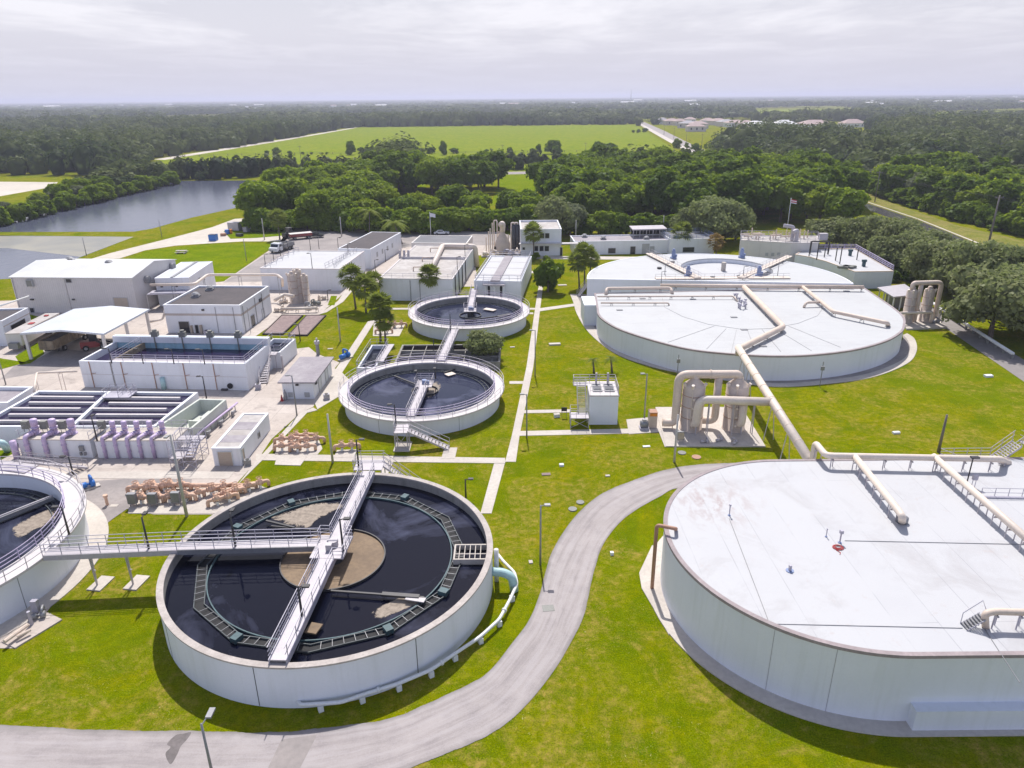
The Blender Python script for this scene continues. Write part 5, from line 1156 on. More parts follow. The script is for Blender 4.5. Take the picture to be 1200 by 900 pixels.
q = [P2(932,298,zz), P2(950,301,zz), P2(968,306,zz), P2(985,312,zz), P2(1002,318,zz), P2(1047.5,317.5,zz), P2(1002,291,zz), P2(943,291.5,zz)]
t, q = flat_block('covered_basin', 'low white roofed basin with blue hydrants and purple rail along its right edge', 'basin', q, zz, 'tank_wall', 'roof_white_plain', par=.1, rimm='pipe_tan')
m = MB(); m.rail([P(1046.5,317,zz), P(1002,291.5,zz), P(945,291.5,zz)], 1.1, 3, .09, 1.6); m.build('handrail', M['lilac_rail'], t)
m = MB()
for x, y in ((996,299), (1012,311.5)): g = P(x, y, zz); m.cyl((g.x, g.y, zz-.1), .4, 1.0, 8); m.cbox((g.x, g.y, zz+.9), 1.0, .5, .5)
m.build('hydrant', M['teal_paint'], t); m = MB()
for x, y, h in ((948,300,3.5), (957,304,3.8), (979,305,3), (984,309,4), (1004,304,2.4), (966,301,2.0)): g = P(x, y, zz); m.tube([(g.x, g.y, zz-.1), (g.x, g.y, zz+h)], .12, 6)
g = P(949,297,zz); m.tube(bend([(g.x, g.y, zz), (g.x, g.y, zz+3), (g.x+4, g.y-1, zz+3), (g.x+4, g.y-1, zz)], .4), .2, 8); m.build('roof_pipe', M['dark_metal'], t)
m = MB(); [m.cbox(P(988+k*3, 314-k*.2, zz)-Vector((0,0,.05)), 2.2, 1.0, .5, k) for k in range(4)]; m.build('valve_cluster', M['box_grey'], t)
q = rectp((1047,347), (1077,346), (1062,332.5), 3.0); q = rect(P(1030,338,3.0), P(1048,349,3.0), P(1078,345,3.0))
q = [P2(1028,337,3), P2(1047,348,3), P2(1078,345,3), P2(1060,333,3)]
c = (q[0]+q[2])/2; t = thing('open_shelter', 'small shelter with pale flat roof on white posts beside right vessels', 'shelter', (c.x, c.y, 0))
MB().prism(q, 2.8, 3.05, True).build('roof', M['galvanised_white'], t); qi = inset(ccw(q), .5)
MB().prism(inset(ccw(q), 1.6), 0, 2.7).build('back_wall', M['grey_metal'], t)
for i in range(4):
    for f in (0, .33, .66): p = qi[i]+(qi[(i+1) % 4]-qi[i])*f; MB().cbox((p.x, p.y, 0), .2, .2, 2.8).build('post', M['white_wall'], t)
# small tower building on the lawn
zt = 4.2
q = rectp((693,465), (725.5,463), (725,443), zt); q = rect(P(691.5,463,zt), P(725,463,zt), P(724,447,zt)); A, B, C, D = q
t = thing('pump_house', 'small tall white block on the lawn with railed roof hatches and outside stair', 'building', (A+C)/2)
MB().prism(q, 0, zt-.2, top=False).build('wall', M['tank_wall'], t); MB().prism(inset(ccw(q), -.08), zt-.2, zt, True).build('roof', M['rim_paint'], t)
e = (B-A).normalized(); n = (D-A).normalized(); Ln = (B-A).length; Wd = (D-A).length
for s0, s1 in ((.12, .46), (.54, .9)):
    m = MB(); qq = [A+e*Ln*s0+n*Wd*.22, A+e*Ln*s1+n*Wd*.22, A+e*Ln*s1+n*Wd*.75, A+e*Ln*s0+n*Wd*.75]; m.frame(qq, .12, zt, zt+.12); m.prism(inset(ccw(qq), .12), zt, zt+.03)
    for f in (.3, .5, .7): a, b = qq[0]+(qq[3]-qq[0])*f, qq[1]+(qq[2]-qq[1])*f; m.ibeam((a.x, a.y, zt+.04), (b.x, b.y, zt+.04), .14, .1)
    m.build('hatch', M['grey_metal'], t)
m = MB()
for f in (.3, .72): p = A+e*Ln*f+n*Wd*.8; m.cyl((p.x, p.y, zt), .14, 1.6, 8)
m.build('vent_pipe', M['galvanised_white'], t)
m = MB(); m.rail([Vector((*p, zt)) for p in (B-n*0+n*.2, C-n*.2, D-n*.2-e*1.9)], 1.07, 3, .04, 1.3); m.rail([Vector((*p, zt)) for p in (A+n*.2, B+n*.2-e*.1)], 1.07, 2, .03, 1.3); m.rail([Vector((*p, zt)) for p in (D-e*1.9-n*.2, D-e*1.9-n*1.4, D-e*.1-n*1.4)], 1.07, 3, .04, 1.0); m.build('handrail', M['galvanised_white'], t)
p = D-e*1.0-n*.7; MB().cbox((p.x, p.y, zt-.12), 1.9, 1.3, .1, math.atan2(e.y, e.x)).build('landing', M['galvanised_white'], t)
s1 = D-e*.95-n*1.4; s0 = A-e*.95+n*.6; stair(t, (s0.x, s0.y, 1.5), (s1.x, s1.y, zt-.1), 1.1, 'galvanised_white')
p = A-e*1.35-n*.3; MB().cbox((p.x, p.y, 1.4), 2.4, 1.9, .1, math.atan2(e.y, e.x)).build('landing', M['galvanised_white'], t)
m = MB()
cs = [p+e*x+n*y for x, y in ((-1.15, -.9), (1.15, -.9), (1.15, .9), (-1.15, .9))]
for c_ in cs: m.bar((*c_, 0), (*c_, 1.4), .12)
for i in (0, 3): a, b = cs[i], cs[(i+1) % 4]; m.bar((*a, .1), (*b, 1.35), .07); m.bar((*b, .1), (*a, 1.35), .07)
m.rail([Vector((*c_, 1.5)) for c_ in (cs[2], cs[3], cs[0], cs[1])], 1.05, 2, .035, 1.2); m.build('landing_frame', M['galvanised'], t)
# ------------------------------------------------------------------ vessels, ducts and pipework
def legs(mb, p, w, r=.07, spread=.5):
    """an A-frame from the ground up to point p, legs apart along w"""
    p = Vector(p); w = Vector(w).normalized()
    for s in (-1, 1): mb.bar((p.x+w.x*s*spread, p.y+w.y*s*spread, 0), (p.x+w.x*s*.15, p.y+w.y*s*.15, p.z), r*2)
# odour scrubber pair by the lawn
sl = MB(); sl.prism([(v.x, v.y) for v in PL([(768,478),(869,478),(897,524),(780,524)])], 0, .14); setting('vessel_pad', sl, 'pale_concrete')
def vessel(label, px, py, r, hb, hc, name='scrubber_vessel', mat='vessel_tan', group='odour scrubber vessels', base=.14):
    g = P(px, py); t = thing(name, label, 'vessel', (g.x, g.y, base), group); c = (g.x, g.y, base)
    m = MB(); m.lathe(c, [(r*1.04,0),(r*1.04,.15),(r,.15),(r,hb),(r*.93,hb+.12),(r*.42,hc),(r*.42,hc+.25)], 28); m.build('shell', M[mat], t, True)
    m = MB()
    for f in (.3, .55, .8): m.lathe((c[0], c[1], base+hb*f), [(r*1.001,0),(r*1.025,0),(r*1.025,.07),(r*1.001,.07)], 28)
    m.build('band', M['pipe_brown'], t)
    m = MB()
    for a in (200, 330, 250): m.tube([(c[0]+r*.85*math.cos(R(a)), c[1]+r*.85*math.sin(R(a)), base+hb-.1), (c[0]+r*1.06*math.cos(R(a)), c[1]+r*1.06*math.sin(R(a)), base+hb+.5)], .2, 8)
    m.tube([(c[0]-r*.35, c[1]-r*.98, base+.5), (c[0]-r*.35, c[1]-r*.98, base+hb-.3)], .05, 6)
    for k in range(4): m.tube([(c[0]-r*.2, c[1]-r*.9, base+1+k*1.2), (c[0]-r*.2, c[1]-r*1.12, base+1+k*1.2)], .16, 10)
    m.build('fitting', M['pipe_cream'], t); return t, g
tA, gA = vessel('left of the two big tan scrubber vessels on the lawn pad', 809, 503, 1.40, 6.0, 6.75)
tB, gB = vessel('right of the two big tan scrubber vessels on the lawn pad', 859, 503, 1.40, 6.0, 6.75)
zt = 7.6
t = thing('overhead_duct', 'tall arched tan pipe over the two big vessels down to the fan cabinet', 'duct', P(790, 495)); w = Vector((1, 0, 0))
l = Vector((gA.x-2.05, gA.y, 0)); rr = .52
pa = bend([l+Vector((-1.6, .1, .95)), l+Vector((0, 0, .95)), l+Vector((0, 0, zt)), Vector((gB.x, gB.y, zt)), Vector((gB.x, gB.y, 6.6))], 1.25, 8)
m = MB(); m.tube(pa, rr, 16); m.build('pipe', M['pipe_tan'], t, True)
m = MB(); m.tube([(gA.x, gA.y, 6.6), (gA.x, gA.y, zt)], .55, 16); m.tube(bend([(gA.x+3.0, gA.y, zt), (gA.x+3.0, gA.y, 1.2), (gA.x+1.3, gA.y+.2, 1.2)], .8), .48, 16); m.build('branch', M['pipe_tan'], t, True)
m = MB()
for x in (gA.x+1.9,): m.tube([(x-.06, gA.y, zt), (x+.06, gA.y, zt)], .62, 16)
m.bar((l.x-.3, l.y, 0), (l.x-.3, l.y, .5), .14); m.build('flange', M['vessel_tan'], t)
# duct from the mid tank to the big covered tank with its low branch
t = thing('transfer_duct', 'long pale duct on legs from middle round tank to big right tank', 'duct', P(905, 500))
d0 = P(865,409,5.0); d1 = P(904,480,4.8); d2 = P(949,540,4.9)
d0b = Vector((d0.x, d0.y, 5.2)); nd = (d2-d0b); dm = d0b+nd*.5
m = MB(); m.tube([d0b, d2], .52, 16); m.build('duct', M['pipe_cream'], t, True)
m = MB(); bl = d0b.lerp(d2, .57); lowz = bl.z
m.tube(bend([bl, Vector((gA.x+.3, gA.y-1.75, lowz-.1)), Vector((gA.x+.1, gA.y-1.75, 1.5)), Vector((gA.x, gA.y-.7, 1.3))], 1.1, 8), .53, 16)
m.tube(bend([Vector((gB.x+.4, gB.y-1.7, lowz)), Vector((gB.x+.4, gB.y-1.7, 1.5)), Vector((gB.x, gB.y-.7, 1.3))], .8, 8), .5, 16); m.build('branch', M['pipe_cream'], t, True)
m = MB()
for f in (.1, .22, .58, .78): q = d0b.lerp(d2, f); legs(m, q-Vector((0, 0, .55)), (1, .2, 0), .06, .7)
for x in (gA.x+1.6, gB.x-.8, gB.x+1.8): legs(m, (x, gA.y-1.75, lowz-.6), (0, 1, 0), .07, .35)
for q in (Vector((gA.x+.2, gA.y-1.8, 1.2)), Vector((gB.x+.4, gB.y-1.9, 1.2))): m.bar((q.x, q.y, .1), q, .2)
m.build('support', M['galvanised_white'], t)
m = MB(); nn = nd.normalized()
for k in range(1, 9): q = d0b+nd*(k/9); m.tube([q-nn*.05, q+nn*.05], .56, 16)
m.build('flange', M['pipe_tan'], t)
t = thing('fan_cabinet', 'upright tan fan cabinet with orange top by the arched pipe', 'cabinet', P(764, 500)); g = P(764, 500)
MB().cbox((g.x, g.y, .1), 1.0, 1.2, 2.1).build('body', M['vessel_tan'], t); MB().cbox((g.x, g.y-.62, 1.75), .95, .06, .42).build('warning_panel', M['orange_paint'], t); MB().cbox((g.x, g.y, 2.2), 1.05, 1.25, .06).build('lid', M['pipe_brown'], t)
t = thing('fan_motor', 'grey fan motor on the pad left of the tan cabinet', 'motor', P(753, 503)); g = P(754.5, 503); m = MB(); m.tube([(g.x-.5, g.y, .75), (g.x+.5, g.y, .75)], .45, 14); m.build('body', M['grey_metal'], t, True); MB().cbox((g.x, g.y, 0), 1.2, .9, .35).build('plinth', M['galvanised'], t); MB().cbox((g.x, g.y, 1.15), .5, .4, .3).build('terminal_box', M['galvanised_white'], t)
t = thing('control_cabinet', 'olive green glass fronted cabinet on posts at the vessel pad', 'cabinet', P(797, 519)); g = P(797, 519); MB().cbox((g.x, g.y, .5), .85, .4, 1.1).build('body', M['grey_metal'], t); MB().cbox((g.x, g.y-.22, .58), .72, .05, .94).build('panel', M['leaf_olive'] if False else M['door_tan'], t); m = MB(); [m.bar((g.x+s, g.y, 0), (g.x+s, g.y, .5), .08) for s in (-.35, .35)]; m.build('leg', M['grey_metal'], t)
def pump_skid(label, px, py, mat, group=None, s=1.0, rz=0.0, nm='pump_set', cat='pump'):
    g = P(px, py); t = thing(nm, label, cat, (g.x, g.y, 0), group); c, sn = math.cos(rz), math.sin(rz)
    def T(x, y, z): return Vector((g.x+(c*x-sn*y)*s, g.y+(sn*x+c*y)*s, z*s))
    m = MB(); m.prism([T(x, y, 0).to_2d() for x, y in ((-1.2,-.45),(1.2,-.45),(1.2,.45),(-1.2,.45))], .02, .22*s); m.build('skid', M['pale_concrete'], t)
    m = MB(); m.tube([T(-1, 0, .62), T(-.1, 0, .62)], .34*s, 12); m.tube([T(-.1, 0, .62), T(.25, 0, .62)], .16*s, 10); m.tube([T(.25, 0, .6), T(.75, 0, .6)], .42*s, 12); m.build('motor', M[mat], t, True)
    m = MB(); m.tube(bend([T(.5, 0, .6), T(.5, 0, 1.3), T(.5, .9, 1.3), T(.5, .9, .1)], .25*s), .15*s, 10); m.build('pipe', M[mat], t, True); return t
for i, (x, y) in enumerate(((826,520), (843,518), (861,521))): pump_skid(['small cream pump at front left of the vessel pad', 'small cream pump in the middle front of the vessel pad', 'small cream pump at front right of the vessel pad'][i], x, y, 'galvanised_white', 'pumps on the vessel pad', .55, .5*i)
# pipework on the middle tank
def pipe(label, pts, r, mat, nm='pipe', cat='pipe', br=.6, sup=None, supz=0.0, supr=.05, n=12, pm='grey_metal', group=None):
    t = thing(nm, label, cat, (pts[0][0], pts[0][1], supz), group)
    b = bend(pts, br); m = MB(); m.tube(b, r, n); m.build('pipe', M[mat], t, True)
    if sup:
        m = MB(); acc = 0; nxt = sup/2
        for a, c in zip(pts, pts[1:]):
            a, c = Vector(a), Vector(c); L = (c-a).length
            while nxt < acc+L:
                q = a+(c-a)*((nxt-acc)/L); d = (c-a).normalized(); sd = Vector((-d.y, d.x, 0))
                if abs(d.z) < .5:
                    sd.normalize(); k = max(.12, r*.8)
                    m.bar((q.x+sd.x*k+d.x*.2, q.y+sd.y*k+d.y*.2, supz), (q.x+sd.x*k+d.x*.2, q.y+sd.y*k+d.y*.2, q.z-r*.3), supr*2); m.bar((q.x-sd.x*k-d.x*.2, q.y-sd.y*k-d.y*.2, supz), (q.x-sd.x*k-d.x*.2, q.y-sd.y*k-d.y*.2, q.z-r*.3), supr*2)
                    m.ibeam((q.x+sd.x*k*1.4, q.y+sd.y*k*1.4, q.z-r-.1), (q.x-sd.x*k*1.4, q.y-sd.y*k*1.4, q.z-r-.1), .12, .1)
                nxt += sup
            acc += L
        m.build('support', M[pm], t)
    return t
zm_ = 4.85
pipe('straight tan header pipe along the seam between the two middle tanks', [P(774,334.5,zm_), P(1012,336.5,zm_)], .36, 'pipe_tan', 'header_pipe', sup=6, supz=4.0)
pipe('fat tan duct crossing the middle tank roof diagonally then turning to its edge', [P(872,336.5,zm_), P(918,383,zm_), P(866,409,zm_), P(865,410,zm_)+Vector((-.2,-.9,-.2))], .48, 'pipe_tan', 'roof_duct', 'duct', .7, sup=5, supz=4.0)
pipe('thinner tan duct on right part of middle tank roof ending in a downturn', [P(941,336.5,zm_), P(976,365,zm_), P(1040,378.5,zm_), P(1041,381,4.1)], .33, 'pipe_tan', 'roof_duct', 'duct', .6, sup=5, supz=4.0)
pipe('short hooked tan pipe beside the thinner roof duct', [P(962,354,zm_), P(945,354.5,zm_), P(942,360,4.1)], .24, 'pipe_tan', 'roof_pipe')
pipe('looped tan pipe at left of the middle tank roof near the header', [P(710,345,4.1), P(711,338,zm_), P(786,337.5,zm_), P(788,344,4.1)], .3, 'pipe_tan', 'roof_pipe', sup=5, supz=4.0)
pipe('long thin tan pipe across left half of middle tank roof', [P(700,347.5,4.6), P(860,347,4.6), P(864,353,4.1)], .15, 'pipe_tan', 'roof_pipe', sup=4, supz=4.0)
pipe('thin tan pipe nearest the front on left of middle tank roof', [P(704,355,4.5), P(783,355,4.5), P(784,357,4.1)], .15, 'pipe_tan', 'roof_pipe', sup=4, supz=4.0)
t = thing('valve_cluster', 'knot of grey valves and pipes on the middle tank roof by the duct', 'valve', P(866, 356, 4.0)); m = MB(); rg = random.Random(2)
for k in range(9): g = P(860+rg.random()*14, 349+rg.random()*13, 4.0); m.tube(bend([(g.x, g.y, 4.0), (g.x, g.y, 4.7), (g.x+rg.uniform(-1, 1), g.y+rg.uniform(-1, 1), 4.7)], .2), .14, 8); m.cyl((g.x, g.y, 4.7), .25, .25, 8)
m.build('pipework', M['galvanised'], t)
t = thing('tank_stair', 'galvanised access stair at left end of the middle white tanks', 'stairs', P(688, 345)); g = P(690, 347); stair(t, (g.x-2.4, g.y-.5, .05), (g.x+.8, g.y+.6, 4.0), 1.1, 'galvanised'); m = MB(); m.cbox((g.x+1.4, g.y+.6, 3.95), 2.2, 1.6, .08); m.build('landing', M['galvanised'], t)
for i, (x, y) in enumerate(((726,363.5), (753,350), (860,372), (872,386.5), (894,406), (992,341.5), (812,351))):
    g = P(x, y, 4.0); o = MB().cbox((g.x, g.y, 4.003), 1.1, .6, .12).build('roof_hatch', M['grey_metal']); tag(o, 'small grey hatch lying flat on the middle tank roof', 'hatch', 'hatches on the middle tank roof')
for x, y in ((795,417), (964,425.5)):
    g = P(x, y, 3.6); tt = MB(); tt.tube([(g.x, g.y-.25, .05), (g.x, g.y-.25, 3.9)], .06, 6); tt.cbox((g.x, g.y-.3, 2.6), .5, .25, .6); o = tt._build('wall_conduit', M['grey_metal'], MIDF)
# big tank pipework
zp = 7.1
d2v = Vector((d2.x, d2.y, d2.z))
pipe('tan header pipe running along the far edge of the big right tank', [d2v+Vector((-.1,.2,0)), d2v+Vector((.15,-.25,0)), Vector((d2.x+.15, d2.y-.25, zp)), P(968,534,zp), P(1172,538,zp), P(1176,540,6.2), P(1176,541,5.8)+Vector((.3,-.3,0))], .32, 'pipe_cream', 'header_pipe', br=.6, sup=2.5, supz=5.8, pm='galvanised_white')
pipe('shorter tan pipe branching across the big right tank roof', [P(1001,534,zp), P(1054,600,zp), P(1057.5,606,zp-.1), P(1057,612,5.8)], .31, 'pipe_cream', 'roof_pipe', br=.6, sup=1.7, supz=5.8, pm='galvanised_white')
t = thing('pipe_collar', 'pale collar where the shorter roof pipe enters the big tank', 'collar', P(1057, 612, 5.8)); g = P(1057, 612, 5.8); m = MB(); m.cyl((g.x, g.y, 5.8), .46, .5, 14); m.build('collar', M['grey_metal'], t, True)
pipe('longest tan pipe crossing the big right tank roof out of frame', [P(1094,534.5,zp), P(1245,668,zp)], .31, 'pipe_cream', 'roof_pipe', br=.6, sup=1.9, supz=5.8, pm='galvanised_white')
pipe('tan pipe entering low on right edge of the big tank roof by steps', [P(1155,735,5.8), P(1154,719,zp), P(1166,716.5,zp), P(1330,722,zp)], .24, 'pipe_tan', 'roof_pipe', br=.5, sup=1.6, supz=5.8, pm='galvanised')
t = thing('crossover_steps', 'small steel steps with a loop rail on the big tank roof', 'steps', P(1140, 730, 5.8)); a, b = P(1129,735,5.8), P(1152,722,6.75); m = MB(); d = b-a; k = 7; sd = Vector((d.y, -d.x, 0)).normalized()
m2 = MB()
for i in range(k): q = a+d*(i+.5)/k; m.cbox((q.x, q.y, q.z), .12, .75, .05, math.atan2(d.y, d.x)); m.cbox((q.x, q.y, q.z-.16), .06, .75, .14, math.atan2(d.y, d.x))
m.build('treads', M['pipe_lilac'] if False else M['grey_metal'], t)
for s in (-.38, .38): m2.bar(a+sd*s, b+sd*s, .07)
m2.tube([a-sd*.38, a-sd*.38+Vector((0,0,.9)), b-sd*.38+Vector((0,0,1.0)), b-sd*.38+Vector((.4,0,.2))], .03, 5); m2.build('step_frame', M['galvanised'], t)
pipe('brown standpipe hooking over the left rim of the big right tank', [P(764,690,0), P(764,690,0)+Vector((0,0,6.5)), P(793,622,6.5)+Vector((0,.3,0)), P(793,622,5.9)+Vector((0,.3,0))], .16, 'pipe_brown', 'standpipe', br=.3, n=10)
def roof_pole(label, x, y, h, r, head, nm='roof_vent', mat='galvanised'):
    g = P(x, y, 5.8); t = thing(nm, label, 'vent', (g.x, g.y, 5.8)); m = MB(); m.cyl((g.x, g.y, 5.8), r, h, 8); m.build('pipe', M[mat], t); m = MB(); m.cbox((g.x, g.y, 5.8+h), head, head, head*1.1); m.build('cap', M[mat], t); m = MB(); m.cyl((g.x, g.y, 5.8), r*2.6, .06, 10); m.build('flange', M['motor_blue'], t)
roof_pole('slim blue grey vent post on the big tank roof left of the dirty patch', 854.5, 604, .95, .05, .16); roof_pole('short thin post left of the red hose on the big tank roof', 968, 629, .7, .04, .09); roof_pole('vent post with round grey cap above the red hose', 984, 636, .9, .06, .26); roof_pole('stubby dark vent on the open left of big tank roof', 925.5, 669, .3, .12, .2)
g = P(982, 642, 5.8); t = thing('hose_reel', 'coiled red hose lying on the big white tank roof', 'hose', (g.x, g.y, 5.8)); m = MB()
for k, (rr_, zz_) in enumerate(((.36, .05), (.30, .09), (.22, .11))):
    m.tube([(g.x+rr_*1.15*math.cos(a), g.y+rr_*math.sin(a), 5.8+zz_) for a in np.linspace(0, 2*math.pi, 25)], .032, 6)
m.build('coil', M['red_paint'], t); m = MB(); m.tube([(g.x-.3, g.y-.35, 5.84), (g.x-.1, g.y-.7, 5.84), (g.x-.25, g.y-.95, 5.84)], .03, 5); m.build('tail', M['red_paint'], t)
t = thing('roof_railing', 'low galvanised guard rail on right of the big tank roof', 'railing', P(1150, 580, 5.8)); m = MB(); m.rail([P(1149,582,5.8), P(1290,585,5.8)], .9, 2, .03, 1.2); m.ibeam(P(1149,583,5.8), P(1290,586,5.8), .3, .12); m.build('rail', M['galvanised'], t)
t = thing('rooftop_mast', 'black lamp mast with flat head on the big tank roof by pipes', 'lamp', P(1133, 566, 5.8)); g = P(1133, 566, 5.8); m = MB(); m.cyl((g.x, g.y, 5.8), .06, 2.7, 8); m.build('pole', M['dark_metal'], t); MB().cbox((g.x+.15, g.y, 8.45), .75, .35, .14).build('lamp_head', M['dark_metal'], t)
t = thing('junction_box', 'grey junction box on posts beside longest pipe of the big tank roof', 'box', P(1140, 572, 5.8)); g = P(1140, 571, 5.8); MB().cbox((g.x, g.y, 6.6), .45, .25, .55).build('body', M['galvanised'], t); m = MB(); [m.bar((g.x+s, g.y, 5.8), (g.x+s, g.y, 6.7), .06) for s in (-.15, .15)]; m.build('leg', M['galvanised'], t)
# stairs behind the big tank
t = thing('tank_stair', 'galvanised stair with handrails climbing behind the big right tank', 'stairs', P(1160, 530)); yb = by+br+.9
a, b = P(1165, 540, 4.2), P(1192, 521, 6.2); z0 = Vector((38.9, 66.6, 4.9))
x0 = P(1156, 533, 5.4).x; x1 = P(1188, 519, 6.8).x; x2 = P(1230, 540, 5.0).x
m = MB(); m.cbox((x0-2.2, yb, 5.0), 5.4, 1.4, .1); m.build('walkway', M['galvanised'], t)
stair(t, (x0+.4, yb, 5.1), (x1, yb, 7.0), 1.4, 'galvanised_white'); stair(t, (x2+1.2, yb, 5.1), (x1+.6, yb, 7.0), 1.4, 'galvanised_white')
m = MB(); m.rail([(x0-4.8, yb+.7, 5.1), (x0+.5, yb+.7, 5.1)], 1.05, 3, .035, 1.4); m.rail([(x0-4.8, yb+.7, 5.1), (x0-4.0, yb-.7, 5.1)], 1.05, 2, .035, 1.4)
for x in (x0-4.8, x0-2, x0+.5, x1, x2): m.bar((x, yb, 0), (x, yb, 5.1), .14)
m.build('walkway_rail', M['galvanised_white'], t)
# right-hand scrubbers
sl = MB(); sl.prism([(v.x, v.y) for v in PL([(1053,372),(1092,370),(1110,385),(1062,387)])], 0, .3); setting('vessel_pad', sl, 'pale_concrete')
t1, g1 = vessel('left of the two tan vessels at the far right of the white tanks', 1062, 379, .95, 5.8, 6.4, base=.3); t2_, g2 = vessel('right of the two tan vessels beside the perimeter road', 1082, 378, .95, 5.8, 6.4, base=.3)
pipe('tan inverted U pipe arching over the two right vessels', [Vector((g1.x-.2, g1.y, 6.6)), Vector((g1.x-.2, g1.y, 7.7)), Vector((g2.x+1.9, g2.y, 7.7)), Vector((g2.x+1.9, g2.y, 1.0)), Vector((g2.x+.8, g2.y-.3, .9))], .42, 'pipe_tan', 'overhead_duct', 'duct', 1.0)
pipe('upright tan pipe standing between the two right vessels', [Vector((g1.x+1.5, g1.y+.2, .3)), Vector((g1.x+1.5, g1.y+.2, 7.6))], .4, 'pipe_tan', 'riser_pipe')
pipe('level tan pipe in front of the two right vessels', [Vector((g1.x-2.2, g1.y-1.3, 2.4)), Vector((g2.x+.6, g2.y-1.3, 2.4)), Vector((g2.x+.6, g2.y-1.3, .4))], .26, 'pipe_cream', 'low_pipe')
pump_skid('small grey pump set on the pad right of the far vessels', 1096, 380, 'grey_metal', None, .9, .4)
t = thing('chemical_tank', 'small pale upright tank by the far right vessels', 'tank', P(1096, 373)); g = P(1097.5, 374); m = MB(); m.lathe((g.x, g.y, .0), [(.6,0),(.6,1.9),(.3,2.1)], 16); m.build('shell', M['cream_wall'], t, True); MB().cyl((g.x, g.y, 2.1), .25, .12, 12).build('lid', M['grey_metal'], t)
t = thing('guard_pipe', 'long silver white guard pipe on posts along the perimeter road', 'guard rail', P(1140, 385)); m = MB(); ga, gb = P(1090,353,.9), P(1187,414.5,.9); m.tube([ga, gb], .28, 10); m.build('pipe', M['pipe_white'], t, True); m = MB()
for k in range(13): q = ga.lerp(gb, k/12); m.cbox((q.x, q.y, 0), .3, .3, .75)
m.build('post', M['box_grey'], t)
# tan vessels between the left blocks
t, g = vessel('tall squarish tan vessel left of the twin tan towers at centre left', 346, 355, 1.05, 6.0, 6.5, group='tan tower vessels', base=0); t, g2 = vessel('tall tan tower vessel in the middle at centre left', 352.5, 354, .8, 6.6, 7.0, group='tan tower vessels', base=0); t, g3 = vessel('shorter tan tower vessel on the right at centre left', 359.5, 354, .8, 5.4, 5.9, group='tan tower vessels', base=0)
pipe('elbowed tan pipe at foot of the left tower vessels', [P(322,352,2.0), P(333,345,2.6), P(344,347,2.6)], .35, 'pipe_cream', 'low_pipe')
for i, (x, y) in enumerate(((328,366), (333,356), (363,362), (371,358), (377,352))): pump_skid(['cream pump left of the tower vessels beside the control building', 'cream pump close to the left tower vessel', 'grey pump right of the tower vessels', 'dark pump nearest the path by the tower vessels', 'pump farthest back by the tower vessels'][i], x, y, ('pipe_cream','pipe_cream','grey_metal','box_grey','pipe_cream')[i], 'pumps by the tower vessels', 1.0, .9*i)
pipe('low cream manifold in front of the tower vessels', [P(330,362,.9), P(372,361,.9)], .3, 'pipe_cream', 'low_pipe', sup=2, supz=0)
pipe('long tan overhead pipe from the metal shed past the control building', [P(176,334,5.0), P(228,333,5.0), P(243,322,5.4), P(325,322,5.4), P(331,327,5.0), P(331,335,3.0)], .28, 'pipe_cream', 'overhead_pipe', br=.9, sup=9, supz=0, supr=.05)
pipe('tan pipe dropping beside the carport and control building', [P(176,377,2.6), P(191,374,2.6), P(194,360,4.8)], .2, 'pipe_cream', 'low_pipe')
pipe('pale goose neck pipe on legs in front of the carport', [P(40,459,2.3), P(41,449,3.0), P(43,437,3.2), P(90,435,3.2)], .16, 'pipe_cream', 'yard_pipe', br=.5, sup=6, supz=0, pm='pipe_cream')
pipe('white pole like pipe at left reaching to the warehouse wall', [P(-10,362,4.6), P(34,347,5.5)], .14, 'pipe_white', 'yard_pipe')
# rear conical vessel and its pipework
g = P(589, 299); t = thing('cone_vessel', 'tan conical vessel with swan neck outlet behind the panelled roof block', 'vessel', (g.x, g.y, 0)); m = MB(); m.lathe((g.x, g.y, 0), [(2.1,0),(2.1,3.2),(1.7,4.2),(.6,6.2),(.6,6.6)], 20); m.build('shell', M['vessel_tan'], t, True); m = MB(); m.tube(bend([(g.x, g.y, 6.4), (g.x+.2, g.y, 8.6), (g.x-.4, g.y-1.4, 8.4)], .8), .75, 12); m.build('outlet', M['pipe_cream'], t, True); MB().cbox((g.x-2.0, g.y-1.2, 1.2), .5, .3, 1.4).build('panel', M['glass_dark'], t)
t = thing('pipe_rack', 'cluster of thin upright vent pipes beside the tan conical vessel', 'pipe rack', P(578, 296)); m = MB()
for x, h in ((570,4.5), (573,6), (575,7.2), (577.5,8.6), (579.5,9), (583,9), (585,6), (596,5.5), (599,7)): q = P(x, 297+(x % 3), 0); m.tube([q, q+Vector((0, 0, h))], .17, 6)
q = P(579.5, 297); m.tube([q+Vector((0,0,9)), P(583,297)+Vector((0,0,9))], .17, 6); m.bar(P(570,297,2.5), P(600,297,2.5), .2); m.bar(P(570,297,4), P(600,297,4), .2); m.build('pipes', M['pipe_cream'], t)
for i, (x, y) in enumerate(((603,291), (607,291))):
    g = P(x, y); tt = thing('dark_vessel', ('left' if i == 0 else 'right')+' of two slim dark upright vessels beside the two storey office', 'vessel', (g.x, g.y, 0), 'slim dark vessels'); m = MB(); m.lathe((g.x, g.y, 0), [(.8,0),(.8,6.3),(.4,6.8)], 14); m.build('shell', M['glass_dark'], tt, True); MB().tube(bend([(g.x-.9, g.y, 0), (g.x-.9, g.y, 7.2), (g.x, g.y, 7.2), (g.x, g.y, 6.7)], .3), .2, 8).build('pipe', M['pipe_cream'], tt, True)
rg = random.Random(5)
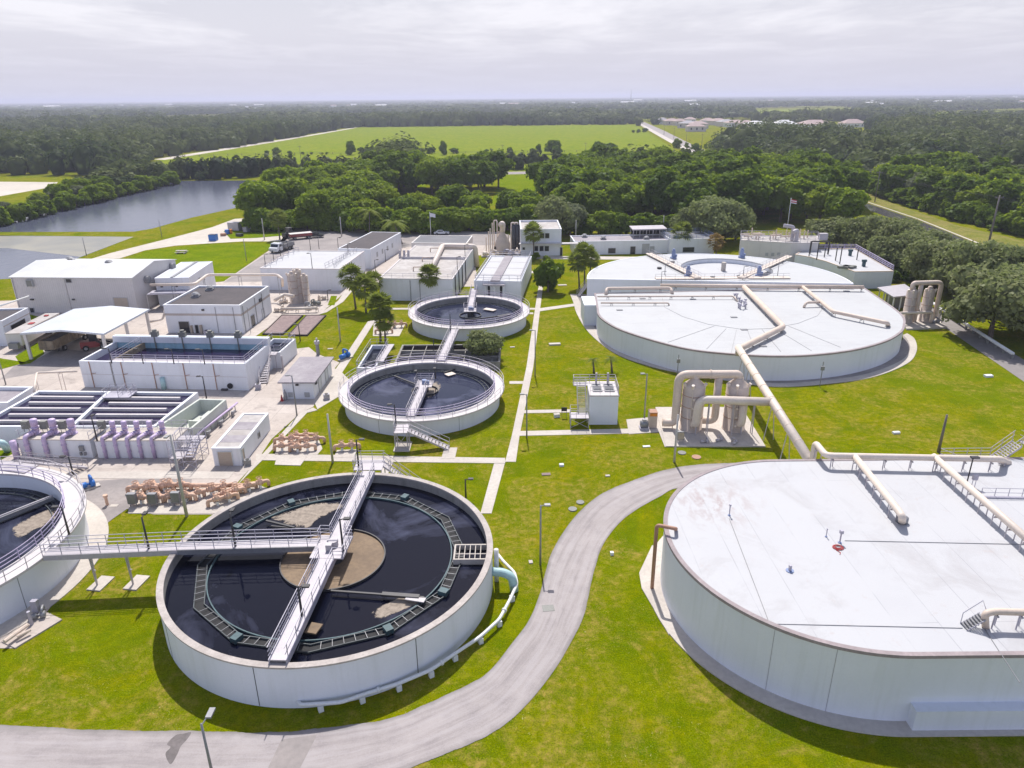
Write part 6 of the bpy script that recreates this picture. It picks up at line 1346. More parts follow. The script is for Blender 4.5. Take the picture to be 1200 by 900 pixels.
for i, (x, y) in enumerate(((572,301), (580,303), (597,302), (604,302), (609,299))): pump_skid(['cream pump left of the tan conical vessel', 'cream pump in front of the tan conical vessel', 'grey pump right of the tan conical vessel', 'pale pump by the slim dark vessels', 'pale pump nearest the office corner'][i], x, y, ('pipe_cream','pipe_cream','galvanised','galvanised_white','pipe_cream')[i], 'pumps behind the panelled block', 1.5, i*.8)
# valve manifolds in peach paint
def valve_set(rz=0.0):
    t = thing('valve_assembly', '', 'valve', (0, 0, 0), 'peach painted valve assemblies'); m = MB()
    m.tube(bend([(-1.6, 0, .1), (-1.6, 0, .75), (1.6, 0, .75), (1.6, 0, .1)], .35), .21, 10)
    for x in (-.95, -.35, .3, .9): m.tube([(x-.07, 0, .75), (x+.07, 0, .75)], .34, 12)
    m.build('pipe', M['pipe_peach'], t, True)
    m = MB(); m.lathe((-.65, 0, .55), [(.1,0),(.4,.1),(.42,.35),(.2,.5),(.12,.75)], 12); m.lathe((.6, 0, .55), [(.1,0),(.4,.1),(.42,.35),(.2,.5),(.12,.75)], 12); m.tube([(-.65, -.3, .7), (-.65, .5, 1.0)], .2, 10); m.tube([(.6, -.45, .75), (.6, .45, .75)], .2, 10); m.build('valve_body', M['pipe_peach'], t, True)
    m = MB()
    for x in (-.65, .6):
        m.tube([(x+.3*math.cos(a), .3*math.sin(a), 1.38) for a in np.linspace(0, 2*math.pi, 15)], .04, 5); m.bar((x-.3, 0, 1.38), (x+.3, 0, 1.38), .04)
    m.build('handwheel', M['pipe_brown'], t)
    m = MB(); m.box(-.75, -.25, 0, -.5, .25, .45); m.box(.5, -.25, 0, .75, .25, .45); m.build('saddle', M['pipe_white'], t); return t
vp = valve_set(); first = True
def put_valve(x, y, rz, label, s=1.0):
    global first
    o = vp if first else copy_tree(vp); first = False
    g = P(x, y); o.location = (g.x, g.y, .05); o.rotation_euler = (0, 0, rz); o.scale = (s, s, s); o['label'] = label
vl = [((168,578), 'back row'), ((187,576), 'back row'), ((207,575), 'back row'), ((174,590), 'front row'), ((193,589), 'front row'), ((212,588), 'front row'), ((241,582), 'tilted'), ((257,578), 'tilted'), ((271,583), 'tilted'), ((284,577), 'tilted'), ((299,574), 'tilted'), ((262,590), 'tilted')]
names = ['leftmost peach valve assembly in the back row of the yard manifold', 'middle peach valve assembly in the back row of the yard manifold', 'rightmost peach valve assembly in the back row before the tall lamp', 'leftmost peach valve assembly in the front row of the yard manifold', 'middle peach valve assembly in the front row of the yard manifold', 'front row peach valve assembly beside the tall lamp base', 'peach valve assembly just right of the tall lamp', 'peach valve assembly second right of the tall lamp', 'peach valve assembly close to the clarifier rim', 'peach valve assembly near right end of the yard manifold', 'peach valve assembly at far right end of the yard manifold', 'peach valve assembly at front right touching the clarifier edge']
for i, ((p, _), nm_) in enumerate(zip(vl, names)): put_valve(p[0], p[1], (.05 if i < 6 else .55), nm_, 1.0 if i < 6 else .95)
lawnv = [((337,520), 'peach valve assembly at back of the lawn manifold'), ((354,516), 'peach valve assembly behind right in the lawn manifold'), ((337,528), 'peach valve assembly at front left of the lawn manifold'), ((366,520), 'peach valve assembly at right end of the lawn manifold'), ((355,529), 'peach valve assembly front right of the lawn manifold'), ((407,528), 'rusty peach valve assembly on its own small slab'), ((452,385), 'left peach valve assembly beneath the palms'), ((467,384), 'right peach valve assembly beneath the palms'), ((450,391), 'front peach valve assembly beneath the palms')]
for (p, nm_) in lawnv: put_valve(p[0], p[1], .15, nm_, .95)
sl = MB(); sl.prism([(v.x, v.y) for v in PL([(156,572),(300,568),(318,574),(260,602),(150,602)])], 0, .06); setting('valve_pad', sl, 'pale_concrete')
sl = MB(); sl.prism([(v.x, v.y) for v in PL([(327,512),(372,512),(378,526),(372,533),(322,533)])], 0, .05); setting('valve_pad', sl, 'pale_concrete')
sl = MB(); sl.prism([(v.x, v.y) for v in PL([(438,379),(476,378),(468,394),(437,394)])], 0, .05); setting('valve_pad', sl, 'pale_concrete')
pipe('long low peach header pipe behind the yard valve manifold', [P(166,569,.5), P(300,568.5,.5)], .26, 'pipe_peach', 'header_pipe', sup=3, supz=0)
for i, (x, y) in enumerate(((157,594), (181,594), (208,592.5))):
    g = P(x, y); t = thing('meter_cabinet', ['leftmost', 'middle', 'rightmost'][i]+' dark glass meter cabinet at the yard valve manifold', 'cabinet', (g.x, g.y, 0), 'meter cabinets'); MB().cbox((g.x, g.y, .45), .9, .45, 1.2).build('body', M['grey_metal'], t); MB().cbox((g.x, g.y-.24, .55), .74, .04, 1.0).build('panel', M['box_grey'], t); m = MB(); [m.bar((g.x+s, g.y, 0), (g.x+s, g.y, .5), .08) for s in (-.35, .35)]; m.build('leg', M['grey_metal'], t)
pump_skid('bright blue pump skid on timber beside the left clarifier', 104, 573, 'blue_paint', None, .95, .75)
pump_skid('blue pump with white tank beside the small scum pit', 405, 421, 'blue_paint', None, 1.1, 1.0)
t = thing('hose_stand', 'short peach standpipe alone on the yard asphalt', 'standpipe', P(126, 592)); g = P(126, 592); m = MB(); m.cyl((g.x, g.y, 0), .16, 1.2, 10); m.cyl((g.x, g.y, 1.0), .24, .25, 10); m.build('pipe', M['pipe_peach'], t); MB().cbox((g.x+.8, g.y-.2, 0), .8, .5, .08).build('footing', M['pale_concrete'], t)
t = thing('pump_pad', 'concrete pad with small pipes at foot of the left clarifier', 'pump', P(40, 735)); q = [(v.x, v.y) for v in PL([(2,753),(18,760.5),(73,727),(52,717)])]; MB().prism(q, 0, .12).build('slab', M['yard_concrete'], t); m = MB(); m.tube([P(5,752,.6), P(33,732,.6)], .16, 8); m.tube([P(20,746,.5), P(36,738,.5)], .12, 8); m.build('pipe', M['pipe_tan'], t); m = MB(); g = P(45,722); m.cbox((g.x, g.y, .1), .5, .4, 1.5); g = P(38,733); m.cyl((g.x, g.y, .1), .14, 1.3, 8); m.build('valve', M['galvanised'], t)
pump_skid('pump and conduit pair on the pad under the left clarifier wall', 46, 726, 'grey_metal', None, .7, .4)
t = thing('wall_elbow', 'pale teal pipe elbow at left edge by the pump deck', 'pipe', P(5, 522)); m = MB(); m.tube(bend([P(-25,517,1.6), P(4,519,1.6), P(9,528,.2)], .6), .42, 12); m.build('pipe', M['pipe_teal'], t, True)
t = thing('sign_board', 'dark information board on two posts left of the lawn pump house', 'sign', P(661, 489)); g = P(661, 489); MB().cbox((g.x, g.y, .9), .75, .06, .55).build('board', M['dark_metal'], t); m = MB(); [m.bar((g.x+s, g.y, 0), (g.x+s, g.y, 1.0), .07) for s in (-.3, .3)]; m.build('post', M['grey_metal'], t)
t = thing('ground_box', 'small white utility box on the lawn beside the dark board', 'box', P(652, 489)); g = P(652.5, 488.5); MB().cbox((g.x, g.y, 0), .75, .5, .4, .2).build('body', M['white_wall'], t); MB().cbox((g.x, g.y, .4), .8, .55, .05, .2).build('lid', M['pale_concrete'], t)
# gravel beds
for i, q in enumerate(([(307.5,392.5),(332,392.5),(355.5,370.5),(330,370.5)], [(337.5,394),(360.5,394),(382.5,370.5),(359,370.5)])):
    q = ccw([(v.x, v.y) for v in PL(q)]); c = sum((Vector(p) for p in q), Vector((0, 0)))/4
    t = thing('gravel_bed', ('left' if i == 0 else 'right')+' of two timber edged pink gravel beds on the lawn', 'gravel bed', (c.x, c.y, 0), 'gravel filter beds'); MB().frame(q, .2, 0, .3).build('edging', M['timber_dark'], t); MB().sheet(inset(q, .19), .22).build('gravel', M['gravel'], t)
# lids, drain covers and markers in the grass
for i, (x, y, r, mt, lb) in enumerate(((680,589,.42,'box_grey','dark round manhole cover farther back by the drive bend'), (671,597,.45,'box_grey','dark round manhole cover nearest the drive bend'), (816,536,.55,'pipe_brown','rusty round manhole cover behind the drive by vessels'), (799,531,.5,'box_grey','grey round manhole cover nearest the tall lamp by vessels'))):
    g = P(x, y); o = MB().cyl((g.x, g.y, 0), r, .1, 20).build('manhole_cover', M[mt]); tag(o, lb, 'manhole cover', 'manhole covers')
for i, (x, y, sx, sy, h, mt, lb) in enumerate(((640,556,1.0,.5,.08,'gravel','brown square drain plate in the grass left of the drive'), (658,546,.5,.4,.25,'white_wall','white marker block in the grass beside the brown plate'), (712,558,.5,.3,.12,'pale_concrete','pale slab fragment in the grass near the drive'), (717,650,.3,.3,.3,'white_wall','small white block in grass between drive and big tank'), (622,659,.35,.45,.1,'pale_concrete','pale tile in the grass by the lamp post'), (650,404,2.0,.8,.25,'pale_concrete','long pale concrete slab on the lawn right of the path'), (659,334.5,2.0,1.0,.15,'pale_concrete','pale concrete slab on lawn near the bushy tree'), (757.5,523.5,.9,.35,.1,'white_wall','white slab in the grass below the vessel pad'), (642.5,713,1.0,.8,.05,'box_grey','square drain grating in the drive'), (1158,441.5,1.2,.6,.3,'white_wall','white drain inlet in the right hand lawn'), (1050,508,.9,.4,.25,'white_wall','cluster of white stubs in the right hand lawn'), (600.5,407,.8,.4,.1,'pale_concrete','pale stepping slab near the round shrub'), (584,536+45,.01,.01,.01,'pale_concrete',''), (387,409,.9,.4,.1,'pale_concrete','pale slab in the lawn by the leaning shadow lamp'))):
    if not lb: continue
    g = P(x, y); o = MB().cbox((g.x, g.y, 0), sx, sy, h, .1).build('ground_slab' if sx > .6 else 'marker_block', M[mt]); tag(o, lb, 'slab' if sx > .6 else 'block')
# ------------------------------------------------------------------ lamps, poles, flags
def lamp(label, base, top, z0=0.0, arm=(1.0, 0), r=.09, mat='dark_metal', head=True, group='mast lamps', nm='lamp_post', h=None, rh=.7):
    g = P(base[0], base[1], z0); t = thing(nm, label, 'lamp', (g.x, g.y, z0), group)
    if h is None:
        lo, hi = z0, 39
        d = ray(*top); tt = (g.y)/d.y; h = CAMZ+d.z*tt-z0
    m = MB(); m.tube([(g.x, g.y, z0), (g.x, g.y, z0+h)], [r*1.15, r*.75], 8); m.build('pole', M[mat], t, True)
    if head:
        a = Vector((arm[0], arm[1], 0)); e = Vector((g.x, g.y, z0+h))
        m = MB(); m.tube([e-Vector((0,0,.12)), e+a*.5*rh+Vector((0,0,.02))], .045, 6); m.build('arm', M[mat], t)
        m = MB(); c = e+a*.85*rh; m.cbox((c.x, c.y, c.z-.04), .75*rh if abs(a.x) > .5 else .35, .35 if abs(a.x) > .5 else .75*rh, .13); m.build('lamp_head', M['grey_metal' if mat != 'dark_metal' else 'dark_metal'], t)
    return t
PC = 'pole_concrete'
lamp('tall pale lamp post on the grass left of the drive bend', (633.2,661.7), (631.5,592), arm=(1,0), mat='grey_metal')
lamp('tall concrete lamp post at the drive below the tan vessels', (790,541.5), (793.5,486), mat=PC, head=False, r=.13)
lamp('tall concrete lamp post on the lawn left of middle clarifier', (390,542), (385,485), mat=PC, head=False, r=.13)
lamp('slim grey lamp post at the path crossing right of middle clarifier', (617.3,513), (615.5,462), arm=(-1,0), mat='grey_metal')
lamp('slim grey lamp post on the lawn right of the path', (627,441), (626,387), mat='grey_metal', arm=(-1,0))
lamp('grey lamp post in front of the grey slab roofed building', (348,487), (341.5,440), arm=(-1,0), mat='grey_metal')
lamp('tall white post on the lawn right of the gravel beds', (399,400), (396,360), mat=PC, head=False, r=.12)
lamp('grey lamp post behind the lawn pump house', (755,490), (756.5,438), mat='grey_metal', arm=(-1,0))
lamp('weathered wooden post on the grass behind big right tank', (1099.5,530), (1109,486), mat='weathered_wood', head=False, r=.16)
lamp('grey lamp post at bottom edge of the photo on the drive', (254,930), (245,848), mat='grey_metal', arm=(.3,.9), rh=1.0)
lamp('tall pale lamp post through the peach valve manifold', (219,605), (206.5,509), mat=PC, r=.15, arm=(-.2,-1))
lamp('short black lamp behind the foreground clarifier on the grass', (546,583), (546,561.5), arm=(1,0))
lamp('grey lamp post at the far left yard edge', (7,451), (-1,410), mat='grey_metal', head=False)
lamp('low black lamp beside the path near the tower vessels', (384.5,352), (384,340), arm=(1,0))
lamp('dark lamp on lawn by the shaded hatch left of palms', (352,400), (349,380), arm=(-1,0))
lamp('low lamp post in front of the aeration basin right end', (242,467), (236,441), arm=(-1,0))
lamp('thin black lamp standing on the back lawn edge by the raised stair box', (320,412), (317.5,391), arm=(-1,0), z0=0)
lamp('grey lamp post on the covered basin path by perimeter road', (1103,380), (1105.5,362), mat='grey_metal', head=False)
lamp('mast lamp rising from the far landing of the foreground clarifier', (420.5,548), (420,515), 3.95)
lamp('mast lamp at the centre platform of the foreground clarifier', (402.5,648), (399,608), 3.95)
lamp('mast lamp on the near half of the foreground clarifier bridge', (354,722), (351,687), 4.0)
lamp('mast lamp on the left half of the long footbridge', (174.5,643), (167,606), 4.0, arm=(0,1))
lamp('mast lamp on the right half of the long footbridge', (276,640), (272,602), 4.0, arm=(0,1))
lamp('mast lamp at the back rim of left clarifier', (86,557), (80,535), 3.7, arm=(-1,0))
lamp('mast lamp at the right rim of left clarifier', (81,626), (71.5,594), 3.7, arm=(-1,0))
lamp('mast lamp at the stair landing of the middle clarifier', (464,498), (462,474), 2.5, arm=(-1,0))
lamp('mast lamp at far end of the middle clarifier centre platform', (510.5,444), (509.5,430), 2.6, arm=(0,-1))
lamp('mast lamp left of the middle clarifier centre platform', (488.5,446), (487.5,433), 2.6, arm=(0,-1))
lamp('mast lamp at near rim of the rear clarifier by the footbridge', (528,387), (528,367.5), 2.6, arm=(0,1), head=False)
lamp('mast lamp on the footbridge over the channel basin', (508.5,410), (508.5,398), 1.3, head=False)
lamp('mast lamp on the lilac pump deck at its middle', (114,517), (109,489), 2.4, arm=(-.3,1))
ord_ = ['first', 'second', 'third', 'fourth', 'fifth']
for i, x in enumerate((131, 168, 204, 240)): lamp(ord_[i]+' slim mast from the left standing on the aeration basin front wall', (x, 424.5+.01*x), None, 4.2, h=2.3, arm=(-1, 0), rh=.8, r=.07)
for i, (x, y, s) in enumerate(((311,310,3.2), (321,306,3.4), (329,300,3.4), (338,296,3.4), (364,293,4), (374,292,4.2), (396.5,291,3.6), (366,314.5,4.5), (408,296,3.0))):
    lb = ['front left corner', 'left edge second from front', 'left edge third from front', 'left edge farthest back', 'back edge left', 'back edge middle', 'back edge right', 'front edge middle', 'right rear corner'][i]
    lamp('thin lamp mast on the bright white block roof at its '+lb, (x, y), None, 5.0, h=s*.75, r=.07, group='roof lamp masts', arm=(-1, 0) if i % 2 else (1, 0))
for i, (x, y, s) in enumerate(((452,307,3.6), (440,318,3.2), (536,316,3.6), (545,300,3.4))):
    lamp('thin lamp mast on the stained roof block at its '+['back left', 'front left', 'front right', 'back right'][i], (x, y), None, 4.8, h=s*.8, r=.07, group='roof lamp masts', arm=(1, 0))
for i, (x, y, s) in enumerate(((774.5,336,4.2), (779,322,3.2), (911,324,3.6), (870,331,4.5), (914,322,3.0))):
    if i == 4: continue
    lamp('lamp mast on the round white tanks at '+['left seam', 'left of the open centre', 'right of the open centre', 'middle of the seam'][i], (x, y), None, 5.0 if i in (1, 2) else 4.0, h=s*.75, r=.07, group='roof lamp masts', mat='grey_metal')
def flagpole(label, x, y, h, cloth, fx, striped):
    g = P(x, y); t = thing('flagpole', label, 'flagpole', (g.x, g.y, 0)); m = MB(); m.tube([(g.x, g.y, 0), (g.x, g.y, h)], [.12, .07], 8); m.build('pole', M['pipe_white'], t, True); m = MB()
    n = 8
    for row in range(4 if striped else 1):
        k = len(m.v); zz0 = h-.4-1.1*(row/(4 if striped else 1)); zz1 = h-.4-1.1*((row+1)/(4 if striped else 1))
        if striped and row % 2 == 0: continue
        vs = []; fs = []
        for i in range(n+1):
            q = i/n; yy = math.sin(q*5)*.16; vs += [(g.x+fx*(.1+q*1.6), g.y+yy, zz0-q*.25), (g.x+fx*(.1+q*1.6), g.y+yy, zz1-q*.25)]
        for i in range(n): fs.append((2*i, 2*i+1, 2*i+3, 2*i+2))
        m.add(vs, fs)
    f = m.build('flag', M[cloth], t)
    if striped:
        m = MB(); vs = []; fs = []
        for row in (0, 2):
            vs = []; fs = []; zz0 = h-.4-1.1*row/4; zz1 = h-.4-1.1*(row+1)/4
            for i in range(n+1): q = i/n; yy = math.sin(q*5)*.16; vs += [(g.x+fx*(.1+q*1.6), g.y+yy, zz0-q*.25), (g.x+fx*(.1+q*1.6), g.y+yy, zz1-q*.25)]
            for i in range(n): fs.append((2*i, 2*i+1, 2*i+3, 2*i+2))
            m.add(vs, fs)
        m.build('stripe', M['flag_red'], f)
flagpole('tall pole flying a plain white flag behind the grey flat roof', 505, 277, 7.5, 'flag_cloth', 1, False)
flagpole('tall pole with a red and white flag behind cream block', 920.5, 283, 12.5, 'flag_cloth', 1, True)
for i, (x, y, yt) in enumerate(((310,281,256), (400.5,277,254), (75+239/4*0+190,305,0))):
    if yt: lamp('pale concrete pole against the hedge, '+('left one near the lone palm' if i == 0 else 'right one near the purple grey roof'), (x, y), (x-2.5 if i == 0 else x-1.5, yt), mat=PC, head=False, r=.16, group='pale poles by the hedge', nm='utility_pole')
lamp('leaning slim pole on the grass by the algae pond', (101.5,300), (97.5,278.5), mat='grey_metal', head=False, nm='utility_pole', group='grey poles by the ponds')
lamp('slim pole on the grass tip between the two ponds', (190,279), (185.5,258), mat='grey_metal', head=False, nm='utility_pole', group='grey poles by the ponds')
lamp('slim pole on the bright lawn beside the picnic table', (289,306), (286,280), mat='grey_metal', head=False, nm='utility_pole', group='grey poles by the ponds')
lamp('pale pole between the two storey office and the office wing', (674.5,285), (674.5,258), mat=PC, head=False, nm='utility_pole', r=.14)
lamp('pale pole against the dark trees behind the office shelter', (776.5,277), (777,252), mat=PC, head=False, nm='utility_pole', r=.14)
# power line on the right
def power_pole(label, x, y, h, group='power line poles', r=.2, arm=True, ad=(1, 0)):
    g = P(x, y); t = thing('power_pole', label, 'utility pole', (g.x, g.y, 0), group); m = MB(); m.tube([(g.x, g.y, 0), (g.x, g.y, h)], [r, r*.6], 8); m.build('pole', M['weathered_wood'], t, True)
    if arm:
        m = MB(); m.ibeam((g.x-1.1*ad[0], g.y-1.1*ad[1], h-.8), (g.x+1.1*ad[0], g.y+1.1*ad[1], h-.8), .14, .16)
        m.build('crossarm', M['weathered_wood'], t); m = MB()
        for s in (-1, 0, 1): m.cyl((g.x+s*ad[0], g.y+s*ad[1], h-.64), .07, .3, 6)
        m.build('insulator', M['grey_metal'], t)
    return Vector((g.x, g.y, h-.4))
pl = [power_pole('vine clad power pole on the canal bank at right', 1157, 292, 14.5, r=.3), power_pole('middle power pole on the canal bank beside the water', 1025, 237, 12), power_pole('power pole on the canal bank at the dense trees', 993, 222, 11), power_pole('far power pole above the trees beside the bank', 984, 190, 13)]
m = MB(); seg = [P(1330, 335, 0)+Vector((0, 0, 13))]+pl
for a, b in zip(seg, seg[1:]):
    for dx in (-.8, .8): m.tube([a.lerp(b, i/12)+Vector((dx, 0, -1.2*4*(i/12)*(1-i/12))) for i in range(13)], .035, 4)
tag(m.build('power_line', M['dark_metal']), 'pair of thin sagging power cables along the canal bank', 'cable')
for i, (x, y, h) in enumerate(((353,190,11), (494,188.5,11), (589,187,10), (686,184,10))): power_pole(['meadow power pole farthest left by the pond trees', 'meadow power pole above the dark trees at centre left', 'meadow power pole near the small fence trees', 'meadow power pole left of the twin round bushes'][i], x, y, h, 'meadow power poles', .16)
for i, (x, y, h) in enumerate(((778,158,11), (789.5,163,11), (804,168,11), (822,175,12))): power_pole(['highway pole farthest away', 'highway pole second farthest away', 'highway pole second nearest', 'highway pole nearest the dark trees'][i], x, y, h, 'highway poles', .2)
# ------------------------------------------------------------------ vehicles
def vehicle(label, x, y, rz, Lc, Wc, body, kind_='pickup', cat='car', nm='parked_car'):
    g = P(x, y); t = thing(nm, label, cat, (0, 0, 0)); hw = Wc/2
    def prof(mb, pts, w):
        n = len(pts); vs = [(p, -w, z) for p, z in pts]+[(p, w, z) for p, z in pts]
        mb.add(vs, [tuple(range(n)), tuple(reversed(range(n, 2*n)))]+[((i+1) % n, i, n+i, n+(i+1) % n) for i in range(n)])
    h = Lc/2; m = MB()
    if kind_ == 'pickup':
        prof(m, [(-h,.45),(h,.45),(h,.95),(h*.55,1.05),(-h*.95,1.05),(-h,.9)], hw); m.build('body', M[body], t)
        m = MB(); prof(m, [(h*.52,1.05),(h*.3,1.72),(-h*.12,1.75),(-h*.2,1.05)], hw*.86); m.build('cabin', M[body], t)
        m = MB(); prof(m, [(h*.505,1.12),(h*.315,1.64),(h*.30,1.64),(h*.3,1.12)], hw*.8); m.box(-h*.12, -hw*.875, 1.15, h*.3, hw*.875, 1.6); m.build('window', M['glass_dark'], t)
        m = MB(); m.box(-h*.93, -hw*.85, 1.04, -h*.24, hw*.85, 1.07); m.build('cargo_bed', M['dark_metal'], t)
    elif kind_ == 'car':
        prof(m, [(-h,.4),(h,.4),(h,.8),(h*.5,.95),(-h*.8,.98),(-h,.85)], hw); m.build('body', M[body], t)
        m = MB(); prof(m, [(h*.45,.95),(h*.15,1.45),(-h*.45,1.48),(-h*.78,.98)], hw*.85); m.build('cabin', M[body], t)
        m = MB(); m.box(-h*.5, -hw*.865, 1.03, h*.2, hw*.865, 1.36); prof(m, [(h*.44,1.0),(h*.17,1.42),(h*.12,1.42),(h*.2,1.0)], hw*.78); m.build('window', M['glass_dark'], t)
    elif kind_ == 'flatbed':
        m.box(-h, -hw, .7, h*.95, hw, .95); m.build('chassis', M['dark_metal'], t); m = MB(); m.box(-h, -hw, .95, h*.95, hw, 1.75); m.build('body', M[body], t); m = MB(); m.box(-h*1.01, -hw*1.02, 1.75, h*.97, hw*1.02, 1.85); m.build('cover', M['cream_wall'], t)
    elif kind_ == 'truck':
        m.box(-h, -.5, .6, h, .5, .85); m.build('chassis', M['dark_metal'], t)
        m = MB(); prof(m, [(h*.35,.6),(h,.6),(h,1.5),(h*.85,1.65),(h*.72,2.6),(h*.35,2.65)], hw); m.build('cab', M[body], t)
        m = MB(); prof(m, [(h*.85,1.7),(h*.74,2.45),(h*.72,2.45),(h*.8,1.7)], hw*.88); m.box(h*.42, -hw*1.01, 1.7, h*.68, hw*1.01, 2.35); m.build('window', M['glass_dark'], t)
        m = MB(); m.box(-h, -hw, .9, h*.28, -hw+.1, 2.0); m.box(-h, hw-.1, .9, h*.28, hw, 2.0); m.box(-h, -hw, .9, h*.28, hw, 1.1); m.box(h*.18, -hw, 1.1, h*.28, hw, 2.4); m.box(-h, -hw, 1.1, -h+.1, hw, 1.9); m.build('load_box', M['grey_metal'], t)
        m = MB(); m.box(-h*.9, -hw*.85, 1.1, h*.15, hw*.85, 1.7); m.build('load', M['dark_metal'], t)
    elif kind_ == 'loader':
        prof(m, [(-h,.5),(h*.4,.5),(h*.4,1.5),(-h,1.6)], hw*.7); m.build('body', M[body], t); m = MB(); m.box(-h*.3, -hw*.6, 1.5, h*.3, hw*.6, 2.9); m.build('cabin', M['glass_dark'], t); m = MB(); m.box(-h*.38, -hw*.7, 2.9, h*.38, hw*.7, 3.05); m.build('roof', M['dark_metal'], t); m = MB(); m.ibeam((h*.2,-hw*.8,1.4),(h*1.2,-hw*.8,.5),.15,.3); m.ibeam((h*.2,hw*.8,1.4),(h*1.2,hw*.8,.5),.15,.3); m.box(h*1.15,-hw,.2,h*1.5,hw,.9); m.build('bucket', M['dark_metal'], t)
    for sx in ((-.62, .62) if kind_ != 'truck' else (-.7, -.42, .72)):
        for sy in (-1, 1):
            m = MB(); r = .38 if kind_ in ('car', 'pickup') else .5; m.tube([(h*sx, sy*(hw-.2), r), (h*sx, sy*(hw+.03), r)], r, 14); w = m.build('wheel', M['tyre'], t)
            m = MB(); m.tube([(h*sx, sy*(hw+.0), r), (h*sx, sy*(hw+.05), r)], r*.55, 10); m.build('rim', M['grey_metal'], w)
    if kind_ in ('car', 'pickup', 'truck'):
        for sy in (-1, 1): m = MB(); zz = .78 if kind_ != 'truck' else 1.1; m.box(h-.05, sy*hw*.75-.16, zz-.1, h+.03, sy*hw*.75+.16, zz+.1); m.build('headlight', M['car_silver'], t)
    t.location = (g.x, g.y, .04); t.rotation_euler = (0, 0, rz)
vehicle('white work truck with dark load parked beside the white roofed block', 331, 294, R(252), 8.6, 2.6, 'car_white', 'truck', 'truck', 'work_truck')
vehicle('dark red covered trailer truck parked near the hedge', 353, 280, R(28), 6.8, 2.6, 'car_red', 'flatbed', 'truck', 'covered_truck')
vehicle('black pickup parked against the hedge right of the red truck', 369, 278.5, R(5), 5.6, 2.0, 'car_dark', 'pickup', 'pickup')
vehicle('dark wheel loader parked left of the red covered truck', 339.5, 278.5, R(60), 4.6, 2.3, 'car_dark', 'loader', 'loader', 'wheel_loader')
vehicle('silver white pickup parked behind the purple grey roof', 460, 280.5, R(235), 5.8, 2.1, 'car_white', 'pickup', 'pickup')
vehicle('white car behind the low grey flat roof', 517.5, 275, R(5), 4.8, 1.9, 'car_white', 'car', 'car')
vehicle('red tractor unit in the shade under the carport', 112, 409, R(25), 4.2, 2.0, 'car_red', 'loader', 'tractor', 'tractor')
# dump trailer under the canopy
A, B = P(48,416), P(66,418.5); u = (B-A).normalized(); back = (P(104,396)-P(66,416)).normalized(); Wd = 2.6; Lt = 11.0
t = thing('dump_trailer', 'rusty ribbed dump trailer parked under the open carport', 'trailer', A); rz = math.atan2(back.y, back.x); c = P(57,417)+back*Lt/2
def loc(x, y, z): return (c.x+math.cos(rz)*x-math.sin(rz)*y, c.y+math.sin(rz)*x+math.cos(rz)*y, z)
def lbox(m, x0, y0, z0, x1, y1, z1): m.add([loc(x, y, z) for z in (z0, z1) for x, y in ((x0,y0),(x1,y0),(x1,y1),(x0,y1))], [(3,2,1,0),(4,5,6,7),(0,1,5,4),(1,2,6,5),(2,3,7,6),(3,0,4,7)])
h = Lt/2; m = MB(); lbox(m, -h, -1.3, 1.05, h, -1.2, 2.6); lbox(m, -h, 1.2, 1.05, h, 1.3, 2.6); lbox(m, -h, -1.2, 1.05, -h+.1, 1.2, 2.6); lbox(m, h-.1, -1.2, 1.05, h, 1.2, 2.6); lbox(m, -h+.1, -1.2, 1.05, h-.1, 1.2, 1.2)
for k in range(12): x = -h+.4+k*(Lt-.8)/11; lbox(m, x-.06, -1.38, 1.1, x+.06, -1.302, 2.55); lbox(m, x-.06, 1.302, 1.1, x+.06, 1.38, 2.55)
m.build('tipper_body', M['trailer_wood'], t); m = MB(); lbox(m, -h+.1, -1.2, 1.3, h-.1, 1.2, 2.35); m.build('load', M['dark_roof'], t)
m = MB(); lbox(m, -h, -.5, .85, h, .5, 1.04); lbox(m, -h+1.5, -1.0, .3, -h+1.7, -.8, 1.0); lbox(m, -h+1.5, .8, .3, -h+1.7, 1.0, 1.0); m.build('chassis', M['dark_metal'], t)
for x in (h-1.2, h-2.4, -h+2.8):
    for y in (-1, 1): m = MB(); m.tube([loc(x, y*.95, .5), loc(x, y*1.28, .5)], .5, 14); w = m.build('wheel', M['tyre'], t); m = MB(); m.tube([loc(x, y*1.27, .5), loc(x, y*1.3, .5)], .26, 10); m.build('rim', M['grey_metal'], w)
# long beige container trailer
A = P(18,412); back = (P(60,385)-P(12,411)).normalized(); rz = math.atan2(back.y, back.x); Lt = 12.5; c = P(20,411.5)+back*Lt/2; h = Lt/2
t = thing('box_trailer', 'long beige box trailer with white roof left of the carport', 'trailer', c)
m = MB(); lbox(m, -h, -1.25, 1.0, h, 1.25, 3.1); m.build('box', M['cream_wall'], t); m = MB(); lbox(m, -h-.05, -1.3, 3.1, h+.05, 1.3, 3.2); m.build('roof', M['old_white_roof'], t); m = MB(); lbox(m, -h+.5, -.5, .75, h, .5, .99); lbox(m, -h+1.0, -.9, .05, -h+1.2, -.7, .99); lbox(m, -h+1.0, .7, .05, -h+1.2, .9, .99); m.build('chassis', M['dark_metal'], t)
m = MB(); lbox(m, -1, -.4, 3.2, 0, .4, 3.34); lbox(m, 4, -.3, 3.2, 4.6, .3, 3.4); m.build('roof_hatch', M['red_paint'], t)
m = MB(); lbox(m, -h-.7, -.8, .6, -h-.02, .8, 1.6); m.build('equipment_box', M['grey_metal'], t)
for x in (h-1.2, h-2.4):
    for y in (-1, 1): m = MB(); m.tube([loc(x, y*.9, .5), loc(x, y*1.22, .5)], .5, 14); w = m.build('wheel', M['tyre'], t); m = MB(); m.tube([loc(x, y*1.21, .5), loc(x, y*1.25, .5)], .26, 10); m.build('rim', M['grey_metal'], w)
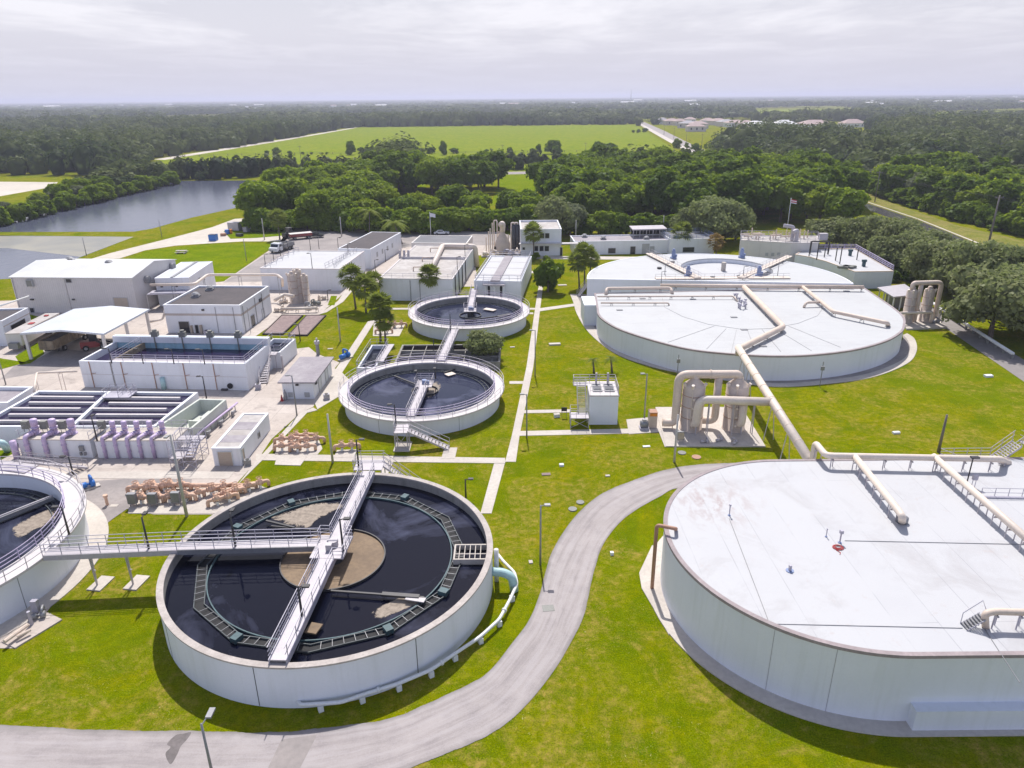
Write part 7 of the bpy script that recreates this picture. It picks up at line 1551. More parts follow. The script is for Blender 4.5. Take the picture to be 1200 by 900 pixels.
# picnic table
g = P(213, 297); t = thing('picnic_table', 'pale picnic table on the bright lawn behind the warehouse', 'table', (g.x, g.y, .06)); m = MB(); m.box(g.x-1.5, g.y-.5, .78, g.x+1.5, g.y+.5, .86); m.build('table_top', M['pale_concrete'], t)
for s in (-1, 1): m = MB(); m.box(g.x-1.5, g.y+s*1.0-.2, .45, g.x+1.5, g.y+s*1.0+.2, .52); m.build('bench', M['pale_concrete'], t)
m = MB(); [m.cbox((g.x+s*1.0, g.y, .06), .15, 2.1, .4) for s in (-1, 1)]; [m.cbox((g.x+s*1.0, g.y, .46), .15, .6, .32) for s in (-1, 1)]; m.build('leg', M['pale_concrete'], t)
# dumpster and junk by the trees
g = P(250.5, 282); t = thing('dumpster', 'blue dumpster on the pale track by the junk heap', 'dumpster', (g.x, g.y, .04)); m = MB(); m.frame(rect((g.x-1.1, g.y-1), (g.x+1.1, g.y-1), (g.x+1.1, g.y+1)), .1, .15, 1.9); m.build('body', M['blue_paint'], t); m = MB(); m.cbox((g.x, g.y, .1), 2.0, 1.8, .9); m.build('bottom', M['blue_paint'], t); m = MB(); m.cbox((g.x, g.y-.55, 1.9), 2.2, 1.0, .08); m.build('lid', M['dark_metal'], t)
rg = random.Random(3)
for i, (x, y, sx, sy, h, mt, nm, lb) in enumerate(((276,270,4,2.2,2.6,'galvanised_white','shipping_box','pale box body at the junk heap under the big tree'), (286,264.5,7,2,.9,'weathered_wood','timber_stack','long dark timber stack behind the junk heap'), (267,274.5,1.2,1.2,1.4,'blue_paint','drum_crate','small blue crate at the junk heap'), (270.5,274,1.0,1,1.4,'orange_paint','drum_crate','small orange crate at the junk heap'), (262,276.5,1.6,1.2,.8,'pipe_brown','pallet_stack','brown pallet stack at left of the junk heap'), (289,272,1.6,1.5,1.8,'galvanised','equipment_crate','grey crate at right of the junk heap'), (281,277,2.2,1.2,.8,'car_dark','equipment_crate','dark low crate at front of the junk heap'))):
    g = P(x, y); t = thing(nm, lb, 'crate' if 'crate' in nm else 'stack' if 'stack' in nm else 'box', (g.x, g.y, .03)); m = MB(); a_ = rg.uniform(-.5, .5)
    m.cbox((g.x, g.y, .15), sx, sy, h-.15, a_); m.build('body', M[mt], t); m = MB(); m.cbox((g.x, g.y, 0), sx*.95, sy*.95, .15, a_); m.build('runner', M['timber_dark'], t); m = MB(); m.cbox((g.x, g.y, h), sx*1.03, sy*1.05, .06, a_); m.build('lid', M[mt], t)
# traffic cone by the grey roofed building
g = P(330.5, 470); t = thing('traffic_cone', 'red traffic cone left of the grey slab roofed building', 'cone', (g.x, g.y, .03)); m = MB(); m.lathe((g.x, g.y, .07), [(.2,0),(.05,.9)], 12); m.build('cone', M['red_paint'], t, True); MB().cbox((g.x, g.y, .03), .5, .5, .05).build('base', M['red_paint'], t)
g = P(335, 469); t = thing('gas_bottle', 'grey gas bottle beside the red cone', 'bottle', (g.x, g.y, .03)); m = MB(); m.lathe((g.x, g.y, .03), [(.22,0),(.22,1.1),(.08,1.35),(.08,1.5)], 12); m.build('cylinder', M['grey_metal'], t, True); MB().cyl((g.x, g.y, 1.53), .06, .1, 6).build('valve', M['dark_metal'], t)
g = P(373, 416); t = thing('transformer_post', 'white and dark pedestal instrument on lawn behind the grey roofed building', 'instrument', (g.x, g.y, 0)); m = MB(); m.cyl((g.x, g.y, 0), .3, 2.0, 8); m.build('post', M['grey_metal'], t); m = MB(); m.cyl((g.x, g.y, 2.0), .45, .5, 10); m.cyl((g.x, g.y, 2.5), .15, .5, 8); m.build('head', M['galvanised_white'], t)
# ------------------------------------------------------------------ houses far off
def house(label, x, y, w, d, h, rh, wallm, roofm, rz=0.0, group='houses beyond the highway'):
    g = P(x, y); t = thing('house', label, 'house', (0, 0, 0), group)
    MB().box(-w/2, -d/2, 0, w/2, d/2, h).build('wall', M[wallm], t)
    o = .6; k = max(0, (w-d)/2); v = [(-w/2-o,-d/2-o,h),(w/2+o,-d/2-o,h),(w/2+o,d/2+o,h),(-w/2-o,d/2+o,h),(-k,0,h+rh),(k+.01,0,h+rh)]
    MB().add(v, [(0,1,5,4),(1,2,5),(2,3,4,5),(3,0,4),(3,2,1,0)]).build('roof', M[roofm], t)
    for s in (-.3, 0, .3): MB().box(w*s-.8, -d/2-.05, h*.35, w*s+.8, -d/2+.02, h*.75).build('window', M['glass_dark'], t)
    t.location = (g.x, g.y, 0); t.rotation_euler = (0, 0, rz); return t
rg = random.Random(12)
hs = [(776,145.5,17),(787,146.5,22),(796,147,18),(808,144.5,18),(806,150,24),(818,150.5,24),(829,146,22),(841,146.5,26),(851,148,24),(862,149,28),(873,149.5,24),(884,150.5,24),(893,151,20),(815,154,22)]
for i, (x, y, w) in enumerate(hs):
    house('pinkish roofed house beyond the highway, %s' % ['leftmost of the row', 'second from the left', 'third from the left behind hedge', 'tall one behind the row', 'low one in front left', 'low one in front centre', 'with the tallest pink roof', 'wide one right of the tall pink roof', 'grey roofed in the middle right', 'wide one at middle right', 'third from the right end', 'second from the right end with white roof', 'at right end with white roof', 'nearest the highway shrubs'][i], x, y, w, w*.75, 6.0, 3.4, 'house_wall' if i % 3 else 'house_wall_white', 'house_wall_white' if i in (11, 12) else 'house_roof' if i % 4 else 'house_roof_grey', rg.uniform(-.5, .5))
for i, (x, y, w, r_) in enumerate(((918,150,30,'house_wall_white'), (954,150,42,'house_roof'), (998,149,30,'house_roof'), (1066,147,45,'house_roof_grey'))):
    house(['bright white roofed house among trees at right', 'wide pink roofed house among trees at right', 'small pink roofed house among trees right of the wide one', 'pale grey roofed house among trees at far right'][i], x, y, w, w*.6, 5, 5, 'house_wall_white', r_, .1, 'houses among the right trees')
def shed_row(label, x, y, w, d, h):
    g = P(x, y); t = thing('far_building', label, 'building', (g.x, g.y, 0), 'far white buildings'); MB().box(g.x-w/2, g.y-d/2, 0, g.x+w/2, g.y+d/2, h).build('wall', M['house_wall_white'], t); MB().add([(g.x-w/2-1,g.y-d/2-1,h),(g.x+w/2+1,g.y-d/2-1,h),(g.x+w/2+1,g.y+d/2+1,h),(g.x-w/2-1,g.y+d/2+1,h),(g.x-w/2-1,g.y,h+w*.06),(g.x+w/2+1,g.y,h+w*.06)], [(0,1,5,4),(1,2,5),(2,3,4,5),(3,0,4)]).build('roof', M['house_wall_white'], t)
for i, (x, y, w, h) in enumerate(((62,128,90,14), (20,128.5,60,12), (42,132,60,10), (447,126.5,50,12), (558,126.5,45,12), (735,123.5,60,14), (747,123,40,22), (304,126,50,14), (809,120.5,70,12), (1104,123,60,12), (1020,124.5,40,12))):
    shed_row('tiny white building far off '+['on left horizon, the widest', 'at far left edge below horizon', 'at left in front of the widest one', 'below the horizon left of centre', 'below the horizon right of centre', 'near the radio mast', 'peaked one beside the radio mast', 'at left centre near horizon', 'right of the radio mast', 'at far right near horizon', 'at right among dark woods'][i], x, y, w, w*.5, h)
x0, x1 = P(932,160.5), P(1026,159.2)
rf = random.Random(21)
for k in range(34):
    x, y = rf.uniform(-10, 1210), rf.choice([121.5, 123, 124.5, 126, 128, 131]); w = rf.uniform(14, 46)*(1 if y < 126 else .6); g = P(x, y-.009*(x-600))
    t = thing('far_building', 'tiny pale building half hidden in the far off woods', 'building', (g.x, g.y, 0), 'tiny pale far buildings'); h = rf.uniform(9, 17); d = w*.5
    MB().box(g.x-w/2, g.y-d/2, 0, g.x+w/2, g.y+d/2, h).build('wall', M['house_wall_white'], t); MB().add([(g.x-w/2-1,g.y-d/2-1,h),(g.x+w/2+1,g.y-d/2-1,h),(g.x+w/2+1,g.y+d/2+1,h),(g.x-w/2-1,g.y+d/2+1,h),(g.x-w/2-1,g.y,h+3),(g.x+w/2+1,g.y,h+3)], [(0,1,5,4),(1,2,5),(2,3,4,5),(3,0,4)]).build('roof', M['house_wall_white' if k % 3 else 'house_roof'], t)
t = thing('estate_wall', 'long white wall glimpsed through tree trunks at right', 'wall', (x0+x1)/2); MB().ibeam(x0, x1, .6, 3.0).build('wall', M['house_wall'], t)
t = thing('radio_mast', 'thin radio mast standing on the horizon', 'mast', P(739, 122)); g = P(739, 122); m = MB(); m.tube([(g.x, g.y, 0), (g.x, g.y, 75)], [2.4, 1.0], 4); m.build('mast', M['grey_metal'], t)
# meadow fence
t = thing('meadow_fence', 'thin post fence along the near side of the meadow', 'fence', P(300, 182)); m = MB()
fa = [P(200,184.5), P(300,182), P(420,180.5), P(560,180), P(690,178), P(780,176.5)]
for a, b in zip(fa, fa[1:]):
    n = int((b-a).length/9)
    for i in range(n): q = a.lerp(b, i/n); m.cbox((q.x, q.y, 0), .3, .3, 1.7)
    for zz in (.7, 1.5): m.ibeam((a.x, a.y, zz), (b.x, b.y, zz), .08, .1)
m.build('fence', M['weathered_wood'], t)
# ------------------------------------------------------------------ trees
def rand_dir(rg): 
    z = rg.uniform(-1, 1); a = rg.uniform(0, 2*math.pi); s = math.sqrt(1-z*z); return Vector((s*math.cos(a), s*math.sin(a), z))
def crown_mesh(name, mat, lobes, ncards, size, seed, core=True, up=.6, shell=.80):
    """leaf clumps: many small bent leaf faces spread through and over a cluster of lobes"""
    rng = np.random.default_rng(seed); vol = np.array([l[3]*l[4] for l in lobes]); pr = vol/vol.sum()
    idx = rng.choice(len(lobes), ncards, p=pr); L = np.array(lobes)[idx]
    d = rng.normal(size=(ncards, 3)); d[:, 2] += .25; d /= np.linalg.norm(d, axis=1)[:, None]
    rad = shell+(1.08-shell)*rng.random(ncards)**.8; rad[rng.random(ncards) < .10] += .12
    lump = 1+.10*np.sin(d[:, 0]*7+idx)+.10*np.sin(d[:, 1]*8+2*idx)+.08*np.sin(d[:, 2]*9+idx)
    c = L[:, :3]+d*(L[:, [3, 3, 4]])*(rad*lump)[:, None]
    nrm = d*.8+rng.normal(size=(ncards, 3))*.48; nrm[:, 2] += up; nrm /= np.linalg.norm(nrm, axis=1)[:, None]
    t = np.cross(nrm, rng.normal(size=(ncards, 3))); t /= np.linalg.norm(t, axis=1)[:, None]; b = np.cross(nrm, t)
    s = size*(.55+.9*rng.random(ncards))[:, None]
    # every clump: a ragged five-sided leaf spray
    offs = [(-1, -.25), (-.15, -.8), (.95, -.45), (.6, .7), (-.55, .8)]
    V = np.stack([c+t*s*o[0]*(.7+.6*rng.random((ncards, 1)))+b*s*o[1]*(.7+.6*rng.random((ncards, 1)))-nrm*s*.25*(rng.random((ncards, 1))) for o in offs], 1).reshape(-1, 3)
    nv = 5; loops = np.arange(ncards*nv, dtype=np.int32)
    me = bpy.data.meshes.new(name)
    cv, cf = [], []
    if core:
        for l in lobes:
            k = len(cv); n, m = 9, 6
            for i in range(m+1):
                for j in range(n):
                    th = math.pi*i/m; ph = 2*math.pi*j/n; w = .74+.1*math.sin(3*ph+l[0])+.08*math.sin(4*th+l[1]*2)
                    cv.append((l[0]+l[3]*w*math.sin(th)*math.cos(ph), l[1]+l[3]*w*math.sin(th)*math.sin(ph), l[2]+l[4]*w*math.cos(th)))
            for i in range(m):
                for j in range(n): cf.append((k+i*n+j, k+(i+1)*n+j, k+(i+1)*n+(j+1) % n, k+i*n+(j+1) % n))
    V2 = np.concatenate([V, np.array(cv).reshape(-1, 3)]) if cv else V
    lp = np.concatenate([loops, (np.array(cf, dtype=np.int32)+ncards*nv).ravel()]) if cf else loops
    st = np.concatenate([np.arange(ncards, dtype=np.int32)*nv, ncards*nv+np.arange(len(cf), dtype=np.int32)*4]); tot = np.concatenate([np.full(ncards, nv, np.int32), np.full(len(cf), 4, np.int32)])
    me.vertices.add(len(V2)); me.vertices.foreach_set('co', V2.astype(np.float32).ravel()); me.loops.add(len(lp)); me.loops.foreach_set('vertex_index', lp.astype(np.int32)); me.polygons.add(len(st)); me.polygons.foreach_set('loop_start', st.astype(np.int32)); me.polygons.foreach_set('loop_total', tot.astype(np.int32))
    me.materials.append(mat); me.update(calc_edges=True); me.validate(); return me
def make_lobes(rg, R0, H, n, flat=.72, base=.30):
    out = [(0, 0, H*.62, R0*.62, H*.33)]
    for i in range(n):
        a = 2*math.pi*i/n+rg.uniform(-.4, .4); rr = R0*rg.uniform(.38, .68); z = H*rg.uniform(base+.16, .80); lr = R0*rg.uniform(.30, .48)
        out.append((rr*math.cos(a), rr*math.sin(a), z, lr, lr*rg.uniform(flat*.8, flat*1.1)))
    for i in range(max(2, n//3)):
        a = rg.uniform(0, 6.28); rr = R0*rg.uniform(.05, .4); lr = R0*rg.uniform(.25, .40); out.append((rr*math.cos(a), rr*math.sin(a), H*rg.uniform(.76, .88), lr, lr*.7))
    return out
def trunk_mesh(name, H, R0, r, rg, n=5):
    mb = MB(); mb.tube([(0, 0, -.1), (.1, .05, H*.2), (.05, -.1, H*.42)], [r*1.3, r, r*.75], 8)
    for i in range(n):
        a = 2*math.pi*i/n+rg.uniform(-.3, .3); e = Vector((R0*.5*math.cos(a), R0*.5*math.sin(a), H*rg.uniform(.55, .72))); mb.tube([(.05, -.05, H*.28+.05*i), tuple(Vector((e.x*.4, e.y*.4, H*.45))), tuple(e)], [r*.55, r*.4, r*.15], 6)
    me = bpy.data.meshes.new(name); me.from_pydata(mb.v, [], mb.f); me.materials.append(M['bark']); me.update(); return me
PROTO = {}
def proto(key, mat, R0, H, n, cards, size, seed, tr=.35, flat=.72, base=.30, core=True, up=.6):
    rg = random.Random(seed); PROTO[key] = (crown_mesh('crown_'+key, M[mat], make_lobes(rg, R0, H, n, flat, base), cards, size, seed, core, up), trunk_mesh('trunk_'+key, H, R0, tr, rg), R0, H)
proto('broad_a', 'leaf_green', 8.0, 13, 9, 6840, 0.46, 11, base=.22)
proto('broad_b', 'leaf_green', 7.2, 12, 8, 6080, 0.43, 12, base=.20)
proto('broad_c', 'leaf_dark', 8.5, 14.5, 10, 7220, 0.49, 13, base=.22)
proto('broad_d', 'leaf_dark', 6.8, 15, 8, 6080, 0.44, 14, base=.18)
proto('bright_a', 'leaf_yellow', 6.5, 10.5, 8, 5320, 0.41, 15, base=.18)
proto('olive_a', 'leaf_olive', 7.5, 11, 9, 6240, 0.34, 16, base=.16, up=.2)
proto('olive_b', 'leaf_olive', 9.0, 12, 11, 7680, 0.34, 17, base=.14, up=.2)
proto('grey_a', 'leaf_grey', 6.5, 11, 8, 5700, 0.37, 18, base=.2)
proto('bush_a', 'leaf_green', 4.2, 5.5, 6, 3230, 0.31, 19, tr=.2, base=.02)
proto('bush_b', 'leaf_dark', 3.6, 5.2, 5, 2660, 0.31, 20, tr=.2, base=.02)
proto('pine_a', 'leaf_dark', 4.2, 12, 7, 3230, 0.37, 21, tr=.25, base=.25)
proto('conifer', 'leaf_dark', 3.2, 16, 6, 2850, 0.41, 22, tr=.3, flat=1.4, base=.05)
NTREE = 0
def tree(nm, key, x, y, label, cat, group, s=1.0, rz=0.0, sz=None):
    global NTREE; NTREE += 1
    cm, tm, R0, H = PROTO[key]; e = thing(nm, label, cat, (x, y, 0), group)
    for pn, me in (('crown', cm), ('trunk', tm)): o = bpy.data.objects.new(pn, me); COL.objects.link(o); o.parent = e
    e.rotation_euler = (0, 0, rz); e.scale = (s, s, sz or s); return e
def inside(p, poly):
    x, y = p; c = False; n = len(poly)
    for i in range(n):
        x1, y1 = poly[i-1][:2]; x2, y2 = poly[i][:2]
        if (y1 > y) != (y2 > y) and x < (x2-x1)*(y-y1)/(y2-y1)+x1: c = not c
    return c
def scatter(px, step, rg, jit=.42):
    poly = [(v.x, v.y) for v in PL(px)]; xs = [p[0] for p in poly]; ys = [p[1] for p in poly]; out = []
    y = min(ys); row = 0
    while y <= max(ys):
        x = min(xs)+(row % 2)*step/2
        while x <= max(xs):
            q = (x+rg.uniform(-jit, jit)*step, y+rg.uniform(-jit, jit)*step)
            if inside(q, poly): out.append(q)
            x += step
        y += step*.88; row += 1
    return out
rg = random.Random(77)
ZONES = [ # outline on the ground, spacing, kinds, size range, label, group
 ([(303,268),(308,248),(322,238),(348,228),(400,219),(440,213),(452,217),(448,240),(462,262),(440,268)], 11.5, ['broad_a','broad_b','bright_a','broad_a'], (.8,1.12), 'dense leafy tree in the bright wood left of the clearing', 'trees of the left wood'),
 ([(430,219),(452,199),(474,196),(483,209),(474,224),(452,235),(440,226)], 10, ['broad_c','broad_d','broad_d'], (.95,1.25), 'tall dark tree in the spur of wood reaching the meadow', 'trees of the dark spur'),
 ([(478,229),(585,227),(590,216),(480,217)], 11, ['broad_c','broad_c','broad_d','broad_a'], (.9,1.1), 'dark spreading tree in the row between two bright clearings', 'trees between the clearings'),
 ([(470,266),(480,254),(560,249),(620,249),(640,264),(600,268),(520,270)], 11, ['broad_b','broad_a','bright_a','broad_c'], (.6,.8), 'green leafy tree in the belt behind the treatment blocks', 'trees behind the blocks'),
 ([(632,262),(645,226),(690,213),(735,209),(790,207),(880,209),(955,216),(998,240),(960,262),(800,268),(700,270)], 12.5, ['broad_c','broad_a','broad_c','broad_d','broad_b'], (.9,1.2), 'big dark crowned tree in the dense wood behind the offices', 'trees of the office wood'),
 ([(979,211),(1050,234),(1125,257),(1200,274),(1290,297),(1300,262),(1200,238),(1120,222),(1040,206),(985,198)], 11.5, ['broad_a','broad_c','broad_d','broad_b','bright_a','grey_a'], (.8,1.12), 'leafy tree in the thick belt along the canal bank', 'trees along the canal bank'),
 ([(-60,284),(0,263),(50,251),(100,238.5),(150,226.5),(202,214.5),(190,205),(140,210),(95,222),(66,239),(0,251),(-60,262)], 9.5, ['broad_b','bush_a','grey_a','broad_a','bright_a','broad_c'], (.45,.72), 'leafy tree crowding the far left bank of the pond', 'trees on the pond bank'),
 ([(195,213),(300,208.5),(420,206.5),(420,203),(300,204),(200,208)], 7.5, ['pine_a','pine_a','bush_b'], (.6,.95), 'dark slender tree in the row behind the far pond shore', 'dark row beyond the pond'),
 ([(560,200.5),(660,198.5),(660,196),(560,197.5)], 6.5, ['pine_a'], (.5,.8), 'small dark tree in the row by the meadow road', 'dark row by the meadow road'),
]
sites = []
for zi, (px, step, keys, sr, lb, gp) in enumerate(ZONES):
    for q in scatter(px, step, rg): sites.append((math.hypot(*q), q, rg.choice(keys), rg.uniform(*sr), lb, gp))
hedge = []
sites.sort(key=lambda s: s[0]); LIMIT = 262
WORD = {'broad_a': 'broad mid green', 'broad_b': 'rounded mid green', 'broad_c': 'broad dark green', 'broad_d': 'tall dark green', 'bright_a': 'bright yellow green', 'grey_a': 'greyish thin', 'bush_a': 'low bushy', 'pine_a': 'slender'}
for d, q, key, s, lb, gp in sites[:LIMIT]:
    tree('wood_tree', key, q[0], q[1], WORD[key]+' '+lb.split(' ', 2)[2] if lb.startswith(('dense', 'tall', 'dark', 'green', 'big')) else WORD[key]+' '+lb.split(' ', 1)[1], 'tree', gp, s, rg.uniform(0, 6.28), s*rg.uniform(.9, 1.1))
REST = sites[LIMIT:]
# hedge of bushes along the car park
for i in range(46):
    x = 300+i*(640-300)/45; y = 272.5-2.0*math.sin(i*.2)+rg.uniform(-1.0, 1.0)
    if 340 < x < 352: y -= 2
    g = P(x, y-1.5); tree('hedge_bush', rg.choice(['bush_a', 'bush_b', 'bush_a']), g.x, g.y, 'bushy green shrub in the long hedge behind the car park', 'shrub', 'hedge behind the car park', rg.uniform(.95, 1.4), rg.uniform(0, 6.28))
for i in range(26):
    x = 652+i*8.2; g = P(x, 274.5+rg.uniform(-1, .6)); tree('hedge_bush', rg.choice(['bush_b', 'bush_b', 'bush_a']), g.x, g.y, 'dark bushy shrub in the hedge behind the offices', 'shrub', 'hedge behind the offices', rg.uniform(.9, 1.25), rg.uniform(0, 6.28))
bk = PL([(978,211),(1050,235),(1125,258.5),(1200,276),(1300,300)])
for a, b in zip(bk, bk[1:]):
    n = max(3, int((b-a).length/4.6))
    for i in range(n): g = a.lerp(b, (i+rg.random()*.6)/n); tree('bank_shrub', rg.choice(['bush_b', 'bush_a']), g.x, g.y+rg.uniform(0, 2.5), 'bushy shrub at the foot of the trees along the canal bank', 'shrub', 'shrubs along the canal bank', rg.uniform(.8, 1.5), rg.uniform(0, 6.28), rg.uniform(.7, 1.3))
sh = PL([(-50,276),(0,264.5),(50,252.5),(100,240),(150,228),(205,215.5)])
for a, b in zip(sh, sh[1:]):
    n = max(3, int((b-a).length/5))
    for i in range(n): g = a.lerp(b, (i+rg.random()*.6)/n); tree('bank_shrub', rg.choice(['bush_b', 'bush_a', 'bush_a']), g.x, g.y+rg.uniform(1, 4), 'bushy shrub overhanging the left shore of the pond', 'shrub', 'shrubs on the pond shore', rg.uniform(.7, 1.25), rg.uniform(0, 6.28))
# live oaks and other trees one can point at
def oak(x, y, key, label, s, cat='tree', nm='oak_tree', sz=None): g = P(x, y); tree(nm, key, g.x, g.y, label, cat, 'single trees', s, x*.37, sz)
oak(836, 284, 'olive_b', 'round olive grey oak left of the cream block', 1.12, sz=1.05); oak(808, 281, 'olive_a', 'smaller olive oak leaning against the round one', .85); oak(862, 281, 'olive_a', 'olive oak on the right of the round one', .85)
oak(650, 279, 'olive_a', 'olive grey oak behind the two storey office roof', 1.0, sz=1.1); oak(668, 276, 'grey_a', 'thin grey oak right of the office tower', .9)
ok = [(968,289,'olive_a',.85),(990,291,'olive_b',.8),(1015,297,'olive_b',.8),(1042,306,'olive_b',.8),(1035,318,'olive_a',.75),(1066,322,'olive_b',.82),(1074,315,'olive_b',.8),(1095,338,'olive_b',.85),(1112,332,'olive_b',.82),(1118,349,'olive_a',.92),(1146,356,'olive_b',.92),(1150,344,'olive_b',.84),(1160,396.5,'olive_b',1.05),(1208,382,'olive_b',1.0),(1190,362,'olive_b',.9),(1222,360,'olive_b',.9),(1245,405,'olive_b',1.1),(1030,300,'olive_a',.75),(1256,378,'olive_b',1.0)]
od = ['behind the covered basin', 'farthest back by the canal bend', 'right behind the purple rail', 'beyond the white basin corner', 'closest to the white basin rail', 'above the open shelter', 'in the middle of the far row', 'behind the right vessels', 'with a wide crown in mid grove', 'with a visible trunk by the guard pipe', 'in the grove right of the guard pipe', 'at back of the grove on right', 'with a thick trunk nearest the perimeter road', 'near the right edge beside the front oak', 'cut by the right edge in mid grove', 'cut by the right edge at back', 'just outside right edge in front', 'smaller one beside the canal water', 'outside the right edge at middle']
for (x, y, k, s), dd in zip(ok, od): oak(x, y, k, 'olive grey oak '+dd, s*rg.uniform(.88, 1.12), sz=s*rg.uniform(.8, 1.15))
oak(960, 262, 'bright_a', 'yellow green tree at the canal end of the dark wood', 1.15); oak(985, 268, 'broad_a', 'green tree beside yellow one at the canal', .95)
oak(642, 342, 'bush_b', 'dense dark bushy tree with reddish edge beside the path', .95, 'tree', 'bushy_tree', 1.35); oak(568, 424, 'olive_a', 'round clipped shrub between the middle and rear clarifiers', .50, 'shrub', 'round_shrub', .46)
oak(1090, 200, 'conifer', 'dark columnar conifer among the right woods', 1.0, 'tree', 'conifer')
oak(306, 264, 'broad_a', 'big bright tree at pond end of the wood over junk', 1.1, 'tree', 'wood_tree')
ms = [(324,181,.8,.8),(313,181,.5,.5),(340,181.5,.5,.5),(355,181,.35,.3),(365,181,.3,.3),(383,181,.3,.3),(411,181.5,.9,1.5),(424,180,.8,.8),(432,180,.9,.8),(487,180,1,.8),(495,180,.9,.7),(505,180,1,.8),(520,181.5,.7,1.5),(532,180,.9,.7),(570,179.5,.5,.5),(597,179,.6,.6),(624,180.5,.5,.7),(631.5,180.5,.55,1.2),(649,180.5,1.6,1.5),(700,180.5,1.15,1.5),(715,180.5,1.3,1.3),(793,173.5,.9,1.1),(815,178.5,.9,1.1),(742,155.5,.5,.5),(748,155.5,.6,.6),(756,155,.9,.8)]
for i, (x, y, s, z) in enumerate(ms):
    g = P(x, y); tree('meadow_bush', 'bush_b' if i % 3 else 'bush_a', g.x, g.y, ('dark round bush standing in the meadow' if z < 1.1 else 'tall dark bush standing alone in the meadow'), 'shrub', 'bushes in the meadow', s*1.15, i*1.3, z*1.15)
for i, (x, y) in enumerate(((622,308),(628,305),(640,309))):
    g = P(x, y-2); tree('low_shrub', 'bush_a', g.x, g.y, 'small low shrub on the strip before the office tower', 'shrub', 'shrubs before the office', .28, i)
for i, (x, y) in enumerate(((1066,330),(1054,326),(1046,330),(1000,300))): g = P(x, y); tree('low_shrub', 'bush_b', g.x, g.y, 'low dark shrub behind the right vessels and shelter', 'shrub', 'shrubs behind the shelter', .5, i)
# palms
def fan_palm_mesh(key, mat, n, size, rg, droop=.10):
    mb = MB()
    for i in range(n):
        d = rand_dir(rg); d.z = d.z*.9+.12; d.normalize(); stem = size*.55
        s = Vector((-d.y, d.x, 0)); s = s.normalized() if s.length > .1 else Vector((1, 0, 0)); u = d.cross(s).normalized(); c = d*stem; L = size*rg.uniform(.48, .66)
        mb.add([Vector((0, 0, 0)), c+s*.03, c-s*.03], [(0, 1, 2)])
        k = 7
        for j in range(k):
            a = (j/(k-1)-.5)*2.5; dr = d*math.cos(a)+s*math.sin(a); p1 = c+dr*L*.55+u*.10*L*math.cos(a*2); tip = c+dr*L*(1-.12*abs(a))-Vector((0, 0, droop*L)); w = s*math.cos(a)-d*math.sin(a)
            mb.add([c, p1+w*L*.105, tip, p1-w*L*.105], [(0, 1, 2, 3)])
    me = bpy.data.meshes.new('crown_'+key); me.from_pydata([tuple(v) for v in mb.v], [], mb.f); me.materials.append(M[mat]); me.update(); return me
def feather_palm_mesh(key, n, L, rg, mat='leaf_palm'):
    mb = MB()
    for i in range(n):
        a = 2*math.pi*i/n+rg.uniform(-.2, .2); el = rg.uniform(-.1, 1.1); h = Vector((math.cos(a), math.sin(a), 0)); s = Vector((-h.y, h.x, 0)); pts = []
        for k in range(9):
            q = k/8; pts.append(h*(L*q*math.cos(el*(1-q*.5)))+Vector((0, 0, L*(math.sin(el)*q-.75*q*q))))
        for k in range(8):
            for m_ in (.25, .75):
                p = pts[k].lerp(pts[k+1], m_); t = (pts[k+1]-pts[k]).normalized(); w = L*.24*(1-.55*abs(k/8-.35))
                for sg in (-1, 1): e = p+s*sg*w+t*w*.45-Vector((0, 0, w*.45)); mb.add([p, p+t*L*.06, e], [(0, 1, 2)])
    me = bpy.data.meshes.new('crown_'+key); me.from_pydata([tuple(v) for v in mb.v], [], mb.f); me.materials.append(M[mat]); me.update(); return me
rgp = random.Random(9)
FAN = [fan_palm_mesh('fan_a', 'leaf_palm', 95, 2.6, rgp), fan_palm_mesh('fan_b', 'leaf_palm', 85, 2.5, rgp), fan_palm_mesh('fan_c', 'leaf_brown', 55, 2.2, rgp)]; FEA = [feather_palm_mesh('feather_a', 16, 3.6, rgp), feather_palm_mesh('feather_b', 14, 3.2, rgp)]
def palm(base, top, label, me, s=1.0, r=.17, group='palms in the plant'):
    g = P(*base); d = ray(*top); tt = g.y/d.y; tp = Vector((d.x*tt, g.y, CAMZ+d.z*tt)); t = thing('palm_tree', label, 'palm', g, group)
    m = MB(); lean = tp-g; m.tube([g, g+lean*.35+Vector((lean.x*-.08, 0, 0)), g+lean*.7, tp], [r*1.35, r, r*.9, r*.85], 9); m.build('trunk', M['palm_bark'], t, True)
    o = bpy.data.objects.new('crown', me); COL.objects.link(o); o.parent = t; o.location = tp-g; o.scale = (s, s, s); o.rotation_euler = (0, 0, base[0]*1.7)
for b, tp, lb, k, s in (((417,362),(411,324),'leftmost fan palm of the trio near the rear clarifier',0,1.02), ((429,366.5),(427.5,336),'front fan palm of the trio near the rear clarifier',1,1.05), ((434,353),(437,329),'right fan palm of the trio near the rear clarifier',1,.85),
    ((505,352),(503,322),'single fan palm at the stained block wall behind rear clarifier',0,.95), ((446,399.5),(445,357),'tall fan palm by the path above the small pit',0,.92), ((452,402),(450,375),'shorter fan palm tucked under the tall one by the path',1,.78),
    ((679,338.5),(677,307),'leftmost fan palm of the trio left of white tanks',1,.98), ((685,336),(685,297),'tallest fan palm of the trio left of white tanks',0,1.0), ((690,333.5),(693,304),'rightmost fan palm of the trio left of white tanks',1,.85),
    ((625.5,303),(625,272),'fan palm in front of the two storey office',0,1.05), ((798,296),(799,272),'fan palm in front of the white office annex',0,1.15), ((839,300),(839.5,283),'brown tinged fan palm at right end of the annex',2,1.05), ((328,281),(325,256),'fan palm alone against the hedge at left',1,1.2)):
    palm(b, tp, lb, FAN[k], s*1.05)
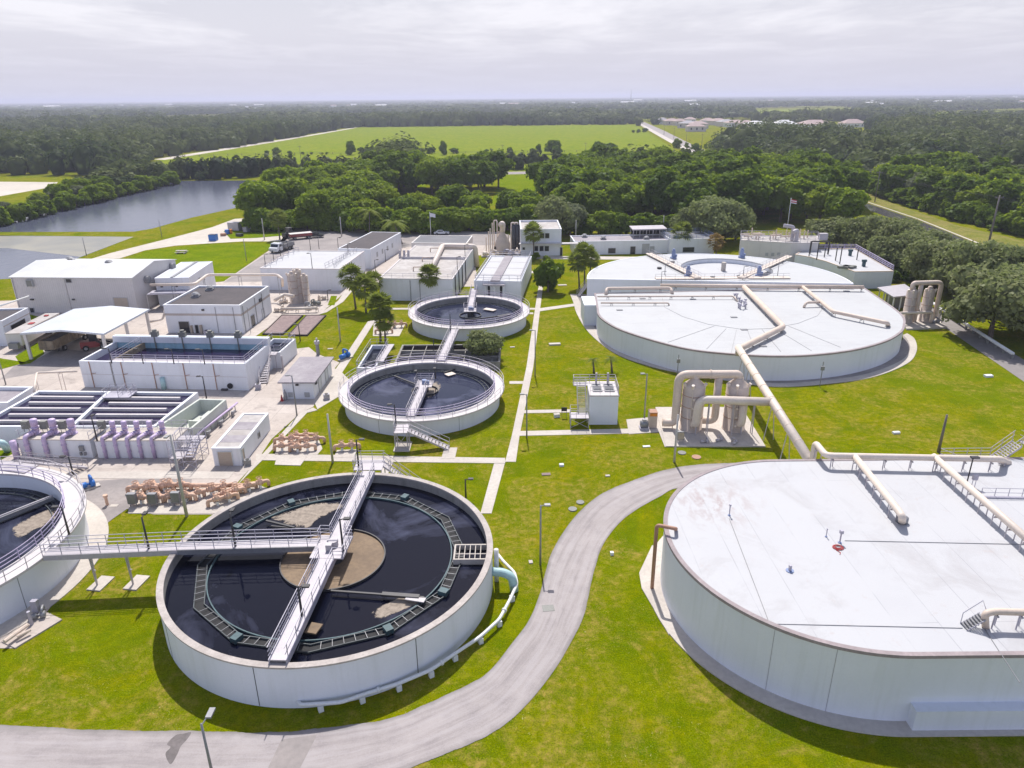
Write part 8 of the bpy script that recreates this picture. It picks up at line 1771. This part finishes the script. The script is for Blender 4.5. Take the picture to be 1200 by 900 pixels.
for b, tp, lb, k, s in (((471.5,286),(462,262),'leaning coconut palm beside the purple grey roof',0,1.25), ((433,276),(433,248),'coconut palm standing in the hedge',1,1.3), ((696,437),(695,421),'young ragged palm behind the lawn pump house, left one',1,.36), ((717,436),(716,420),'young ragged palm behind the lawn pump house, right one',0,.34)):
    palm(b, tp, lb, FEA[k], s, .15)
# ------------------------------------------------------------------ far woodland as one mass
def far_forest():
    r = np.random.default_rng(5); pts = []
    clear = [[(v.x, v.y) for v in PL(p)] for p in (
        [(140,207),(188,186),(300,168.5),(415,149.2),(520,148),(745,146),(795,177),(835,185),(760,201),(600,208.5),(430,210),(300,213),(200,214)],
        [(40,176),(118,157),(128,149.6),(106,149.3),(92,158),(58,166),(20,175)], [(184,152.5),(262,149.5),(262,152),(190,156)],
        [(738,141.5),(757,141.2),(784,154),(806,165),(838,178),(880,195),(850,198),(812,182)],
        [(768,147.5),(775,141.5),(850,142),(905,146),(905,153),(862,154),(800,158),(785,153)], [(905,152),(905,147),(1010,146),(1010,152.5)], [(928,163),(1030,162),(1030,159),(928,159.5)])]
    clear.append([(v.x, v.y) for v in PL([(-60,238),(-60,216),(0,211),(70,211),(66,222),(34,228),(0,236)])])
    clear.append([(v.x, v.y) for v in PL([(835,153.5),(905,152.5),(1010,151.8),(1032,160),(928,161.5),(862,158)])])
    clear += [[(v.x, v.y) for v in PL(q)] for q in FARF]
    near = [[(v.x, v.y) for v in PL(z[0])] for z in ZONES]
    belt2 = [(v.x, v.y) for v in PL([(880,196),(960,200),(1040,206),(1120,222),(1200,238),(1300,262),(1500,262),(1500,150),(1000,152),(900,158),(838,176)])]
    leftw = [(v.x, v.y) for v in PL([(-200,212),(0,207),(70,205),(140,205),(186,186),(330,164),(410,149.5),(430,144),(300,143),(0,150),(-300,165)])]
    def belt(d0, d1, cell, hs, rs, thin, kind_):
        y = d0
        while y < d1:
            half = y*.80+40
            for x in np.arange(-half, half, cell):
                q = (x+r.uniform(-.45, .45)*cell, y+r.uniform(-.45, .45)*cell)
                if any(inside(q, c) for c in clear): continue
                if kind_ == 0 and (any(inside(q, c) for c in near)): continue
                w = math.sin(q[0]/310+1.3+.8*math.sin(q[1]/700))*math.sin(q[1]/260+.4+q[0]/900)+.55*math.sin(q[0]/143+q[1]/110)+.25*math.sin(q[0]/47)*math.sin(q[1]/61)
                if thin and w > thin and not (kind_ == 0 and inside(q, leftw)): continue
                f = 1+.25*math.sin(q[0]/90)*math.sin(q[1]/70); pts.append((q[0], q[1], r.uniform(*hs)*f, r.uniform(*rs)*f, kind_))
            y += cell*.9
    belt(300, 1250, 14.5, (8, 18), (5.5, 10.5), .62, 0)
    keep = [p for p in pts if (inside(p[:2], belt2) or inside(p[:2], leftw) or p[1] > 1020) ]
    # leave gaps on the right where lawns and roofs show
    pts.clear(); pts.extend(keep)
    n0 = len(pts)
    belt(1250, 3000, 21, (8, 17), (8, 14), .45, 1)
    belt(3000, 14000, 95, (7, 17), (38, 75), .40, 2)
    belt(14000, 33000, 330, (8, 18), (130, 220), .5, 2)
    for d, q, key, s, lb, gp in REST: pts.append((q[0], q[1], PROTO[key][3]*s, PROTO[key][2]*s, 0))
    V, LP, ST, TT = [], [], [], []; nv = 0; nl = 0
    for x, y, h, rad, k in pts:
        if k == 0:
            nc = 170; d = r.normal(size=(nc, 3)); d[:, 2] = np.abs(d[:, 2])*1.1-.35; d /= np.linalg.norm(d, axis=1)[:, None]
            lump = 1+.26*np.sin(d[:, 0]*4+x)+.26*np.sin(d[:, 1]*4.5+y)+.15*np.sin(d[:, 2]*6+x+y)
            c = np.array([x, y, h*.55])+d*np.array([rad, rad, h*.45])*lump[:, None]; s = r.uniform(.7, 1.5, (nc, 1))
        elif k == 1:
            nc = 34; d = r.normal(size=(nc, 3)); d[:, 2] = np.abs(d[:, 2]); d /= np.linalg.norm(d, axis=1)[:, None]; c = np.array([x, y, h*.5])+d*np.array([rad, rad, h*.5]); s = r.uniform(2.2, 4.5, (nc, 1))
        else:
            nc = 22; d = r.normal(size=(nc, 3)); d[:, 2] = np.abs(d[:, 2]); d /= np.linalg.norm(d, axis=1)[:, None]; c = np.array([x, y, h*.45])+d*np.array([rad, rad, h*.5])*r.uniform(.6, 1, (nc, 1)); s = r.uniform(6, 20, (nc, 1))*np.array([1, 1, .5])
        nrm = d*1.0+r.normal(size=(nc, 3))*.24; nrm[:, 2] += .25; nrm /= np.linalg.norm(nrm, axis=1)[:, None]; t = np.cross(nrm, r.normal(size=(nc, 3))); t /= np.linalg.norm(t, axis=1)[:, None]; b = np.cross(nrm, t)
        q = np.stack([c-t*s, c-b*s*.8, c+t*s, c+b*s*.8], 1).reshape(-1, 3); V.append(q)
        if k == 0:  # dark body under the leaves
            n = 7; a = np.arange(n)*2*np.pi/n; rings = [np.stack([x+rad*.78*f*np.cos(a), y+rad*.78*f*np.sin(a), np.full(n, h*z)], 1) for f, z in ((.75, .02), (1, .4), (.85, .7), (.3, .9))]; V.append(np.concatenate(rings))
    V = np.concatenate(V)
    # faces
    base = 0
    for x, y, h, rad, k in pts:
        nc = (170, 34, 22)[k]; LP.append(np.arange(base, base+nc*4)); TT.append(np.full(nc, 4)); base += nc*4
        if k == 0:
            n = 7; i, j = np.meshgrid(np.arange(3), np.arange(n), indexing='ij'); f = np.stack([base+i*n+j, base+i*n+(j+1) % n, base+(i+1)*n+(j+1) % n, base+(i+1)*n+j], -1).reshape(-1); LP.append(f); TT.append(np.full(3*n, 4)); base += 4*n
    LP = np.concatenate(LP).astype(np.int32); TT = np.concatenate(TT).astype(np.int32); ST = (np.cumsum(TT)-TT).astype(np.int32)
    me = bpy.data.meshes.new('woodland'); me.vertices.add(len(V)); me.vertices.foreach_set('co', V.astype(np.float32).ravel()); me.loops.add(len(LP)); me.loops.foreach_set('vertex_index', LP); me.polygons.add(len(TT)); me.polygons.foreach_set('loop_start', ST); me.polygons.foreach_set('loop_total', TT)
    me.materials.append(M['leaf_far']); me.update(calc_edges=True); o = bpy.data.objects.new('woodland', me); COL.objects.link(o); kind(o, 'stuff'); o['label'] = 'far wooded country running to the horizon'
    print('far forest', len(pts), n0, len(TT), 'trees', NTREE, 'rest', len(REST))
far_forest()
# ------------------------------------------------------------------ humid air
def haze():
    m = bpy.data.materials.new('haze'); m.use_nodes = True; nt = m.node_tree; nt.nodes.clear(); out = N('ShaderNodeOutputMaterial', nt); v = N('ShaderNodeVolumePrincipled', nt); v.inputs['Density'].default_value = HAZE; v.inputs['Color'].default_value = (.80, .82, 1, 1); v.inputs['Anisotropy'].default_value = .3
    nt.links.new(v.outputs[0], out.inputs['Volume']); m.cycles.homogeneous_volume = True if hasattr(m.cycles, 'homogeneous_volume') else None
    mb = MB(); mb.box(-39000, -39000, -1, 39000, 39000, 78); o = mb.build('haze', m, origin=(0, 0, 0)); kind(o, 'stuff'); o['label'] = 'pale humid haze over the whole plain'
HAZE = .00017
haze()
